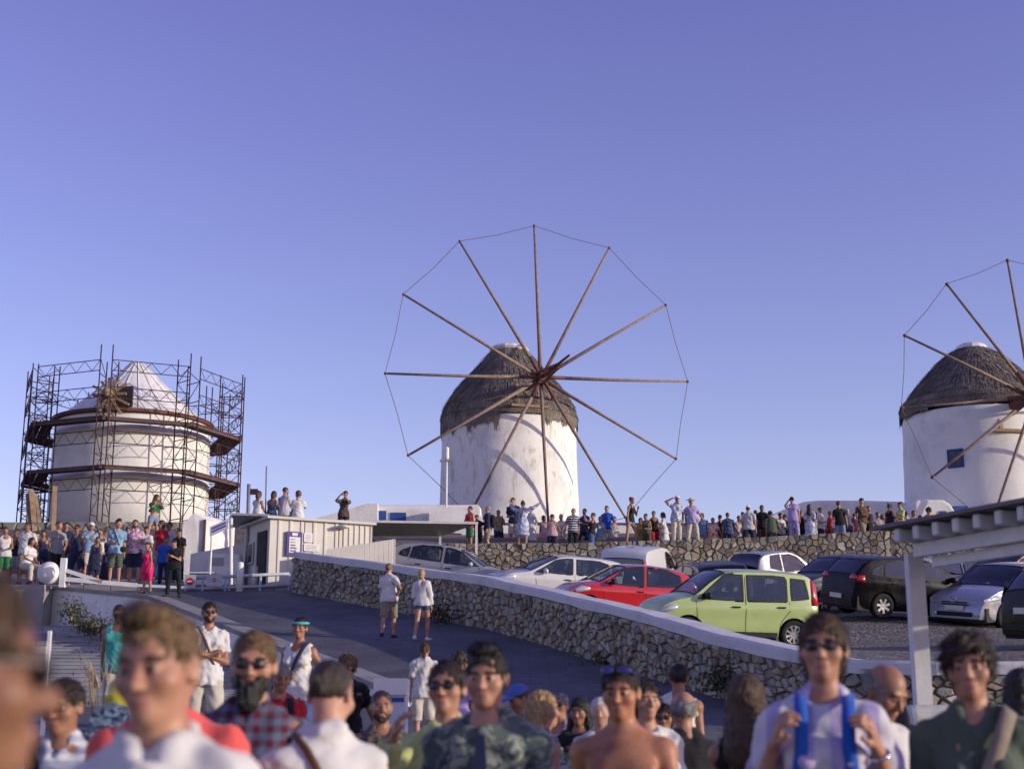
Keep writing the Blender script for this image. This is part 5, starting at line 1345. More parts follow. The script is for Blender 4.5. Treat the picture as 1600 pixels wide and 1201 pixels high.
# mill under repair
LM_D = 55.5; lm_r = 122
def left_mill():
    c = at(207, 700, LM_D); Rm = lm_r/FPX*LM_D; zb = zP(c.x, LM_D)-.6
    root = thing('windmill', (c.x, LM_D, zb), 'smooth white windmill under repair with a plain cone roof, ringed by scaffolding', 'windmill')
    ze = at(207, 662, LM_D).z-zb; zt = at(207, 563, LM_D).z-zb
    MB().lathe([(Rm*1.0, 0), (Rm*1.0, ze*.4), (Rm*.985, ze-.2), (Rm*.985, ze)], 72).build('wall', M_mill2, root, True)
    for i in (): MB().lathe([(Rm*1.02, ze*i), (Rm*1.035, ze*i+.02), (Rm*1.035, ze*i+.06), (Rm*1.01, ze*i+.08)], 72).build('moulding', M_mill2, root, True)
    MB().lathe([(Rm*1.0, ze-.16), (Rm*1.035, ze-.12), (Rm*1.035, ze-.0), (Rm*.95, ze+.03)], 72).build('eave_ring', M_redwood, root, False)
    rf = MB().lathe([(Rm*.93, ze+.02), (Rm*.62, ze+(zt-ze)*.34), (Rm*.29, ze+(zt-ze)*.70), (Rm*.07, ze+(zt-ze)*.95), (.01, zt)], 40).build('roof', M_felt, root, False)
    for k in range(20):
        t = 2*math.pi*k/20; MB().tube([((r+.012)*math.cos(t), (r+.012)*math.sin(t), z+.012) for r, z in ((Rm*.93, ze+.03), (Rm*.62, ze+(zt-ze)*.34), (Rm*.29, ze+(zt-ze)*.70), (Rm*.07, ze+(zt-ze)*.95))], .012, 5).build('seam', M_felt, rf)
    for q in (.25, .5, .72): r = float(np.interp(q, [0, .34, .70, .95], [.93, .62, .29, .07]))*Rm+.012; MB().tube([(r*math.cos(t), r*math.sin(t), ze+(zt-ze)*q+.012) for t in np.linspace(0, 6.283, 40, endpoint=False)], .012, 5, closed=True).build('seam', M_felt, rf)
    ad = R(-28); A = Vector((math.sin(ad), -math.cos(ad), 0)); Rt = Vector((math.cos(ad), math.sin(ad), 0)); U = Vector((0, 0, 1))
    hub = Vector(at(172, 617, LM_D-3.4))-Vector((c.x, LM_D, zb)); A = Vector((hub.x, hub.y, 0)).normalized(); Rt = Vector((-A.y, A.x, 0))
    MB().tube([Vector((0, 0, hub.z)), hub+A*.5], .17, 12).build('axle', M_wood, root, True)
    dm = MB().box(-.50, -.05, -.5, .50, 1.4, .30, Matrix.Translation(hub-A*.55)@Matrix.Rotation(math.atan2(A.x, -A.y), 4, 'Z')); dm.build('dormer', M_wood, root)
    dd = MB().box(-.28, -.10, -.45, .28, .02, .35, Matrix.Translation(Vector(at(197, 618, LM_D-2.9))-Vector((c.x, LM_D, zb)))@Matrix.Rotation(-.1, 4, 'Z')); dd.build('painted_opening', M_in, root)  # solid dark box: shade inside the roof opening given as colour
    r_ = random.Random(4)
    for k in range(12):
        a = R(93+30*k); d = Rt*math.cos(a)+U*math.sin(a); L = r_.uniform(.55, .95); MB().bar(hub+A*.1+d*.1, hub+A*.1+d*L, .09, .12, up=A).build('spoke_stub', M_wood, root)
    return root, Vector((c.x, LM_D, zb)), Rm
lmr, LMC, LMR = left_mill()
def scaffold():
    Ro = 172/FPX*LM_D; Ri = LMR+.32; z0 = at(207, 824, 51.2).z; base = Vector((LMC.x, LM_D, z0))
    root = thing('scaffold', base, 'rusty tube scaffolding with two plank decks wrapped around the left windmill', 'scaffolding')
    zt = at(380, 597, LM_D).z-z0; zp1 = at(380, 686, LM_D).z-z0; zp2 = at(380, 757, LM_D).z-z0; phi = math.radians(-90); r_ = random.Random(2)
    vert = []
    for k in range(8):
        a = phi+k*math.pi/4; u = Vector((math.cos(a), math.sin(a), 0)); t = Vector((-u.y, u.x, 0)); g = []
        for rad, off in ((Ro, -.22), (Ro, .22), (Ri+.05, -.22), (Ri+.05, .22)):
            b = u*rad+t*off; top = zt+r_.uniform(-.05, .45); g.append(b)
            MB().tube([b, b+Vector((0, 0, top))], .025, 6).build('upright', M_scaf, root)
            MB().box(b.x-.08, b.y-.08, -.02, b.x+.08, b.y+.08, .01).build('foot_plate', M_scaf, root)
        for i, j in ((1, 3), (2, 0)):
            br = MB(); z = .5; fl = 0
            while z < zt-.3:
                br.tube([g[i]+Vector((0, 0, z)), g[j]+Vector((0, 0, z))], .019, 5)
                if i+j != 5 or True: br.tube([g[i if fl else j]+Vector((0, 0, z)), g[j if fl else i]+Vector((0, 0, min(z+.75, zt-.1)))], .015, 5); fl = 1-fl
                z += .75
            br.build('bracing', M_scaf, root)
        vert.append((u, t, g))
    for k in range(8):
        u, t, g = vert[k]; u2, t2, g2 = vert[(k+1) % 8]
        for (pa, pb) in ((g[1], g2[0]), (g[3], g2[2])):
            for (za, zb_) in ((zt-.55, zt-.15), (zp1+.75, zp1+1.15), (zp1-.95, zp1-.5), (zp2-.85, zp2-.42)):
                if pa is g[3]: continue
                gd = MB(); gd.tube([pa+Vector((0, 0, za)), pb+Vector((0, 0, za))], .018, 5); gd.tube([pa+Vector((0, 0, zb_)), pb+Vector((0, 0, zb_))], .018, 5)
                m = 8
                for q in range(m):
                    A_ = pa.lerp(pb, q/m)+Vector((0, 0, za if q % 2 else zb_)); B_ = pa.lerp(pb, (q+1)/m)+Vector((0, 0, zb_ if q % 2 else za)); gd.tube([A_, B_], .012, 4)
                gd.build('lattice_girder', M_scaf, root)
        for zp in (zp1, zp2):
            for q in range(4):
                f0, f1 = q/4+.01, (q+1)/4-.01; V = []
                for ff in (f0, f1):
                    for a_, b_ in ((2, 0), (3, 1)): pass
                A0 = (g[2]+g[3])/2; A1 = (g[0]+g[1])/2; B0 = (g2[2]+g2[3])/2; B1 = (g2[0]+g2[1])/2
                P4 = [A0.lerp(A1, f0*1.04), B0.lerp(B1, f0*1.04), B0.lerp(B1, f1*1.04), A0.lerp(A1, f1*1.04)]; dz = r_.uniform(0, .03)
                V = [p+Vector((0, 0, zp+dz)) for p in P4]+[p+Vector((0, 0, zp+dz+.045)) for p in P4]
                mk('plank', V, [(3,2,1,0), (4,5,6,7), (0,1,5,4), (1,2,6,5), (2,3,7,6), (3,0,4,7)], M_plank, root)
            MB().bar((g[0]+g[1])/2+Vector((0, 0, zp-.04)), (g2[0]+g2[1])/2+Vector((0, 0, zp-.04)), .05, .10).build('toe_board', M_plank, root)
    return root
scaffold()
# timber props leaning against the scaffold
for i, (x0, y0, x1, y1) in enumerate(((47,842,44,772), (55,842,48,765), (60,845,50,770), (83,842,86,760), (66,845,57,775))):
    a = at(x0, y0, 49.8); b = at(x1, y1, 51.2); t = thing('timber', a, ['grey timber prop leaning nearest the left edge of the scaffold', 'thick grey timber second from the left beside the scaffold', 'tilted grey timber third from the left beside the scaffold', 'single upright timber standing apart against the scaffold', 'short tilted timber in the bundle beside the scaffold'][i], 'timber', group='timbers leaning by the scaffold')
    MB().bar((0, 0, 0), b-a, .16, .10).build('beam', M_wood, t)

# ------------------------------------------------------------------ low white buildings on the hilltop
def bx(name, label, cat, px0, px1, D, py_top, depth, below=1.5, m=None, rnd=.12, D1=None):
    a = at(px0, py_top, D); b = at(px1, py_top, D1 or D); zt = a.z; z0 = min(zP(a.x, D) if D > 45 else zG(D), zt-.3)-.3
    root = thing(name, (a.x, a.y, z0), label, cat); d = Vector((b.x-a.x, b.y-a.y, 0)); L = d.length; ang = math.atan2(d.y, d.x); root.rotation_euler = (0, 0, ang)
    return root, L, zt-z0
hr, L, H = bx('house', 'long low white house with a blue door left of the middle windmill', 'house', 573, 752, 57, 787, 4)
b = MB().box(0, 0, 0, L, 4, H).build('wall', M_white, hr); bv = b.modifiers.new('b', 'BEVEL'); bv.width = .25; bv.segments = 4
MB().box(.35, -.04, H-1.05, .80, 0.1, H-.28).build('door', M_blue, hr); MB().box(.95, -.03, H-.75, 1.6, .1, H-.35).build('window', M_blue, hr)
MB().box(2.6, -1.3, .2, 4.6, -.1, H-.32).build('annex', M_white, hr)
w_ = thing('sloping_wall', at(490, 812, 56.5), 'grey sloping wall running up to the low white house', 'wall')
a = w_.location; V = []; 
for (px, py) in ((485,812), (575,786), (590,786), (590,830), (485,830)): 
    p = at(px, py, 56.5)-a; V.append((p.x, p.z))
MB().prism(V, .5).build('wall_body', M_white, w_)
h2, L, H = bx('house', 'low rounded white house with a smooth sloped roof left of the right windmill', 'house', 1195, 1432, 58, 781, 4)
b = MB().prism([(0, 0), (0, H-.75), (.35, H-.55), (1.6, H-.06), (2.2, H), (L*.62, H), (L-.6, H-.05), (L, H-.25), (L, 0)], 4.5).build('wall', M_white, h2); bv = b.modifiers.new('b', 'BEVEL'); bv.width = .12; bv.segments = 3
h3, L, H = bx('house', 'small domed white house with blue windows in front of the right windmill', 'house', 1428, 1492, 54.5, 780, 3)
b = MB().prism([(0, 0), (0, H-.12), (.12, H), (L*.72, H), (L-.18, H-.18), (L, H-.5), (L, 0)], 3).build('wall', M_white, h3); bv = b.modifiers.new('b', 'BEVEL'); bv.width = .15; bv.segments = 3
MB().box(.95, -.04, H-.75, 1.2, .1, H-.45).build('window', M_blue, h3)
h4, L, H = bx('door', 'square blue door at the foot of the right windmill', 'door', 1490, 1512, 55.2, 790, 1)
MB().box(0, 0, 0, L, .25, H).build('leaf', M_blue, h4)
te, L, H = bx('terrace_wall', 'whitewashed terrace wall round the foot of the middle windmill', 'wall', 655, 1068, 54.8, 819, 3)
r_ = random.Random(5); V = []; F = []; n = 34
for i in range(n+1):
    x = L*i/n; z = H+r_.uniform(-.04, .04)-(.25 if i > n-4 else 0); V += [(x, r_.uniform(-.03, .03), 0), (x, .7, 0), (x, .66, z), (x, .05, z-.05)]
for i in range(n): F += [(i*4+k, i*4+(k+1) % 4, (i+1)*4+(k+1) % 4, (i+1)*4+k) for k in range(4)]
F += [(3,2,1,0), tuple(n*4+k for k in range(4))]
mk('wall_body', V, F, plaster('patchy_whitewash', (.74,.71,.66), (.34,.28,.22), .8, 1.6), te)
pl_ = thing('pier', at(743, 845, 54.0), 'small white tapering pier at the left end of the terrace wall', 'pier')
MB().prism([(-.9, -.3), (-.12, .9), (-.10, 1.4), (.10, 1.4), (.14, .95), (1.0, .2), (1.0, -.3)], .4).build('pier_body', M_white, pl_)
dw = thing('rubble_ledge', (LMC.x-2.5, 50.4, 8.0), 'dark rubble ledge at the foot of the scaffolded windmill', 'ledge')
zl = at(200, 814, 50.4).z-8.0; r_ = random.Random(9)
V = []; F = []; n = 40
for i in range(n+1):
    x = -2.5+i*10.0/n; z = zl+r_.uniform(-.10, .08); V += [(x, -.3, -2.4), (x, 1.4, -2.4), (x, 1.3, z), (x, r_.uniform(-.05, .05), z-.05)]
for i in range(n): F += [(i*4+k, i*4+(k+1) % 4, (i+1)*4+(k+1) % 4, (i+1)*4+k) for k in range(4)]
F += [(3,2,1,0), tuple(n*4+k for k in range(4))]
mk('core', V, F, M_rock, dw)
cells = voronoi(9.6, 2.2, .42, .26, seed=12)
stone_wall(dw, cells, lambda s, t, d: Vector((-2.4+s, -.22-d, -2.2+t*(zl+2.15)/2.2)), .014, 9, limit=230)

# ------------------------------------------------------------------ parking kiosk
M_panel = rough_mat('kiosk_panel', (.58,.56,.51), .08, 1.5, .6, .1, 20); M_panel2 = rough_mat('kiosk_door_panel', (.52,.52,.52), .1, 2, .6, .1)
M_sign = rough_mat('sign_indigo', (.075,.045,.24), .1, 4, .5, 0); M_paper = rough_mat('paper_white', (.70,.70,.70), .05, 10, .7, 0); M_ink = rough_mat('ink', (.05,.03,.06), .1, 10, .7, 0)
M_rail = rough_mat('pale_blue_rail', (.42,.46,.50), .12, 5, .5, .1); M_whitep = rough_mat('white_gloss_paint', (.72,.72,.70), .08, 5, .5, .1)
M_signred = rough_mat('sign_red', (.50,.02,.03), .05, 10, .5, 0); M_galv = rough_mat('galvanised', (.30,.31,.32), .15, 6, .5, .1, metal=.4)
KA = at(419, 900, 38.3); KB = at(581, 900, 39.7); kd = Vector((KB.x-KA.x, KB.y-KA.y, 0)); KL = kd.length; kang = math.atan2(kd.y, kd.x); kz = zG(38.6)-.1
kiosk = thing('parking_kiosk', (KA.x, KA.y, kz), 'cream ribbed parking kiosk with an indigo price board on its front', 'kiosk', kang)
KIOSK_H = at(419, 806, 38.3).z-kz
def ribs(L, H, step=.30, d=.045):
    V = []; F = []; x = 0; pts = []
    while x < L:
        pts += [(x, 0), (x+step*.62, 0), (x+step*.72, -d), (x+step*.9, -d)]; x += step
    pts = [(min(L, a), b) for a, b in pts]+[(L, 0)]
    for (a, b) in pts: V += [(a, b, 0), (a, b, H)]
    for i in range(len(pts)-1): F.append((i*2, i*2+2, i*2+3, i*2+1))
    return V, F
MB().box(0.02, .03, 0, KL-.02, 2.3, KIOSK_H-.05).build('wall', M_panel, kiosk)
x = 0; i = 0
while x < KL-.01:     # separate ribbed sheets
    w = min(1.0, KL-x); V, F = ribs(w-.01, KIOSK_H-.06, .16 if x > 1.4 else .32, .03); mk('ribbed_panel', [(a+x, b, c+.03) for a, b, c in V], F, M_panel, kiosk); x += w; i += 1
MB().box(-.12, -.14, KIOSK_H-.07, KL+.05, 2.4, KIOSK_H).build('roof', M_panel2, kiosk)
MB().box(-.03, .25, 0, .0, .95, KIOSK_H-.35).build('door', M_in, kiosk); MB().box(-.05, .98, 0, -.005, 1.06, KIOSK_H-.3).build('door_frame', M_panel2, kiosk)  # door: dark panel, the open doorway's inner shade put in as colour
fr_o = MB().box(-.04, 1.35, KIOSK_H-1.15, -.0, 1.75, KIOSK_H-.55).build('window', M_panel2, kiosk); MB().box(-.05, 1.40, KIOSK_H-1.1, -.042, 1.70, KIOSK_H-.6).build('pane', M_lens, fr_o)
lamp = MB().lathe([(.001, -.02), (.16, 0), (.18, .05), (.08, .09), (.001, .1)], 14, c=(2.05, -.20, KIOSK_H-.22)).bar((2.05, -.2, KIOSK_H-.18), (2.25, .0, KIOSK_H-.15), .03).build('lamp', M_panel2, kiosk, True)
def kp(px, py):  # point on the kiosk's front plane
    for D in np.linspace(38, 41.5, 300):
        p = at(px, py, D)-Vector((KA.x, KA.y, kz)); q = Matrix.Rotation(-kang, 3, 'Z')@p
        if q.y > -.07: return q
    return q
q0 = kp(447, 868); q1 = kp(472, 831)
board = thing('price_board', Vector((KA.x, KA.y, kz))+Matrix.Rotation(kang, 3, 'Z')@Vector((q0.x, -.06, q0.z)), 'indigo price board with a white panel on the kiosk front', 'sign', kang)
bw = q1.x-q0.x; bh = q1.z-q0.z
MB().box(0, -.03, 0, bw, 0.02, bh).build('board', M_sign, board)
MB().box(bw*.16, -.036, bh*.14, bw*.88, -.0302, bh*.78).build('panel', M_paper, board); MB().box(bw*.34, -.036, bh*.83, bw*.70, -.0302, bh*.95).build('header', M_paper, board)
def text(s, size, m, parent, loc, rot=(math.pi/2, 0, 0), name='lettering', sx=1, kindm=None):
    cu = bpy.data.curves.new(name, 'FONT'); cu.body = s; cu.size = size; cu.extrude = .002
    o = bpy.data.objects.new(name, cu); C.objects.link(o); dg = bpy.context.evaluated_depsgraph_get(); me = bpy.data.meshes.new_from_object(o.evaluated_get(dg)); bpy.data.objects.remove(o)
    me.materials.clear(); me.materials.append(m); q = bpy.data.objects.new(name, me); C.objects.link(q); q.parent = parent; q.location = loc; q.rotation_euler = rot; q.scale = (sx, 1, 1); return q
# the print on the board is too small to read in the photograph: rows of dark marks as they show
r_ = random.Random(3)
for i, (wd, hh) in enumerate(((.30,.028), (.32,.024), (.34,.045), (.42,.045), (.36,.05))):
    z = bh*(.68-.115*i); mb = MB(); x = bw*.24
    while x < bw*(.24+wd): w = r_.uniform(.012, .035); mb.box(x, -.038, z-hh*.5, min(x+w, bw*(.24+wd)), -.0362, z+hh*r_.uniform(.2, .5)); x += w+.008
    mb.build('print_row', M_ink, board, kind='stuff')
for (x0, y0, x1, y1, lb) in ((475,846,489,833,'faint printed notice right of the price board'), (475,860,500,850,'sun bleached paper notice low beside the price board')):
    a = kp(x0, y0); b_ = kp(x1, y1); n_ = thing('notice', Vector((KA.x, KA.y, kz))+Matrix.Rotation(kang, 3, 'Z')@Vector((a.x, -.05, a.z)), lb, 'notice', kang)
    MB().box(0, -.004, 0, b_.x-a.x, .004, b_.z-a.z).build('sheet', M_paper, n_); mb = MB()
    for k in range(4): mb.box(.04, -.0055, (b_.z-a.z)*(.2+.18*k), (b_.x-a.x)*.8, -.0045, (b_.z-a.z)*(.2+.18*k)+.012)
    mb.build('print_row', rough_mat('faded_print', (.36,.26,.24), .1, 8, .8, 0), n_, kind='stuff')
# canopies
cn = thing('canopy', at(580, 815, 42.6), 'flat grey metal canopy reaching right from the kiosk over the first cars', 'canopy')
o0 = cn.location.copy(); z = o0.z
P4 = [at(572, 814, 42.6), at(747, 819, 43.0), at(690, 838, 46.1), at(566, 838, 46.1)]
for i in range(7):
    a0 = Vector((P4[0].lerp(P4[3], i/7).x, P4[0].lerp(P4[3], i/7).y, z)); a1 = Vector((P4[1].lerp(P4[2], i/7).x, P4[1].lerp(P4[2], i/7).y, z)); b0 = Vector((P4[0].lerp(P4[3], (i+.96)/7).x, P4[0].lerp(P4[3], (i+.96)/7).y, z)); b1 = Vector((P4[1].lerp(P4[2], (i+.96)/7).x, P4[1].lerp(P4[2], (i+.96)/7).y, z))
    V = [a0, a1, b1, b0]; V = [v-o0 for v in V]+[v-o0+Vector((0, 0, .05)) for v in V]
    mk('sheet', V, [(3,2,1,0), (4,5,6,7), (0,1,5,4), (1,2,6,5), (2,3,7,6), (3,0,4,7)], M_galv, cn)
MB().bar(Vector((P4[0].x, P4[0].y-.05, z+.01))-o0, Vector((P4[1].x, P4[1].y-.05, z+.01))-o0, .05, .07).build('fascia', M_panel2, cn)
for q in (P4[1], P4[2]):
    MB().box(-.035, -.035, 0, .035, .035, z-zL(q.x, q.y)+.1, Matrix.Translation((q.x-o0.x-.05, q.y-o0.y+.05, zL(q.x, q.y)-o0.z-.1))).build('post', M_whitep, cn)
cl = thing('canopy', at(360, 806, 38.6), 'narrow flat canopy shading the doorway left of the kiosk', 'canopy')
o1 = cl.location.copy(); p1 = at(421, 808, 38.6); p2 = at(421, 808, 41); p3 = at(362, 808, 41)
V = [Vector((p.x, p.y, o1.z))-o1 for p in (at(360, 806, 38.4), p1, p2, p3)]; V += [v+Vector((0, 0, .06)) for v in V]
mk('sheet', V, [(3,2,1,0), (4,5,6,7), (0,1,5,4), (1,2,6,5), (2,3,7,6), (3,0,4,7)], M_galv, cl)
p = at(359, 915, 38.4); MB().tube([(p.x-o1.x, 0-.0, zG(38.4)-o1.z), (.02, 0, 0)], .05, 8).build('post', M_whitep, cl)
sb = thing('signboard', at(329, 880, 38.2), 'small tilted white signboard with two blue lines on a thin post', 'sign')
a, b_, c_, d_ = [at(*q, 38.2)-sb.location for q in ((328,838), (357,825), (357,810), (328,823))]
MB().add([(v.x, dy, v.z) for dy in (-.02, .02) for v in (a, b_, c_, d_)], [(0,1,2,3), (7,6,5,4), (0,4,5,1), (1,5,6,2), (2,6,7,3), (3,7,4,0)]).build('board', rough_mat('pale_lilac_board', (.55,.55,.62), .05, 4, .6, 0), sb)
for f0 in (.30, .62):
    u0 = a.lerp(d_, f0); u1 = b_.lerp(c_, f0); MB().bar(u0.lerp(u1, .12)+Vector((0, -.025, .02)), u0.lerp(u1, .88)+Vector((0, -.025, .02)), .008, .05).build('print_row', rough_mat('blue_print', (.10,.10,.35), .1, 5, .6, 0), sb)
q = at(331, 905, 38.2)-sb.location; MB().tube([(a.x+.05, 0, a.z), (a.x+.05, 0, zG(38.2)-sb.location.z)], .03, 8).build('post', M_whitep, sb)
# ribbed fence panel behind the wall's end
fp = thing('metal_fence', at(510, 880, 38.2), 'corrugated cream metal fence panel rising behind the stone wall end', 'fence'); o2 = fp.location.copy()
for i in range(14):
    pa = at(510+i*7.5, 858-i*1.15, 38.0+.04*i); pb = at(510+(i+.86)*7.5, 858-(i+.86)*1.15, 38.0+.04*i+.02); zb_ = 4.9
    V = [pa-o2, pb-o2+Vector((0, 0, 0)), Vector((pb.x, pb.y, zb_))-o2, Vector((pa.x, pa.y, zb_))-o2]; V += [v+Vector((.01, .05, 0)) for v in V]
    mk('slat', V, [(3,2,1,0), (4,5,6,7), (0,1,5,4), (1,2,6,5), (2,3,7,6), (3,0,4,7)], M_panel, fp)
pa = at(616, 842, 38.6); MB().bar(Vector((pa.x, pa.y, 4.9))-o2, pa-o2, .07).build('post', M_panel, fp)
# rails, signs, bollard and boom at the gate
rl_ = thing('guard_rail', (at(290, 900, 37.6).x, 37.6, zG(37.6)), 'pale blue tubular guard rail across the gate in front of the kiosk', 'railing'); o3 = rl_.location.copy()
A_ = at(291, 903, 37.6)-o3; B_ = at(452, 896, 37.9)-o3; C_ = at(291, 920, 37.6)-o3; D_ = at(452, 914, 37.9)-o3
MB().tube([A_, B_], .045, 8).build('top_rail', M_rail, rl_, True); MB().tube([C_, D_], .04, 8).build('lower_rail', M_rail, rl_, True)
for f0 in (0, .16, .38, .42, .72, 1.0):
    p = A_.lerp(B_, f0); MB().tube([(p.x, p.y, -.25), p], .035, 8).build('post', M_rail, rl_, True)
for (px, py, r0, w, h, lb) in ((297,908,.10,.30,.36,'round red no entry sign on the rail nearest the man in black'), (335,906,.05,.42,.32,'smaller red no entry sign on a pale plate on the rail')):
    s = thing('no_entry_sign', at(px, py, 37.5), lb, 'sign', group='no entry signs on the rail'); MB().box(-w/2, -.01, -h/2, w/2, .01, h/2).build('plate', M_rail, s)
    MB().lathe([(.001, .011), (r0, .011), (r0, .018), (.001, .018)], 24, M=Matrix.Rotation(math.pi/2, 4, 'X')).build('disc', M_signred, s); MB().box(-r0*.7, -.022, -r0*.18, r0*.7, -.0185, r0*.18).build('bar', M_paper, s)
bo = thing('bollard', (at(375, 900, 37.2).x, 37.2, zG(37.2)-.1), 'tall white cylindrical bollard in front of the guard rail', 'bollard'); MB().lathe([(.085, 0), (.085, .82), (.07, .86), (.001, .88)], 16).build('shaft', M_whitep, bo, True)
b2 = thing('bollard', (at(399, 900, 39.0).x, 39.0, zG(39.0)-.1), 'short cream bollard by the kiosk doorway', 'bollard'); MB().lathe([(.09, 0), (.09, .72), (.001, .75)], 16).build('shaft', M_panel, b2, True)
bm = thing('boom_barrier', (at(98, 905, 36.8).x, 36.8, zG(36.8)), 'white boom barrier lying low across the road with a round concrete counterweight', 'barrier'); o4 = bm.location.copy()
P = lambda px, py, D=36.8: at(px, py, D)-o4
MB().lathe([(math.sin(t)*.29, .29-math.cos(t)*.29) for t in np.linspace(.05, 3.1, 12)], 20, c=P(76, 905)-Vector((0, 0, .12))).build('counterweight', M_white, bm, True)
MB().box(-.07, -.07, -.2, .07, .07, .55, Matrix.Translation(P(98, 905))).build('post', M_whitep, bm)
MB().bar(P(98, 889), P(160, 909), .09, .10).build('arm', M_whitep, bm); MB().bar(P(98, 904), P(214, 914), .09, .11).build('arm', M_whitep, bm); MB().bar(P(214, 914), P(292, 918, 37.2), .06, .07).build('arm', M_rail, bm)
# left small buildings
cb = thing('shed', (at(284, 850, 44).x, 44, zG(44)), 'beige box shed with a pitched top behind the crowd by the gate', 'shed'); o5 = cb.location.copy()
zs = at(300, 806, 44).z-o5.z; xw_ = at(318, 850, 44).x-o5.x; x2 = at(362, 850, 46).x-o5.x
V = [(0, 0, 0), (xw_, .1, 0), (x2, 2.4, 0), (.3, 2.4, 0), (0, 0, zs-.25), (xw_*.5, .02, zs+.12), (xw_, .1, zs-.1), (x2, 2.4, zs+.05), (x2-.5, 2.6, zs+.25), (.3, 2.4, zs)]
mk('wall', V, [(0,1,6,5,4), (1,2,7,6), (5,6,7,8), (4,5,8,9), (0,4,9,3), (2,3,9,8,7)], M_white, cb); MB().bar((xw_+.0, .06, 0), (xw_+.0, .06, zs-.1), .10, .06).build('corner_post', M_redwood, cb)
lw = thing('low_wall', (at(296, 880, 41).x, 41, zG(41)), 'uneven whitewashed wall with a rounded top beside the signboard', 'wall'); o6 = lw.location.copy()
r_ = random.Random(6); V = []; F = []; n = 16; xe = at(412, 880, 41).x-o6.x
for i in range(n+1):
    f0 = i/n; zt = at(296, 862-18*min(1, f0*1.2), 41).z-o6.z; x = xe*f0; V += [(x, r_.uniform(-.06, .06), 0), (x, .6, 0), (x, .5, zt), (x, .1, zt-.04)]
for i in range(n): F += [(i*4+k, i*4+(k+1) % 4, (i+1)*4+(k+1) % 4, (i+1)*4+k) for k in range(4)]
F += [(3,2,1,0), tuple(n*4+k for k in range(4))]; mk('wall_body', V, F, plaster('patchy_whitewash', (.7,.7,.7), (.3,.3,.3), .8, 1.6), lw)
cbx = thing('cabinet', (at(323, 900, 39.6).x, 39.6, zG(39.6)-.05), 'white stained utility cabinet with a small grey vent', 'cabinet'); b = MB().box(0, 0, 0, .92, .4, at(330, 861, 39.6).z-zG(39.6)).build('case', plaster('stained_white', (.74,.73,.7), (.3,.27,.25), .9, 4), cbx); bv = b.modifiers.new('b', 'BEVEL'); bv.width = .1; bv.segments = 3
zc = at(330, 861, 39.6).z-zG(39.6); MB().box(.1, -.02, zc-.35, .45, .0, zc-.12).build('vent', M_galv, cbx)
tb = thing('table', (at(316, 925, 38.9).x, 38.9, zG(38.9)), 'small low white table behind the rail', 'table'); MB().box(-.35, -.2, .42, .35, .2, .45).build('table_top', M_whitep, tb)
for sx in (-.3, .3):
    for sy in (-.15, .15): MB().box(sx-.02, sy-.02, 0, sx+.02, sy+.02, .42).build('leg', M_trim, tb)
# poles on the kiosk roof and by the mill
for (px, y0, y1, D, r0, nm, lb) in ((389,810,756,40,.055,'pole','thick grey pole with a small bracket left of the four seated people'), (416.5,810,728,41,.022,'mast','tall thin mast rising between the seated people on the kiosk roof')):
    a = at(px, y0, D); b_ = at(px, y1, D); t = thing(nm, a, lb, 'pole'); MB().tube([(0, 0, -2.0), b_-a], r0, 8).build('shaft', M_galv, t, True)
    if r0 > .05: MB().box(0, -.03, (b_-a).z-.30, .22, .03, (b_-a).z-.14).build('bracket', M_scaf, t)
an = thing('antenna_mast', at(697, 815, 56), 'slim antenna mast on a tripod in front of the middle windmill', 'mast'); zt = (at(697, 700, 56)-an.location).z
MB().tube([(0, 0, -.3), (0, 0, zt)], .05, 8, r2=.035).build('mast_tube', M_whitep, an, True); MB().lathe([(.07, zt-.45), (.09, zt-.4), (.09, zt), (.05, zt+.05)], 12).build('aerial', M_whitep, an); MB().box(-.28, -.05, zt-.55, .22, .05, zt-.47).build('cross_arm', M_galv, an)
for d in ((-.5, 0), (.3, .4), (.3, -.4)): MB().tube([(0, 0, .6), (d[0], d[1], -.3)], .02, 6).build('leg', M_galv, an)

# ------------------------------------------------------------------ pergola at the right
pg = thing('pergola', (3.25, 12.0, 0), 'white timber pergola with a row of blunt rafter ends at the right edge', 'pergola'); og = pg.location.copy()
M_pw = rough_mat('pergola_white', (.62,.62,.62), .12, 5, .7, .25, 30); M_pd = rough_mat('pergola_boards', (.16,.14,.14), .25, 6, .85, .4, 30, aniso=(1,1,1))
bs0 = at(1400, 836, 11.6); bs1 = at(1602, 797, 10.25); ZB_ = bs0.z; bs1.z = ZB_
dr = (bs1-bs0).normalized(); pr = Vector((-dr.y, dr.x, 0)); pr = pr if pr.x > 0 else -pr
E = bs1+dr*2.4
MB().bar(bs0+pr*.22-Vector((0, 0, .112))-og-dr*.02, E+pr*.22-Vector((0, 0, .112))-og, .08, .11).build('beam', M_pw, pg); MB().bar(bs0+pr*.29-Vector((0, 0, .215))-og+dr*.1, E+pr*.29-Vector((0, 0, .215))-og, .06, .08).build('beam', M_pw, pg)
k = 0; s = 0
while s < (E-bs0).length:
    a = bs0+dr*s; o = MB().bar(a-og, a+pr*3.2-og, .075, .11).build('rafter', M_pw, pg); bv = o.modifiers.new('b', 'BEVEL'); bv.width = .012; s += .235
for i in range(16):
    a = bs0-dr*.25+pr*(.04+.2*i)+Vector((0, 0, .083)); MB().bar(a-og, a+dr*((E-bs0).length+.3)-og, .185, .03).build('roof_board', M_pd, pg)
pp = at(1427, 860, 12.0); MB().box(-.065, -.065, 0, .065, .065, ZB_-.11, Matrix.Translation(Vector((pp.x, 12.0, 0))-og)).build('post', M_pw, pg)
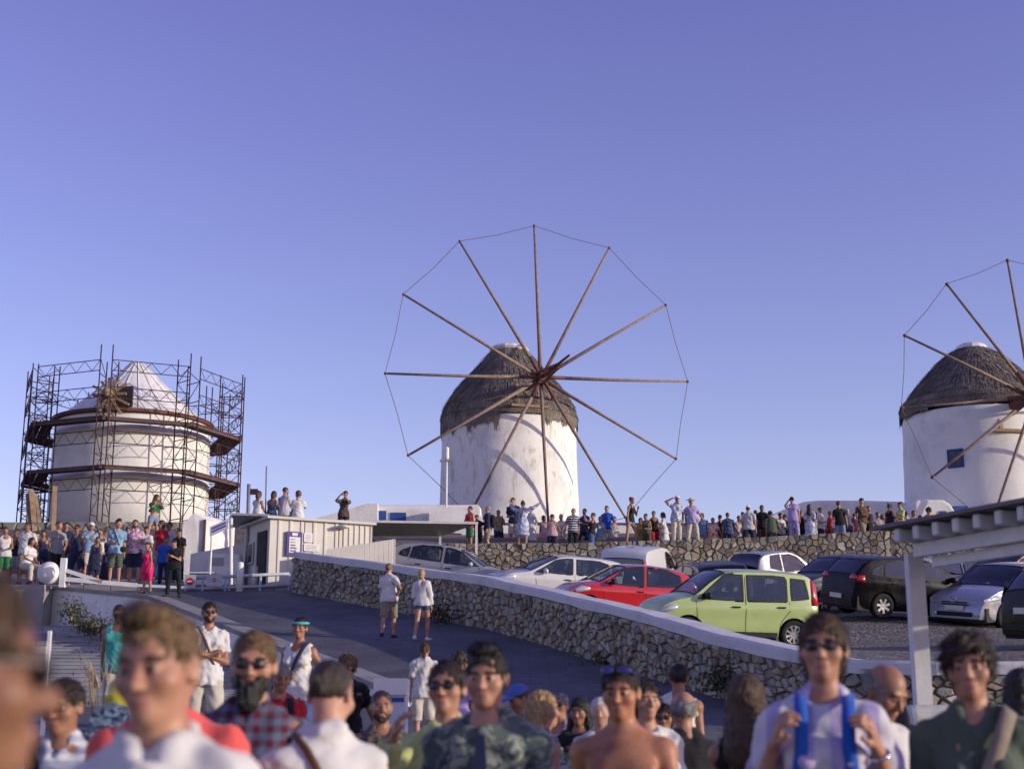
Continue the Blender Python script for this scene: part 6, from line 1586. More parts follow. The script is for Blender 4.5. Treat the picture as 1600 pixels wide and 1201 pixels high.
for (q, l) in ((E+pr*.22, 0), (bs0+pr*3.0, 0), (E+pr*3.0, 0)): MB().box(-.065, -.065, 0, .065, .065, ZB_-.11, Matrix.Translation(Vector((q.x, q.y, 0))-og)).build('post', M_pw, pg)
MB().bar(bs0+pr*3.0-Vector((0, 0, .17))-og, E+pr*3.0-Vector((0, 0, .17))-og, .10, .14).build('beam', M_pw, pg)
bk = thing('low_wall', (at(1402, 1100, 11.9).x, 11.9, 0), 'smooth whitewashed block wall at the foot of the pergola post', 'wall'); b = MB().box(0, -.25, 0, 3.4, .2, at(1420, 1100, 11.6).z).build('wall_body', M_cap, bk); bv = b.modifiers.new('b', 'BEVEL'); bv.width = .09; bv.segments = 4

# ------------------------------------------------------------------ plants and small things
M_leaf = rough_mat('dark_leaf', (.045,.055,.025), .4, 8, .8, 0); M_dry = rough_mat('dry_plume', (.32,.25,.17), .25, 10, .9, 0)
def bush(px, py, D, w, h, label, z=None, m=None, n=420, seed=1):
    a = at(px, py, D); t = thing('shrub', (a.x, a.y, a.z if z is None else z), label, 'shrub'); r_ = random.Random(seed); V = []; F = []
    for i in range(n):
        p = Vector((r_.gauss(0, w*.28), r_.gauss(0, w*.2), abs(r_.gauss(h*.35, h*.28)))); q = Euler((r_.uniform(0, 6), r_.uniform(0, 6), r_.uniform(0, 6))).to_matrix(); s = r_.uniform(.02, .045); n0 = len(V)
        V += [p+q@Vector(v)*s for v in ((-1, 0, 0), (0, -.45, .1), (1.2, 0, 0), (0, .45, .1))]; F.append((n0, n0+1, n0+2, n0+3))
    mk('foliage', V, F, m or M_leaf, t, kind='stuff'); b = MB()
    for i in range(7): b.tube([(0, 0, -.1), (r_.uniform(-w, w)*.3, r_.uniform(-w, w)*.2, h*.6)], .008, 5)
    b.build('stem', M_wood, t); return t
bush(690, 972, 30.6, .55, .5, 'dark low shrub at the foot of the stone wall behind the walking woman', seed=2)
bush(944, 1052, 25.2, .6, .35, 'small dark shrub at the bottom of the stone wall behind the shirtless man', seed=3)
bush(1130, 1080, 21.3, .5, .45, 'green weed growing against the stone wall near the long haired woman', seed=4)
rp = random.Random(11)
for i, (px, py) in enumerate(((118,975), (132,985), (142,992), (158,988), (112,962), (172,1002))):
    bush(px, py, 33.5-i*.35, .55, .45, ['spiky dark plant furthest left against the parapet wall', 'dark pot plant second from the left by the parapet', 'darkest dense plant in the middle of the row by the parapet', 'thin dark plant right of the dense one by the parapet', 'sparse upper plant against the parapet wall', 'lowest plant of the row nearest the man in the teal vest'][i], seed=20+i, n=260)
pm = thing('pampas_grass', at(165, 1100, 12.5), 'dry grass clump with pale plumes behind the yellow balloon', 'plant'); b = MB(); c_ = MB()
for i in range(26):
    tx = rp.uniform(-.25, .25); h = rp.uniform(.25, .5); b.tube([(tx*.2, 0, -.6), (tx*.7, rp.uniform(-.1, .1), h*.6), (tx*1.3, rp.uniform(-.1, .1), h)], .006, 4, r2=.001)
b.build('blades', M_dry, pm, kind='stuff'); 
for (a0, h) in ((-.12,.36), (-.08,.30), (.02,.22)): MB().tube([(a0*.3, 0, -.3), (a0, 0, h-.14)], .004, 4).tube([(a0, 0, h-.16), (a0-.02, 0, h-.06), (a0-.045, 0, h)], .022, 6, r2=.006).build('plume', M_dry, pm)
bl_ = thing('balloon', at(186, 1085, 9.5), 'yellow balloon floating above the outdoor seats at the left', 'balloon'); MB().lathe([(math.sin(t)*.09, -math.cos(t)*.11) for t in np.linspace(.03, 3.12, 14)], 20).build('skin', glossy('balloon_yellow', (.55,.50,.03), .3), bl_, True); MB().lathe([(.001, -.13), (.015, -.125), (.006, -.105)], 8).build('knot', glossy('balloon_yellow', (.55,.50,.03), .3), bl_); MB().tube([(0, 0, -.12), (.02, 0, -.5), (0, 0, -1.2)], .002, 4).build('string', M_rope, bl_)
M_navy = cloth('navy_dotted', (.02,.03,.10), 'camo', (.25,.35,.45), .8)
ch = thing('chair', (at(172, 1120, 7.2).x, 7.2, 0), 'blue patterned rounded chair back behind the boy at the left', 'chair'); zc = at(172, 1105, 7.2).z
V = []; b = MB().prism([(-.10, zc-.35), (-.115, zc-.12), (-.08, zc), (0, zc+.03), (.08, zc), (.115, zc-.12), (.10, zc-.35)], .05); b.build('backrest', M_navy, ch); MB().box(-.22, -.45, .42, .22, 0, .48).build('seat', M_navy, ch)
for sx in (-.18, .18):
    for sy in (-.4, .02): MB().tube([(sx, sy, 0), (sx, sy, .44)], .018, 8).build('leg', M_wood, ch)
for sx in (-.09, .09): MB().tube([(sx, .025, .46), (sx, .025, zc-.2)], .015, 8).build('stile', M_wood, ch)
rk = thing('souvenir_rack', (at(46, 1010, 12).x, 12, zG(12)), 'white wire rack hung with striped cloths at the far left', 'rack'); ztk = at(46, 985, 12).z-zG(12)
for sx in (-.16, .16): MB().box(sx-.015, -.015, 0, sx+.015, .015, ztk).build('post', M_whitep, rk)
for i in range(6): MB().box(-.15, -.03-.002*i, ztk-.08-.11*i, .15, .01, ztk-.02-.11*i).build('cloth', [cloth('rk0', (.05,.06,.16)), cloth('rk1', (.4,.38,.36)), cloth('rk2', (.16,.05,.10)), cloth('rk3', (.04,.15,.22))][i % 4], rk)
wc = thing('cabinet', (at(612, 1100, 13.5).x, 13.5, zG(13.5)), 'white display cabinet standing behind the bald bearded man', 'cabinet'); zc = at(612, 1060, 13.5).z-zG(13.5)
MB().box(-.14, -.2, 0, .14, .2, zc-.16).build('case', rough_mat('pale_blue_white', (.55,.60,.68), .08, 4, .6, .1), wc); MB().box(-.15, -.22, zc-.15, .15, .22, zc).build('lid', M_whitep, wc); MB().box(-.13, -.215, zc-.21, .13, -.2, zc-.17).build('band', M_blue, wc)
sc_ = thing('suitcase', (at(163, 890, 40.2).x, 40.2, zG(40.2)+.05), 'dark upright suitcase standing in the crowd by the gate', 'suitcase'); b = MB().box(-.22, -.13, .06, .22, .13, .66).build('shell', M_dark_case if 'M_dark_case' in globals() else cloth('dark_case', (.03,.04,.06)), sc_); bv = b.modifiers.new('b', 'BEVEL'); bv.width = .05; bv.segments = 3
for sx in (-.15, .15): MB().box(sx-.03, -.08, 0, sx+.03, -.02, .06).build('wheel', M_trim, sc_)
MB().tube([(-.1, .1, .66), (-.1, .1, .95), (.1, .1, .95), (.1, .1, .66)], .01, 6).build('handle', M_galv, sc_)
# ------------------------------------------------------------------ the crowd
W1 = cloth('white_cotton', (.60,.59,.58)); W2 = cloth('cream_cotton', (.50,.46,.40)); GR = cloth('grey_cotton', (.27,.27,.27)); LG = cloth('light_grey_cotton', (.45,.45,.46))
BK = cloth('black_cotton', (.014,.014,.017)); NV = cloth('navy_cotton', (.018,.024,.065)); BL = cloth('blue_denim', (.05,.10,.26)); DN = cloth('pale_denim', (.20,.27,.40)); LB = cloth('light_blue_cotton', (.22,.36,.52))
RD = cloth('red_cotton', (.42,.02,.03)); CO = cloth('coral_cotton', (.68,.10,.09)); PK = cloth('hot_pink', (.75,.02,.13)); KH = cloth('khaki', (.24,.20,.15)); BR = cloth('brown_cloth', (.09,.055,.04)); TL = cloth('teal', (.06,.36,.33))
GN = cloth('green', (.03,.16,.07)); OL = cloth('olive', (.075,.10,.075)); LI = cloth('lilac', (.36,.30,.55)); YG = cloth('yellow_green', (.50,.55,.22)); OR = cloth('orange', (.62,.14,.05)); PI = cloth('pale_pink', (.55,.34,.36))
LE = rough_mat('brown_leather', (.09,.035,.02), .2, 10, .5, .1); BLS = cloth('bright_blue_strap', (.02,.10,.45))
PLD = cloth('plaid_maroon', (.085,.008,.03), 'plaid', (.10,.14,.21), 1.25); CAM = cloth('camo_print', (.075,.10,.09), 'camo', (.26,.29,.23), 1.0, (.03,.04,.055)); FLO = cloth('floral_print', (.42,.42,.40), 'floral', (.06,.14,.10), 1.0, (.40,.12,.14))
BRP = cloth('brown_print', (.07,.05,.045), 'camo', (.16,.12,.10), 1.2, (.03,.025,.03)); STW = cloth('white_stripe', (.66,.65,.64), 'stripes', (.40,.42,.52), .9); NVS = cloth('navy_stripe', (.018,.024,.065), 'stripes', (.5,.5,.55), .55)
BAND = cloth('white_purple_stripe', (.56,.54,.60), 'vstripes', (.40,.34,.56), .35); PFL = cloth('pink_floral', (.62,.50,.55), 'floral', (.48,.12,.24), .9, (.25,.18,.35)); OFL = cloth('orange_floral', (.60,.50,.45), 'floral', (.62,.13,.06), .8, (.35,.10,.05)); BFL = cloth('blue_floral', (.55,.58,.66), 'floral', (.12,.18,.38), .9, (.3,.35,.5)); NFL = cloth('dark_blue_print', (.03,.04,.09), 'floral', (.10,.16,.30), .8, (.02,.02,.04))
STRAW = cloth('straw', (.50,.36,.22)); WCAP = cloth('white_cap', (.7,.68,.68)); BCAP = cloth('blue_cap', (.07,.13,.45)); SAND = rough_mat('sandal', (.12,.06,.04), .2, 20, .8, 0); SHW = rough_mat('white_shoe', (.6,.6,.6), .1, 20, .7, .1); SHB = rough_mat('black_shoe', (.02,.02,.022), .1, 20, .6, .1)
CRO = {}; _i = [0]
def P(label, px, ty, D, rz=0, g=None, H=None, ext=0.008, **k):
    a = at(px, ty, D); gz = zG(D) if g is None else g
    if H is None:
        H = (a.z-gz)-ext
        if not k.pop('child', False) and not 1.45 < H < 1.95: print('HEIGHT', label, round(H, 2))
        z = gz
    else: k.pop('child', False); z = a.z-ext-H
    _i[0] += 1; k.setdefault('seed', _i[0]); rq = random.Random(_i[0]*13+5)
    if k.get('lod', 2) >= 2:
        k.setdefault('legs', rq.choice(['stand', 'contra', 'wide', 'contra', 'walk'])); k.setdefault('roll', rq.uniform(-.07, .07)); k.setdefault('turn', rq.uniform(-.35, .35)); k.setdefault('lean', rq.uniform(-.04, .14))
        k.setdefault('head', (rq.uniform(-.6, .6), rq.uniform(-.1, .3))); k.setdefault('arms', (rq.choice(['down', 'out', 'belly', 'hip', 'hold', 'down', 'back']), rq.choice(['down', 'out', 'belly', 'hip', 'hold', 'chin', 'down'])))
    else: k.setdefault('roll', rq.uniform(-.04, .04)); k.setdefault('turn', rq.uniform(-.15, .15))
    r = person(label, (a.x, D, z), R(rz), H=H, **k); CRO[label] = r; return r
def H_(lab, sx, name, cat, label, build, **k): return held(lab, CRO[lab], sx, name, cat, label, build, **k)
FG = 'foreground crowd'
# nearest
P('very close blurred person with brown hair turned away at the left edge', -74, 878, 1.38, 112, H=1.62, skin=3, hair=('short','brown'), top=('tshirt',GR), bottom=('pants',BL), shoes=SHB, extras=[('sunglasses',None)], lod=0, group=FG)
P('boy with swept light brown hair in an open white collar shirt at the lower left', 275, 957, 2.9, 0, fat=.84, skin=1, hair=('quiff','light'), top=('polo',W1), bottom=('pants',NV), shoes=SHB, extras=[('tie',NV)], lod=0, head=(-.12,.10), group=FG, arms=('down','down'))
P('dark haired man in sunglasses and a pale striped shirt with a dark chest strap', 106, 1062, 5.9, -8, skin=2, hair=('short','dark'), top=('polo',STW), bottom=('pants',NV), shoes=SHB, extras=[('sunglasses',None),('sling',BK,-1,.03)], lod=0, head=(-.1,.12), group=FG)
P('person in a coral red shirt half hidden behind the boy', 274, 992, 4.6, 176, fat=1.15, roll=0, turn=0, skin=1, hair=('short','brown'), top=('tshirt',CO), bottom=('shorts',KH), shoes=SHB, lod=1, head=(0,.1), group=FG)
P('bearded man in black sunglasses and a maroon checked shirt', 389, 989, 5.4, 4, skin=1, hair=('short','light'), top=('rolled',PLD), bottom=('shorts',NV), shoes=SHB, extras=[('sunglasses',None),('longbeard',hair_mat('black'))], lod=0, head=(.05,.05), group=FG)
P('man seen from behind in a white shirt with a thin brown leather strap', 512, 1030, 4.9, 200, skin=0, hair=('buzz','dark'), top=('shirt',W1), bottom=('pants',BL), shoes=SHB, extras=[('sling',LE,1,.012,False)], lod=0, head=(-.75,.28), lean=.05, group=FG, arms=('down','belly'), fat=.97)
P('balding man with a dark beard and a brown patterned shirt', 598, 1079, 9.6, 5, skin=2, hair=('buzz','dark'), top=('tshirt',BRP), bottom=('shorts',GR), shoes=SHB, extras=[('beard',hair_mat('dark'))], lod=1, group=FG)
P('woman lifting a hand to her round sunglasses in a yellow green cardigan', 702, 1034, 6.1, -6, sex='f', skin=1, hair=('bun','dark'), top=('shirt',YG), bottom=('pants',W2), shoes=SAND, extras=[('sunglasses',None)], lod=0, head=(-.1,-.08), arms=('glasses','down'), group=FG)
P('man in a dark camouflage print shirt looking at the camera in the middle', 761, 1013, 5.6, -10, skin=1, hair=('quiff','black'), top=('tshirt',CAM), bottom=('shorts',KH), shoes=SHB, extras=[('tie',NV)], lod=0, head=(-.05,.06), group=FG, fat=1.08, arms=('down','hold'))
P('blonde woman in a leafy print top turned right behind the man in camouflage', 850, 1080, 8.6, 110, sex='f', skin=1, hair=('bob','blond'), top=('tank',FLO), bottom=('shorts',W2), shoes=SAND, lod=1, group=FG)
P('person in a pale blue peaked cap bending in the middle of the crowd', 826, 1068, 12.5, -70, skin=2, hair=('short','dark'), top=('tshirt',BL), bottom=('shorts',GR), shoes=SHB, extras=[('cap',BCAP)], lod=2, H=1.6, group=FG, head=(0,.3))
P('man in a white vest and sunglasses behind the blonde woman', 874, 1082, 11.5, -25, skin=1, hair=('short','grey'), top=('tank',W1), bottom=('shorts',BL), shoes=SHB, extras=[('sunglasses',None)], lod=1, group=FG)
P('woman with long black hair in a black t shirt holding a phone', 903, 1090, 11.0, -12, sex='f', skin=2, hair=('long','black'), top=('tshirt',BK), bottom=('shorts',W1), shoes=SAND, lod=1, arms=('phone','down'), head=(-.1,.15), group=FG)
P('shirtless tanned man with sunglasses pushed up on his short hair', 973, 1040, 6.1, -10, skin=4, hair=('short','dark'), top=('none',None), bottom=('shorts',BL), shoes=SHB, extras=[('lenses_up',glossy('blue_lens',(.02,.03,.18),.1))], lod=0, head=(-.10,.08), arms=('down','hold'), group=FG, fat=1.06)
P('smiling woman with dark hair just behind the shirtless man', 1014, 1064, 8.3, 20, sex='f', skin=1, hair=('bob','dark'), top=('tshirt',W1), bottom=('shorts',BL), shoes=SAND, lod=1, group=FG)
P('woman in dark sunglasses low between the smiling woman and the man in black', 1040, 1100, 10.5, -5, sex='f', skin=2, hair=('bob','black'), top=('tank',GR), bottom=('shorts',BL), shoes=SAND, extras=[('sunglasses',None)], lod=1, group=FG, arms=('hip','down'))
P('grey haired man seen from behind in a black polo shirt', 1066, 1080, 8.6, 185, skin=1, hair=('fringe_bald','grey'), top=('tshirt',BK), bottom=('pants',LG), shoes=SHB, lod=1, group=FG, fat=1.12)
P('dark haired man in a white sleeveless vest walking away', 1056, 1038, 12.2, 175, skin=2, hair=('short','black'), top=('tank',W1), bottom=('shorts',NV), shoes=SHB, lod=1, group=FG)
P('woman with long wavy brown hair in a strappy black dress seen from behind', 1170, 1056, 6.6, 165, sex='f', skin=2, hair=('long','brown'), top=('minidress',BK), bottom=('none',None), shoes=SAND, lod=0, arms=('down','photo'), group=FG, head=(.3,0))
P('tall woman in red rimmed sunglasses gripping bright blue backpack straps', 1276, 962, 5.25, -12, sex='f', skin=1, hair=('bob','brown'), top=('tshirt',BAND), bottom=('skirt',BAND), shoes=SAND, extras=[('sunglasses',None),('backpack',BL,BLS),('watch',M_chrome,1)], lod=0, head=(-.08,-.02), arms=('strap','strap'), group=FG)
P('balding man in a white polo shirt looking down at his phone', 1348, 1032, 6.3, 28, skin=2, hair=('fringe_bald','grey'), top=('polo',W1), bottom=('shorts',BL), shoes=SHB, lod=0, head=(.15,.45), lean=.08, arms=('phone','phone'), group=FG)
P('person in dark clothes hidden behind the balding man with the phone', 1392, 1060, 9.0, 160, sex='f', skin=2, hair=('long','black'), top=('tshirt',BK), bottom=('pants',NV), shoes=SHB, lod=2, group=FG)
P('woman with curled brown hair in an olive blouse with a tan strap at the right', 1519, 993, 5.2, -14, sex='f', skin=1, hair=('curly','dark'), top=('rolled',OL), bottom=('pants',KH), shoes=SAND, extras=[('sling',KH,1,.028,True)], lod=0, head=(-.08,.02), group=FG, fat=1.12)
P('black haired woman in a lilac top cut off by the right edge', 1592, 1048, 7.8, 160, sex='f', skin=2, hair=('long','black'), top=('tshirt',LI), bottom=('skirt',NV), shoes=SAND, lod=1, group=FG)
P('grey haired man in a red shirt with a black vest right of the bearded man', 434, 1038, 12.0, 15, skin=2, hair=('short','grey'), top=('tshirt',RD), bottom=('pants',BK), shoes=SHB, extras=[('backpack',BK,BK)], lod=1, group=FG, fat=1.08, head=(.1,.2))
P('man in sunglasses and a black t shirt leaning forward by the parapet end', 541, 1020, 13.8, 18, skin=1, hair=('curly','light'), top=('tshirt',BK), bottom=('shorts',GR), shoes=SHB, extras=[('sunglasses',None)], lod=1, lean=.22, head=(.0,.25), group=FG, arms=('out','out'))
P('smiling woman in white dungarees with a turquoise headband', 468, 965, 15.8, -8, sex='f', skin=2, hair=('bun','dark'), top=('tank',W1), bottom=('skirt',BL), shoes=SAND, extras=[('headband',cloth('turq',(.05,.45,.50))),('sling',NV,1,.02,True)], lod=1, group=FG, arms=('belly','hip'))
P('man in sunglasses and white clothes standing with folded arms', 326, 941, 16.6, 12, skin=2, hair=('short','dark'), top=('tshirt',W1), bottom=('shorts',W2), shoes=SHB, extras=[('sunglasses',None),('stubble',hair_mat('dark')),('sling',BR,-1,.014,False)], lod=1, group=FG, arms=('cross','cross'), legs='contra')
P('man in a teal vest and pale trousers looking down on the steps', 190, 944, 19.2, 10, g=zS(19.2), skin=2, hair=('buzz','dark'), top=('tank',TL), bottom=('pants',W2), shoes=SHB, extras=[('sunglasses',None)], lod=1, group=FG, head=(.1,.35), arms=('back','down'))
P('small child in a white shirt seen from behind on the road', 663, 1004, 17.5, 190, child=True, skin=1, hair=('pony','brown'), top=('tshirt',W1), bottom=('shorts',W2), shoes=SHW, lod=1, group=FG)
P('dark haired person in a lilac top behind the man in camouflage', 714, 1018, 15.0, 170, sex='f', H=1.5, skin=2, hair=('curly','dark'), top=('tshirt',LI), bottom=('shorts',NV), shoes=SHB, lod=2, group=FG)
P('person in a navy top low behind the man in pale stripes', 168, 1118, 9.0, 60, H=1.35, skin=2, hair=('curly','black'), top=('tshirt',NV), bottom=('shorts',NV), shoes=SHB, lod=2, group=FG, g=0)
P('grey haired person low behind the shirtless man', 942, 1088, 10.5, 20, H=1.5, skin=0, hair=('short','white'), top=('tshirt',LG), bottom=('shorts',NV), shoes=SHB, lod=2, group=FG)
# walking couple on the road
P('man in a white shirt and khaki shorts walking up the road', 609, 879, 28.4, 172, skin=1, hair=('short','light'), top=('polo',W1), bottom=('shorts',KH), shoes=SHB, lod=2, legs='walk', group='couple on the road', fat=1.1)
P('blonde woman in a white hooded top and blue shorts walking up the road', 661, 888, 28.0, 165, sex='f', skin=1, hair=('bob','blond'), top=('jacket',W1), bottom=('hotpants',BL), shoes=SHW, lod=2, legs='walk', group='couple on the road', arms=('down','belly'), fat=1.08)
P('woman in a short hot pink dress on the edge of the road', 233, 847, 35.7, -18, g=zG(35.7)+.12, sex='f', skin=1, hair=('pony','dark'), top=('minidress',PK), bottom=('none',None), shoes=SAND, lod=2, legs='contra', group='people by the gate', arms=('down','down'))
P('man in black t shirt and black trousers checking his hands by the road', 275, 842, 35.0, -5, g=zG(35.0)+.10, skin=1, hair=('short','black'), top=('tshirt',BK), bottom=('pants',BK), shoes=SHB, lod=2, legs='wide', head=(-.1,.35), group='people by the gate', arms=('phone','phone'), fat=1.05)
GT = 'people by the gate'
def Pg(label, px, ty, D, rz=0, lod=3, **k):
    k.setdefault('group', GT); k.setdefault('g', zG(D)+.05); return P(label, px, ty, D, rz, lod=lod, **k)
Pg('person in a white vest and green shorts sitting furthest left by the gate', 11, 823, 40.0, 10, skin=2, hair=('short','dark'), top=('tank',W1), bottom=('shorts',GN), arms=('lap','lap'))
Pg('broad man in a white t shirt standing second from the left by the gate', 44, 816, 41.0, 5, skin=2, hair=('short','dark'), top=('tshirt',W1), bottom=('shorts',KH), fat=1.12, shoes=SHB)
P('woman in white sitting sideways on the wall left of the boom barrier', 45, 843, 38.2, 55, H=1.62, ext=-.42, sex='f', skin=2, hair=('bob','dark'), top=('tshirt',W1), bottom=('pants',W2), legs='sit', arms=('lap','lap'), lod=3, group=GT, shoes=SAND)
Pg('person in dark clothes partly hidden right of the broad man in white', 70, 828, 43.2, 20, sex='f', skin=2, hair=('bob','black'), top=('tank',NV), bottom=('shorts',NV))
Pg('man in a grey t shirt and dark shorts looking right by the gate', 92, 813, 40.0, 35, skin=1, hair=('short','brown'), top=('tshirt',GR), bottom=('shorts',BK), shoes=SHB, head=(.3,0))
Pg('woman in a navy sleeveless top, navy shorts and sunglasses by the gate', 123, 819, 39.6, -5, sex='f', skin=2, hair=('bun','dark'), top=('tank',NV), bottom=('shorts',NV), shoes=SHW, fat=1.1, extras=[('sunglasses',None)], lod=2)
Pg('person in pale clothes with a white cap behind the woman in navy', 143, 816, 43.5, 30, skin=1, hair=('short','grey'), top=('tshirt',LB), bottom=('shorts',W2), extras=[('cap',WCAP)])
Pg('short girl in a dark blue dress raising her arms for a photo', 151, 838, 39.2, 8, child=True, sex='f', skin=2, hair=('bob','brown'), top=('dress',NV), bottom=('none',None), arms=('down','down'), shoes=SHB)
Pg('person in a white top holding both hands up to take a picture by the gate', 157, 826, 42.0, 10, sex='f', skin=1, hair=('bob','brown'), top=('tshirt',W1), bottom=('shorts',NV), arms=('high','high'))
Pg('man in a light blue v neck shirt with a black shoulder bag', 184, 811, 39.4, 20, skin=1, hair=('quiff','black'), top=('tshirt',LB), bottom=('shorts',OL), shoes=SHB, extras=[('sling',BK,-1,.014,True)], lod=2, arms=('belly','down'), head=(.3,.05))
Pg('bearded man in a pink flowered shirt and navy shorts', 214, 812, 40.0, -5, skin=1, hair=('short','dark'), top=('polo',PFL), bottom=('shorts',NV), shoes=SHB, extras=[('beard',hair_mat('dark'))], lod=2)
P('woman in a green top and denim shorts standing high on the ledge taking a photo', 242, 772, 46.6, 40, g=zP(-11.7,46.6)+.0, H=1.64, sex='f', skin=1, hair=('long','brown'), top=('crop',GN), bottom=('hotpants',DN), arms=('photo','photo'), lod=2, group=GT, shoes=SHW)
Pg('person in red sitting behind the man in the flowered shirt', 255, 813, 44.4, 0, sex='f', skin=2, hair=('bob','dark'), top=('tshirt',RD), bottom=('pants',LB))
Pg('person in white with sunglasses on the ledge behind the man in black', 266, 815, 44.6, -10, skin=2, hair=('short','dark'), top=('tshirt',W1), bottom=('shorts',BK), extras=[('sunglasses',None)])
Pg('dark haired person peeping out right behind the man in black', 281, 826, 42.8, -5, skin=2, hair=('short','black'), top=('tshirt',BK), bottom=('pants',NV))
Pg('person in a bright blue shirt hidden behind the woman in pink', 258, 838, 41.5, 5, skin=2, hair=('short','dark'), top=('tshirt',BLS), bottom=('pants',NV), H=1.5)
# on the kiosk roof and beyond
RT = 'people sitting up on the kiosk roof'
zk = kiosk.location.z+KIOSK_H
for (lab, px, ty, kw) in (('dark haired woman in a white vest, leftmost of the four seated above the kiosk', 403, 770, dict(sex='f', rz=130, hair=('bob','dark'), top=('tank',W1), bottom=('pants',DN))),
    ('woman in a dark strappy top, second of the four seated above the kiosk', 425, 770, dict(sex='f', rz=172, hair=('bob','dark'), top=('strap',NFL), bottom=('pants',NV))),
    ('man in a pale shirt, third of the four seated above the kiosk', 445, 764, dict(rz=150, hair=('short','dark'), top=('tshirt',LG), bottom=('pants',GR))),
    ('auburn haired woman in white, rightmost of the four seated above the kiosk', 467, 770, dict(sex='f', rz=195, hair=('curly','red'), top=('tshirt',W1), bottom=('hotpants',DN), arms=('photo','lap')))):
    rz = kw.pop('rz'); kw.setdefault('arms', ('lap','lap')); D = 40.6
    P(lab, px, ty, D, rz, H=1.62, ext=-.42, skin=2, legs='sit', lod=3, group=RT, **kw)
P('woman in a brown top photographing with raised hands behind the kiosk roof', 538, 767, 44.5, 5, H=1.6, sex='f', skin=2, hair=('bun','dark'), top=('tshirt',BRP), bottom=('hotpants',BK), arms=('high','high'), lod=2, group=RT)
# visitors along the far wall
WLg = 'visitors along the far wall'
def Pw(label, px, ty, rz, D=48.4, drop=0, lod=3, **k):
    a = at(px, ty, D); g = zP(a.x, D)-drop; H = a.z-g-.02
    fy = at(px, 846, D).z
    k.setdefault('group', WLg)
    if k.get('legs') == 'sit': ext = -.42; 
    else: ext = .02
    Hh = k.pop('H', None) or 1.68
    P(label, px, ty, D, rz, H=Hh, ext=ext, lod=lod, **k)
Pw('man in a bright red vest at the left end of the far wall', 734, 790, -60, skin=1, hair=('short','dark'), top=('tank',RD), bottom=('shorts',GN), H=1.5)
Pw('crouching person in black between the red vest and the dark jacket', 747, 803, -10, skin=1, hair=('curly','black'), top=('tshirt',BK), bottom=('pants',BK), H=1.25)
Pw('man in a dark jacket with a black backpack on the far wall', 762, 790, -70, skin=0, hair=('short','grey'), top=('jacket',NV), bottom=('shorts',KH), extras=[('backpack',BK,BK)], H=1.6, shoes=SHB)
Pw('man in a navy shirt and sunglasses behind the woman in the white dress', 803, 777, -5, D=50.0, skin=1, hair=('short','dark'), top=('tshirt',NV), bottom=('shorts',W2), H=1.78, extras=[('sunglasses',None)], arms=('belly','down'), shoes=SHB)
Pw('woman in a long white patterned dress with both arms flung up', 817, 781, 175, lod=2, sex='f', skin=1, hair=('bun','dark'), top=('coverup',BFL), bottom=('none',None), arms=(((1,-.05,.30),(.8,-.1,.55)),((.7,-.05,.35),(.45,-.1,1))), H=1.66, extras=[('sling',LE,-1,.016,True)])
Pw('person in a long white dress close behind the woman with raised arms', 829, 790, 170, D=49.2, sex='f', skin=1, hair=('bun','brown'), top=('longdress',W1), bottom=('none',None), H=1.5)
Pw('woman in a pink vest and navy shorts with her back turned', 863, 802, 175, sex='f', skin=2, hair=('short','dark'), top=('tank',PI), bottom=('shorts',NV), H=1.48, arms=('out','down'), lod=2, fat=1.1)
Pw('grey haired person in white right behind the woman in pink', 877, 802, -30, D=49.4, skin=1, hair=('short','grey'), top=('tshirt',W1), bottom=('shorts',W2), H=1.5)
Pw('man in a navy striped t shirt and dark trousers facing the camera', 895, 793, 0, skin=2, hair=('short','grey'), top=('tshirt',NVS), bottom=('pants',BK), H=1.60, lod=2, shoes=SHB, arms=('out','down'))
Pw('person with black hair in navy and white next to the striped man', 912, 793, -30, D=49.0, skin=1, hair=('short','black'), top=('tshirt',NFL), bottom=('pants',NV), H=1.62)
Pw('woman in a black top raising her phone in both hands', 924, 800, -100, sex='f', skin=1, hair=('short','brown'), top=('tank',BK), bottom=('shorts',BL), H=1.50, arms=('high','high'), lod=2, lean=-.12)
Pw('person in a blue top low behind the woman with the raised phone', 938, 806, 10, D=49.2, sex='f', skin=1, hair=('bob','brown'), top=('tank',LB), bottom=('shorts',W2), H=1.42)
Pw('man in a bright blue t shirt with a hand on his hip', 948, 789, -10, D=49.8, skin=1, hair=('short','dark'), top=('tshirt',BLS), bottom=('shorts',W2), H=1.64, arms=('down','hip'))
Pw('woman in a black vest and denim shorts propping one foot up on the wall', 984, 776, 60, sex='f', skin=1, hair=('bun','red'), top=('tank',BK), bottom=('hotpants',DN), H=1.66, legs='lean', lod=2, arms=('down','chin'), shoes=SHW)
Pw('young woman sitting in olive just right of the propped leg', 1010, 802, -30, sex='f', skin=2, hair=('bun','dark'), top=('strap',OL), bottom=('shorts',BR), H=1.4)
Pw('person with a bow in dark hair behind the seated woman in red', 1022, 797, 5, D=49.2, sex='f', skin=2, hair=('bun','black'), top=('strap',BK), bottom=('shorts',RD), H=1.46)
Pw('person in white with a cap of dark hair beside the tall man shading his eyes', 1038, 799, -120, sex='f', skin=2, hair=('bob','black'), top=('tshirt',W1), bottom=('skirt',W1), H=1.46)
Pw('tall man in a white cap shading his eyes with one hand', 1056, 774, 12, skin=2, hair=('short','grey'), top=('tshirt',BFL), bottom=('pants',W2), H=1.70, arms=('shade','down'), extras=[('cap',WCAP)], lod=2, fat=1.1, shoes=SHW)
Pw('person in a wide straw hat and a lavender waistcoat', 1081, 778, 3, skin=1, hair=('short','grey'), top=('tshirt',LI), bottom=('pants',W2), H=1.66, extras=[('strawhat',STRAW),('sling',W2,-1,.014,True)], lod=2, fat=1.08, shoes=SHW)
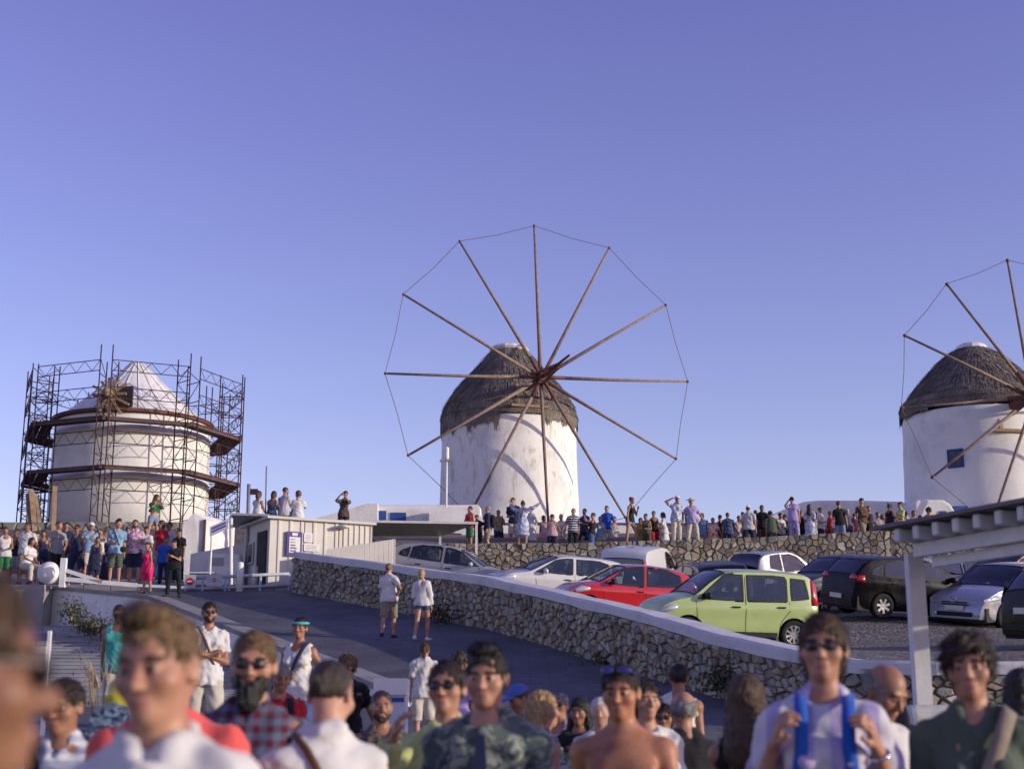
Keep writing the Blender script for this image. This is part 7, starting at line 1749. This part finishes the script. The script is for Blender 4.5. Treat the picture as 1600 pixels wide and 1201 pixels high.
Pw('woman in an orange flowered blouse sitting behind the wall', 1114, 808, -5, sex='f', skin=2, hair=('bob','dark'), top=('tshirt',OFL), bottom=('skirt',W1), H=1.36, fat=1.15, D=48.6)
Pw('person in a dark blue patterned shirt with their back turned by the wall', 1137, 800, 178, skin=2, hair=('short','dark'), top=('tshirt',NFL), bottom=('shorts',NV), H=1.45, fat=1.1)
Pw('person with brown skin half hidden left of the grey backed man', 1152, 805, 20, D=49.4, skin=2, hair=('short','dark'), top=('tank',W2), bottom=('shorts',BL), H=1.45)
Pw('broad person in a light grey shirt and pale cap facing away', 1169, 789, 172, skin=1, hair=('short','dark'), top=('tshirt',LG), bottom=('shorts',NV), H=1.62, fat=1.15, extras=[('cap',WCAP)])
Pw('woman with brown hair and a dark cap between the grey shirt and the brown shirt', 1190, 788, 170, D=49.2, sex='f', skin=1, hair=('bob','brown'), top=('tshirt',BK), bottom=('shorts',BR), H=1.62)
Pw('person in a dark olive shirt hunched with curly hair by the wall', 1205, 797, 185, skin=2, hair=('curly','dark'), top=('tshirt',OL), bottom=('shorts',BK), H=1.5, fat=1.1)
Pw('small person in a white and black top left of the man in lilac', 1219, 800, 10, D=49.6, skin=2, hair=('short','black'), top=('tshirt',W1), bottom=('shorts',NV), H=1.46)
Pw('man in a lilac t shirt lifting a camera to his face', 1238, 775, -18, lod=2, skin=1, hair=('short','dark'), top=('tshirt',LI), bottom=('pants',LI), H=1.64, arms=('high','down'))
Pw('woman with long dark hair in a blue and white patterned shirt', 1264, 787, 150, sex='f', skin=2, hair=('long','dark'), top=('tshirt',BFL), bottom=('skirt',BFL), H=1.56, lod=2)
Pw('person in white looking right beside the woman in the patterned shirt', 1281, 792, 60, D=49.0, skin=1, hair=('short','brown'), top=('tshirt',W1), bottom=('shorts',NV), H=1.5)
Pw('person in crimson partly hidden left of the man in black', 1294, 797, 100, D=49.4, skin=2, hair=('short','dark'), top=('tshirt',RD), bottom=('shorts',NV), H=1.5)
Pw('man in a black t shirt and jeans turned away on the far wall', 1311, 782, 168, skin=1, hair=('short','dark'), top=('tshirt',BK), bottom=('pants',DN), H=1.62, lod=2)
Pw('person in a faded violet top between the black and the brown shirts', 1325, 793, 190, D=49.3, sex='f', skin=1, hair=('short','grey'), top=('tshirt',cloth('dusty_violet',(.14,.11,.20))), bottom=('shorts',NV), H=1.5)
Pw('tall man in a brown t shirt with a cap turned back', 1345, 777, 40, skin=1, hair=('short','dark'), top=('tshirt',BR), bottom=('shorts',KH), H=1.68, lod=2, extras=[('cap',NV,'back')], arms=('down','belly'), fat=1.05)
Pw('person in black close behind the man in the brown t shirt', 1356, 790, 60, D=49.3, skin=2, hair=('short','dark'), top=('tshirt',BK), bottom=('shorts',BK), H=1.55)
Pw('woman in a black sleeveless top leaning towards the woman in lime', 1389, 786, 150, sex='f', skin=2, hair=('bun','dark'), top=('tank',BK), bottom=('pants',BK), H=1.56, arms=('out','down'), lod=2)
Pw('woman in a lime green top with tied up hair', 1405, 783, -60, sex='f', skin=1, hair=('bun','dark'), top=('tshirt',YG), bottom=('shorts',GN), H=1.58, arms=('phone','phone'), lod=2)
Pw('woman in a teal strappy top low beside the woman in lime', 1427, 797, 20, sex='f', skin=2, hair=('bob','dark'), top=('strap',TL), bottom=('shorts',BL), H=1.45)
Pw('woman with a round dark hairdo in a black patterned top furthest right', 1449, 793, 10, sex='f', skin=2, hair=('afro','black'), top=('strap',NFL), bottom=('shorts',NV), H=1.45)
Pw('head of a dark haired person just above the pergola boards', 1486, 806, 10, skin=2, hair=('curly','black'), top=('tshirt',BK), bottom=('shorts',NV), H=1.45, D=49.5)
# more of the dense row on the far wall and of the gate crowd
for (lab, px, ty, rz, D, kw) in (
 ('person in a beige shirt standing back between the red vest group and the raised arms', 779, 796, 20, 50.2, dict(top=('tshirt',KH), bottom=('shorts',NV), hair=('short','brown'))),
 ('woman in a dusty rose dress behind the woman in pink on the far wall', 851, 804, 190, 50.0, dict(sex='f', top=('dress',PI), bottom=('none',None), hair=('bob','dark'))),
 ('person in a grey vest low behind the man in bright blue', 958, 806, 30, 50.6, dict(top=('tank',GR), bottom=('shorts',BK), hair=('short','dark'))),
 ('small person in a mustard top between the propped leg and the seated woman', 1000, 808, -40, 49.6, dict(sex='f', top=('tshirt',cloth('mustard',(.38,.24,.05))), bottom=('shorts',NV), hair=('bob','black'))),
 ('person in a sky blue shirt just right of the straw hat', 1097, 800, 160, 49.4, dict(top=('tshirt',LB), bottom=('shorts',W2), hair=('short','brown'))),
 ('person in a black vest between the orange blouse and the dark blue back', 1126, 803, 200, 49.8, dict(top=('tank',BK), bottom=('shorts',KH), hair=('short','black'))),
 ('person in a plum top with hair up just left of the broad grey back', 1159, 799, 10, 50.2, dict(sex='f', top=('tank',cloth('plum',(.14,.03,.12))), bottom=('shorts',NV), hair=('bun','dark'))),
 ('person in a navy jacket squeezed between the cap and the brown haired woman', 1180, 795, 185, 50.4, dict(top=('jacket',NV), bottom=('pants',GR), hair=('short','dark'))),
 ('person in dark green looking left under the man in lilac', 1228, 803, -80, 50.0, dict(top=('tshirt',GN), bottom=('shorts',BK), hair=('short','dark'))),
 ('person in a black top between the man in lilac and the long haired woman', 1251, 796, 150, 49.9, dict(sex='f', top=('tank',BK), bottom=('pants',NV), hair=('pony','dark'))),
 ('woman in a cream blouse with her arms up left of the person in crimson', 1273, 800, 40, 50.3, dict(sex='f', top=('tshirt',W2), bottom=('shorts',BL), hair=('bun','brown'), arms=('high','high'))),
 ('person in dark red right of the man in black on the far wall', 1334, 801, 170, 50.4, dict(top=('tshirt',cloth('wine',(.12,.012,.02))), bottom=('shorts',GR), hair=('short','black'))),
 ('person in a grey t shirt looking out right of the man in brown', 1369, 799, 30, 49.9, dict(top=('tshirt',GR), bottom=('shorts',NV), hair=('short','dark'))),
 ('person in a peach top behind the woman in the black sleeveless top', 1378, 803, 0, 50.6, dict(sex='f', top=('tank',PI), bottom=('shorts',W2), hair=('bob','brown'))),
 ('person in white behind the woman in lime', 1417, 798, 190, 50.6, dict(top=('tshirt',W1), bottom=('shorts',NV), hair=('short','dark'))),
 ('person in black between the teal top and the round hairdo', 1438, 803, 170, 50.3, dict(top=('tshirt',BK), bottom=('shorts',BK), hair=('short','dark')))):
    kw.setdefault('skin', 1+_i[0] % 3); Pw(lab, px, ty, rz, D=D, H=1.5, **kw)
for (lab, px, ty, D, rz, kw) in (
 ('person in a black vest between the two leftmost people in white', 27, 826, 43.5, 20, dict(sex='f', top=('tank',BK), bottom=('shorts',GR), hair=('bob','dark'))),
 ('person in a dark green shirt seen over the seated woman in white', 60, 830, 44.5, -10, dict(top=('tshirt',OL), bottom=('pants',BK), hair=('short','black'))),
 ('dark haired head just right of the man in grey by the gate', 104, 815, 44.0, 5, dict(top=('tshirt',NV), bottom=('pants',NV), hair=('short','black'))),
 ('person in a brown top between the man with the bag and the flowered shirt', 199, 822, 43.6, 15, dict(top=('tshirt',BR), bottom=('shorts',BK), hair=('short','dark'))),
 ('person in white right of the flowered shirt, half covered by the woman in pink', 229, 822, 42.6, -15, dict(top=('tshirt',W1), bottom=('shorts',NV), hair=('short','dark'))),
 ('person in a navy top just behind the short girl in dark blue', 168, 828, 43.8, -20, dict(top=('tshirt',NV), bottom=('shorts',GR), hair=('short','brown')))):
    Pg(lab, px, ty, D, rz, skin=1+_i[0] % 3, H=1.62, **kw)
# phones and cameras in hands
H_('woman with long wavy brown hair in a strappy black dress seen from behind', 1, 'phone', 'phone', 'glowing phone held up by the woman with long wavy hair', phone_build(screen=True), group='phones')
H_('balding man in a white polo shirt looking down at his phone', 1, 'phone', 'phone', 'phone in the hands of the balding man in white', phone_build(), group='phones')
H_('woman with long black hair in a black t shirt holding a phone', -1, 'phone', 'phone', 'dark phone held by the black haired woman in a black t shirt', phone_build(), group='phones')
def cam_build(t):
    o = MB().box(-.065, -.03, -.05, .065, .03, .05).build('camera_body', M_phone, t); bv = o.modifiers.new('b', 'BEVEL'); bv.width = .012; bv.segments = 3
    MB().lathe([(.001, 0), (.042, 0), (.044, .05), (.038, .085), (.001, .08)], 20, M=Matrix.Translation((0, .03, 0))@Matrix.Rotation(-math.pi/2, 4, 'X')).build('lens', M_phone, t, True)
H_('shirtless tanned man with sunglasses pushed up on his short hair', 1, 'camera', 'camera', 'black camera in the hand of the shirtless man', cam_build, toward=.10, off=.06)
H_('woman in a green top and denim shorts standing high on the ledge taking a photo', 1, 'phone', 'phone', 'phone held by the woman standing high on the ledge', phone_build(), group='phones')
H_('person in a white top holding both hands up to take a picture by the gate', 1, 'phone', 'phone', 'phone held up by the person in white by the gate', phone_build(), group='phones')
H_('woman in a brown top photographing with raised hands behind the kiosk roof', 1, 'phone', 'phone', 'phone raised above the kiosk roof', phone_build(), group='phones')
H_('woman in a black top raising her phone in both hands', 1, 'phone', 'phone', 'phone raised by the woman in black on the far wall', phone_build(), group='phones')
H_('man in a lilac t shirt lifting a camera to his face', -1, 'camera', 'camera', 'small camera held at the face of the man in lilac', cam_build)
H_('man in black t shirt and black trousers checking his hands by the road', 1, 'phone', 'phone', 'phone in the hands of the man dressed in black by the road', phone_build(), group='phones')
print('PEOPLE', len(CRO))
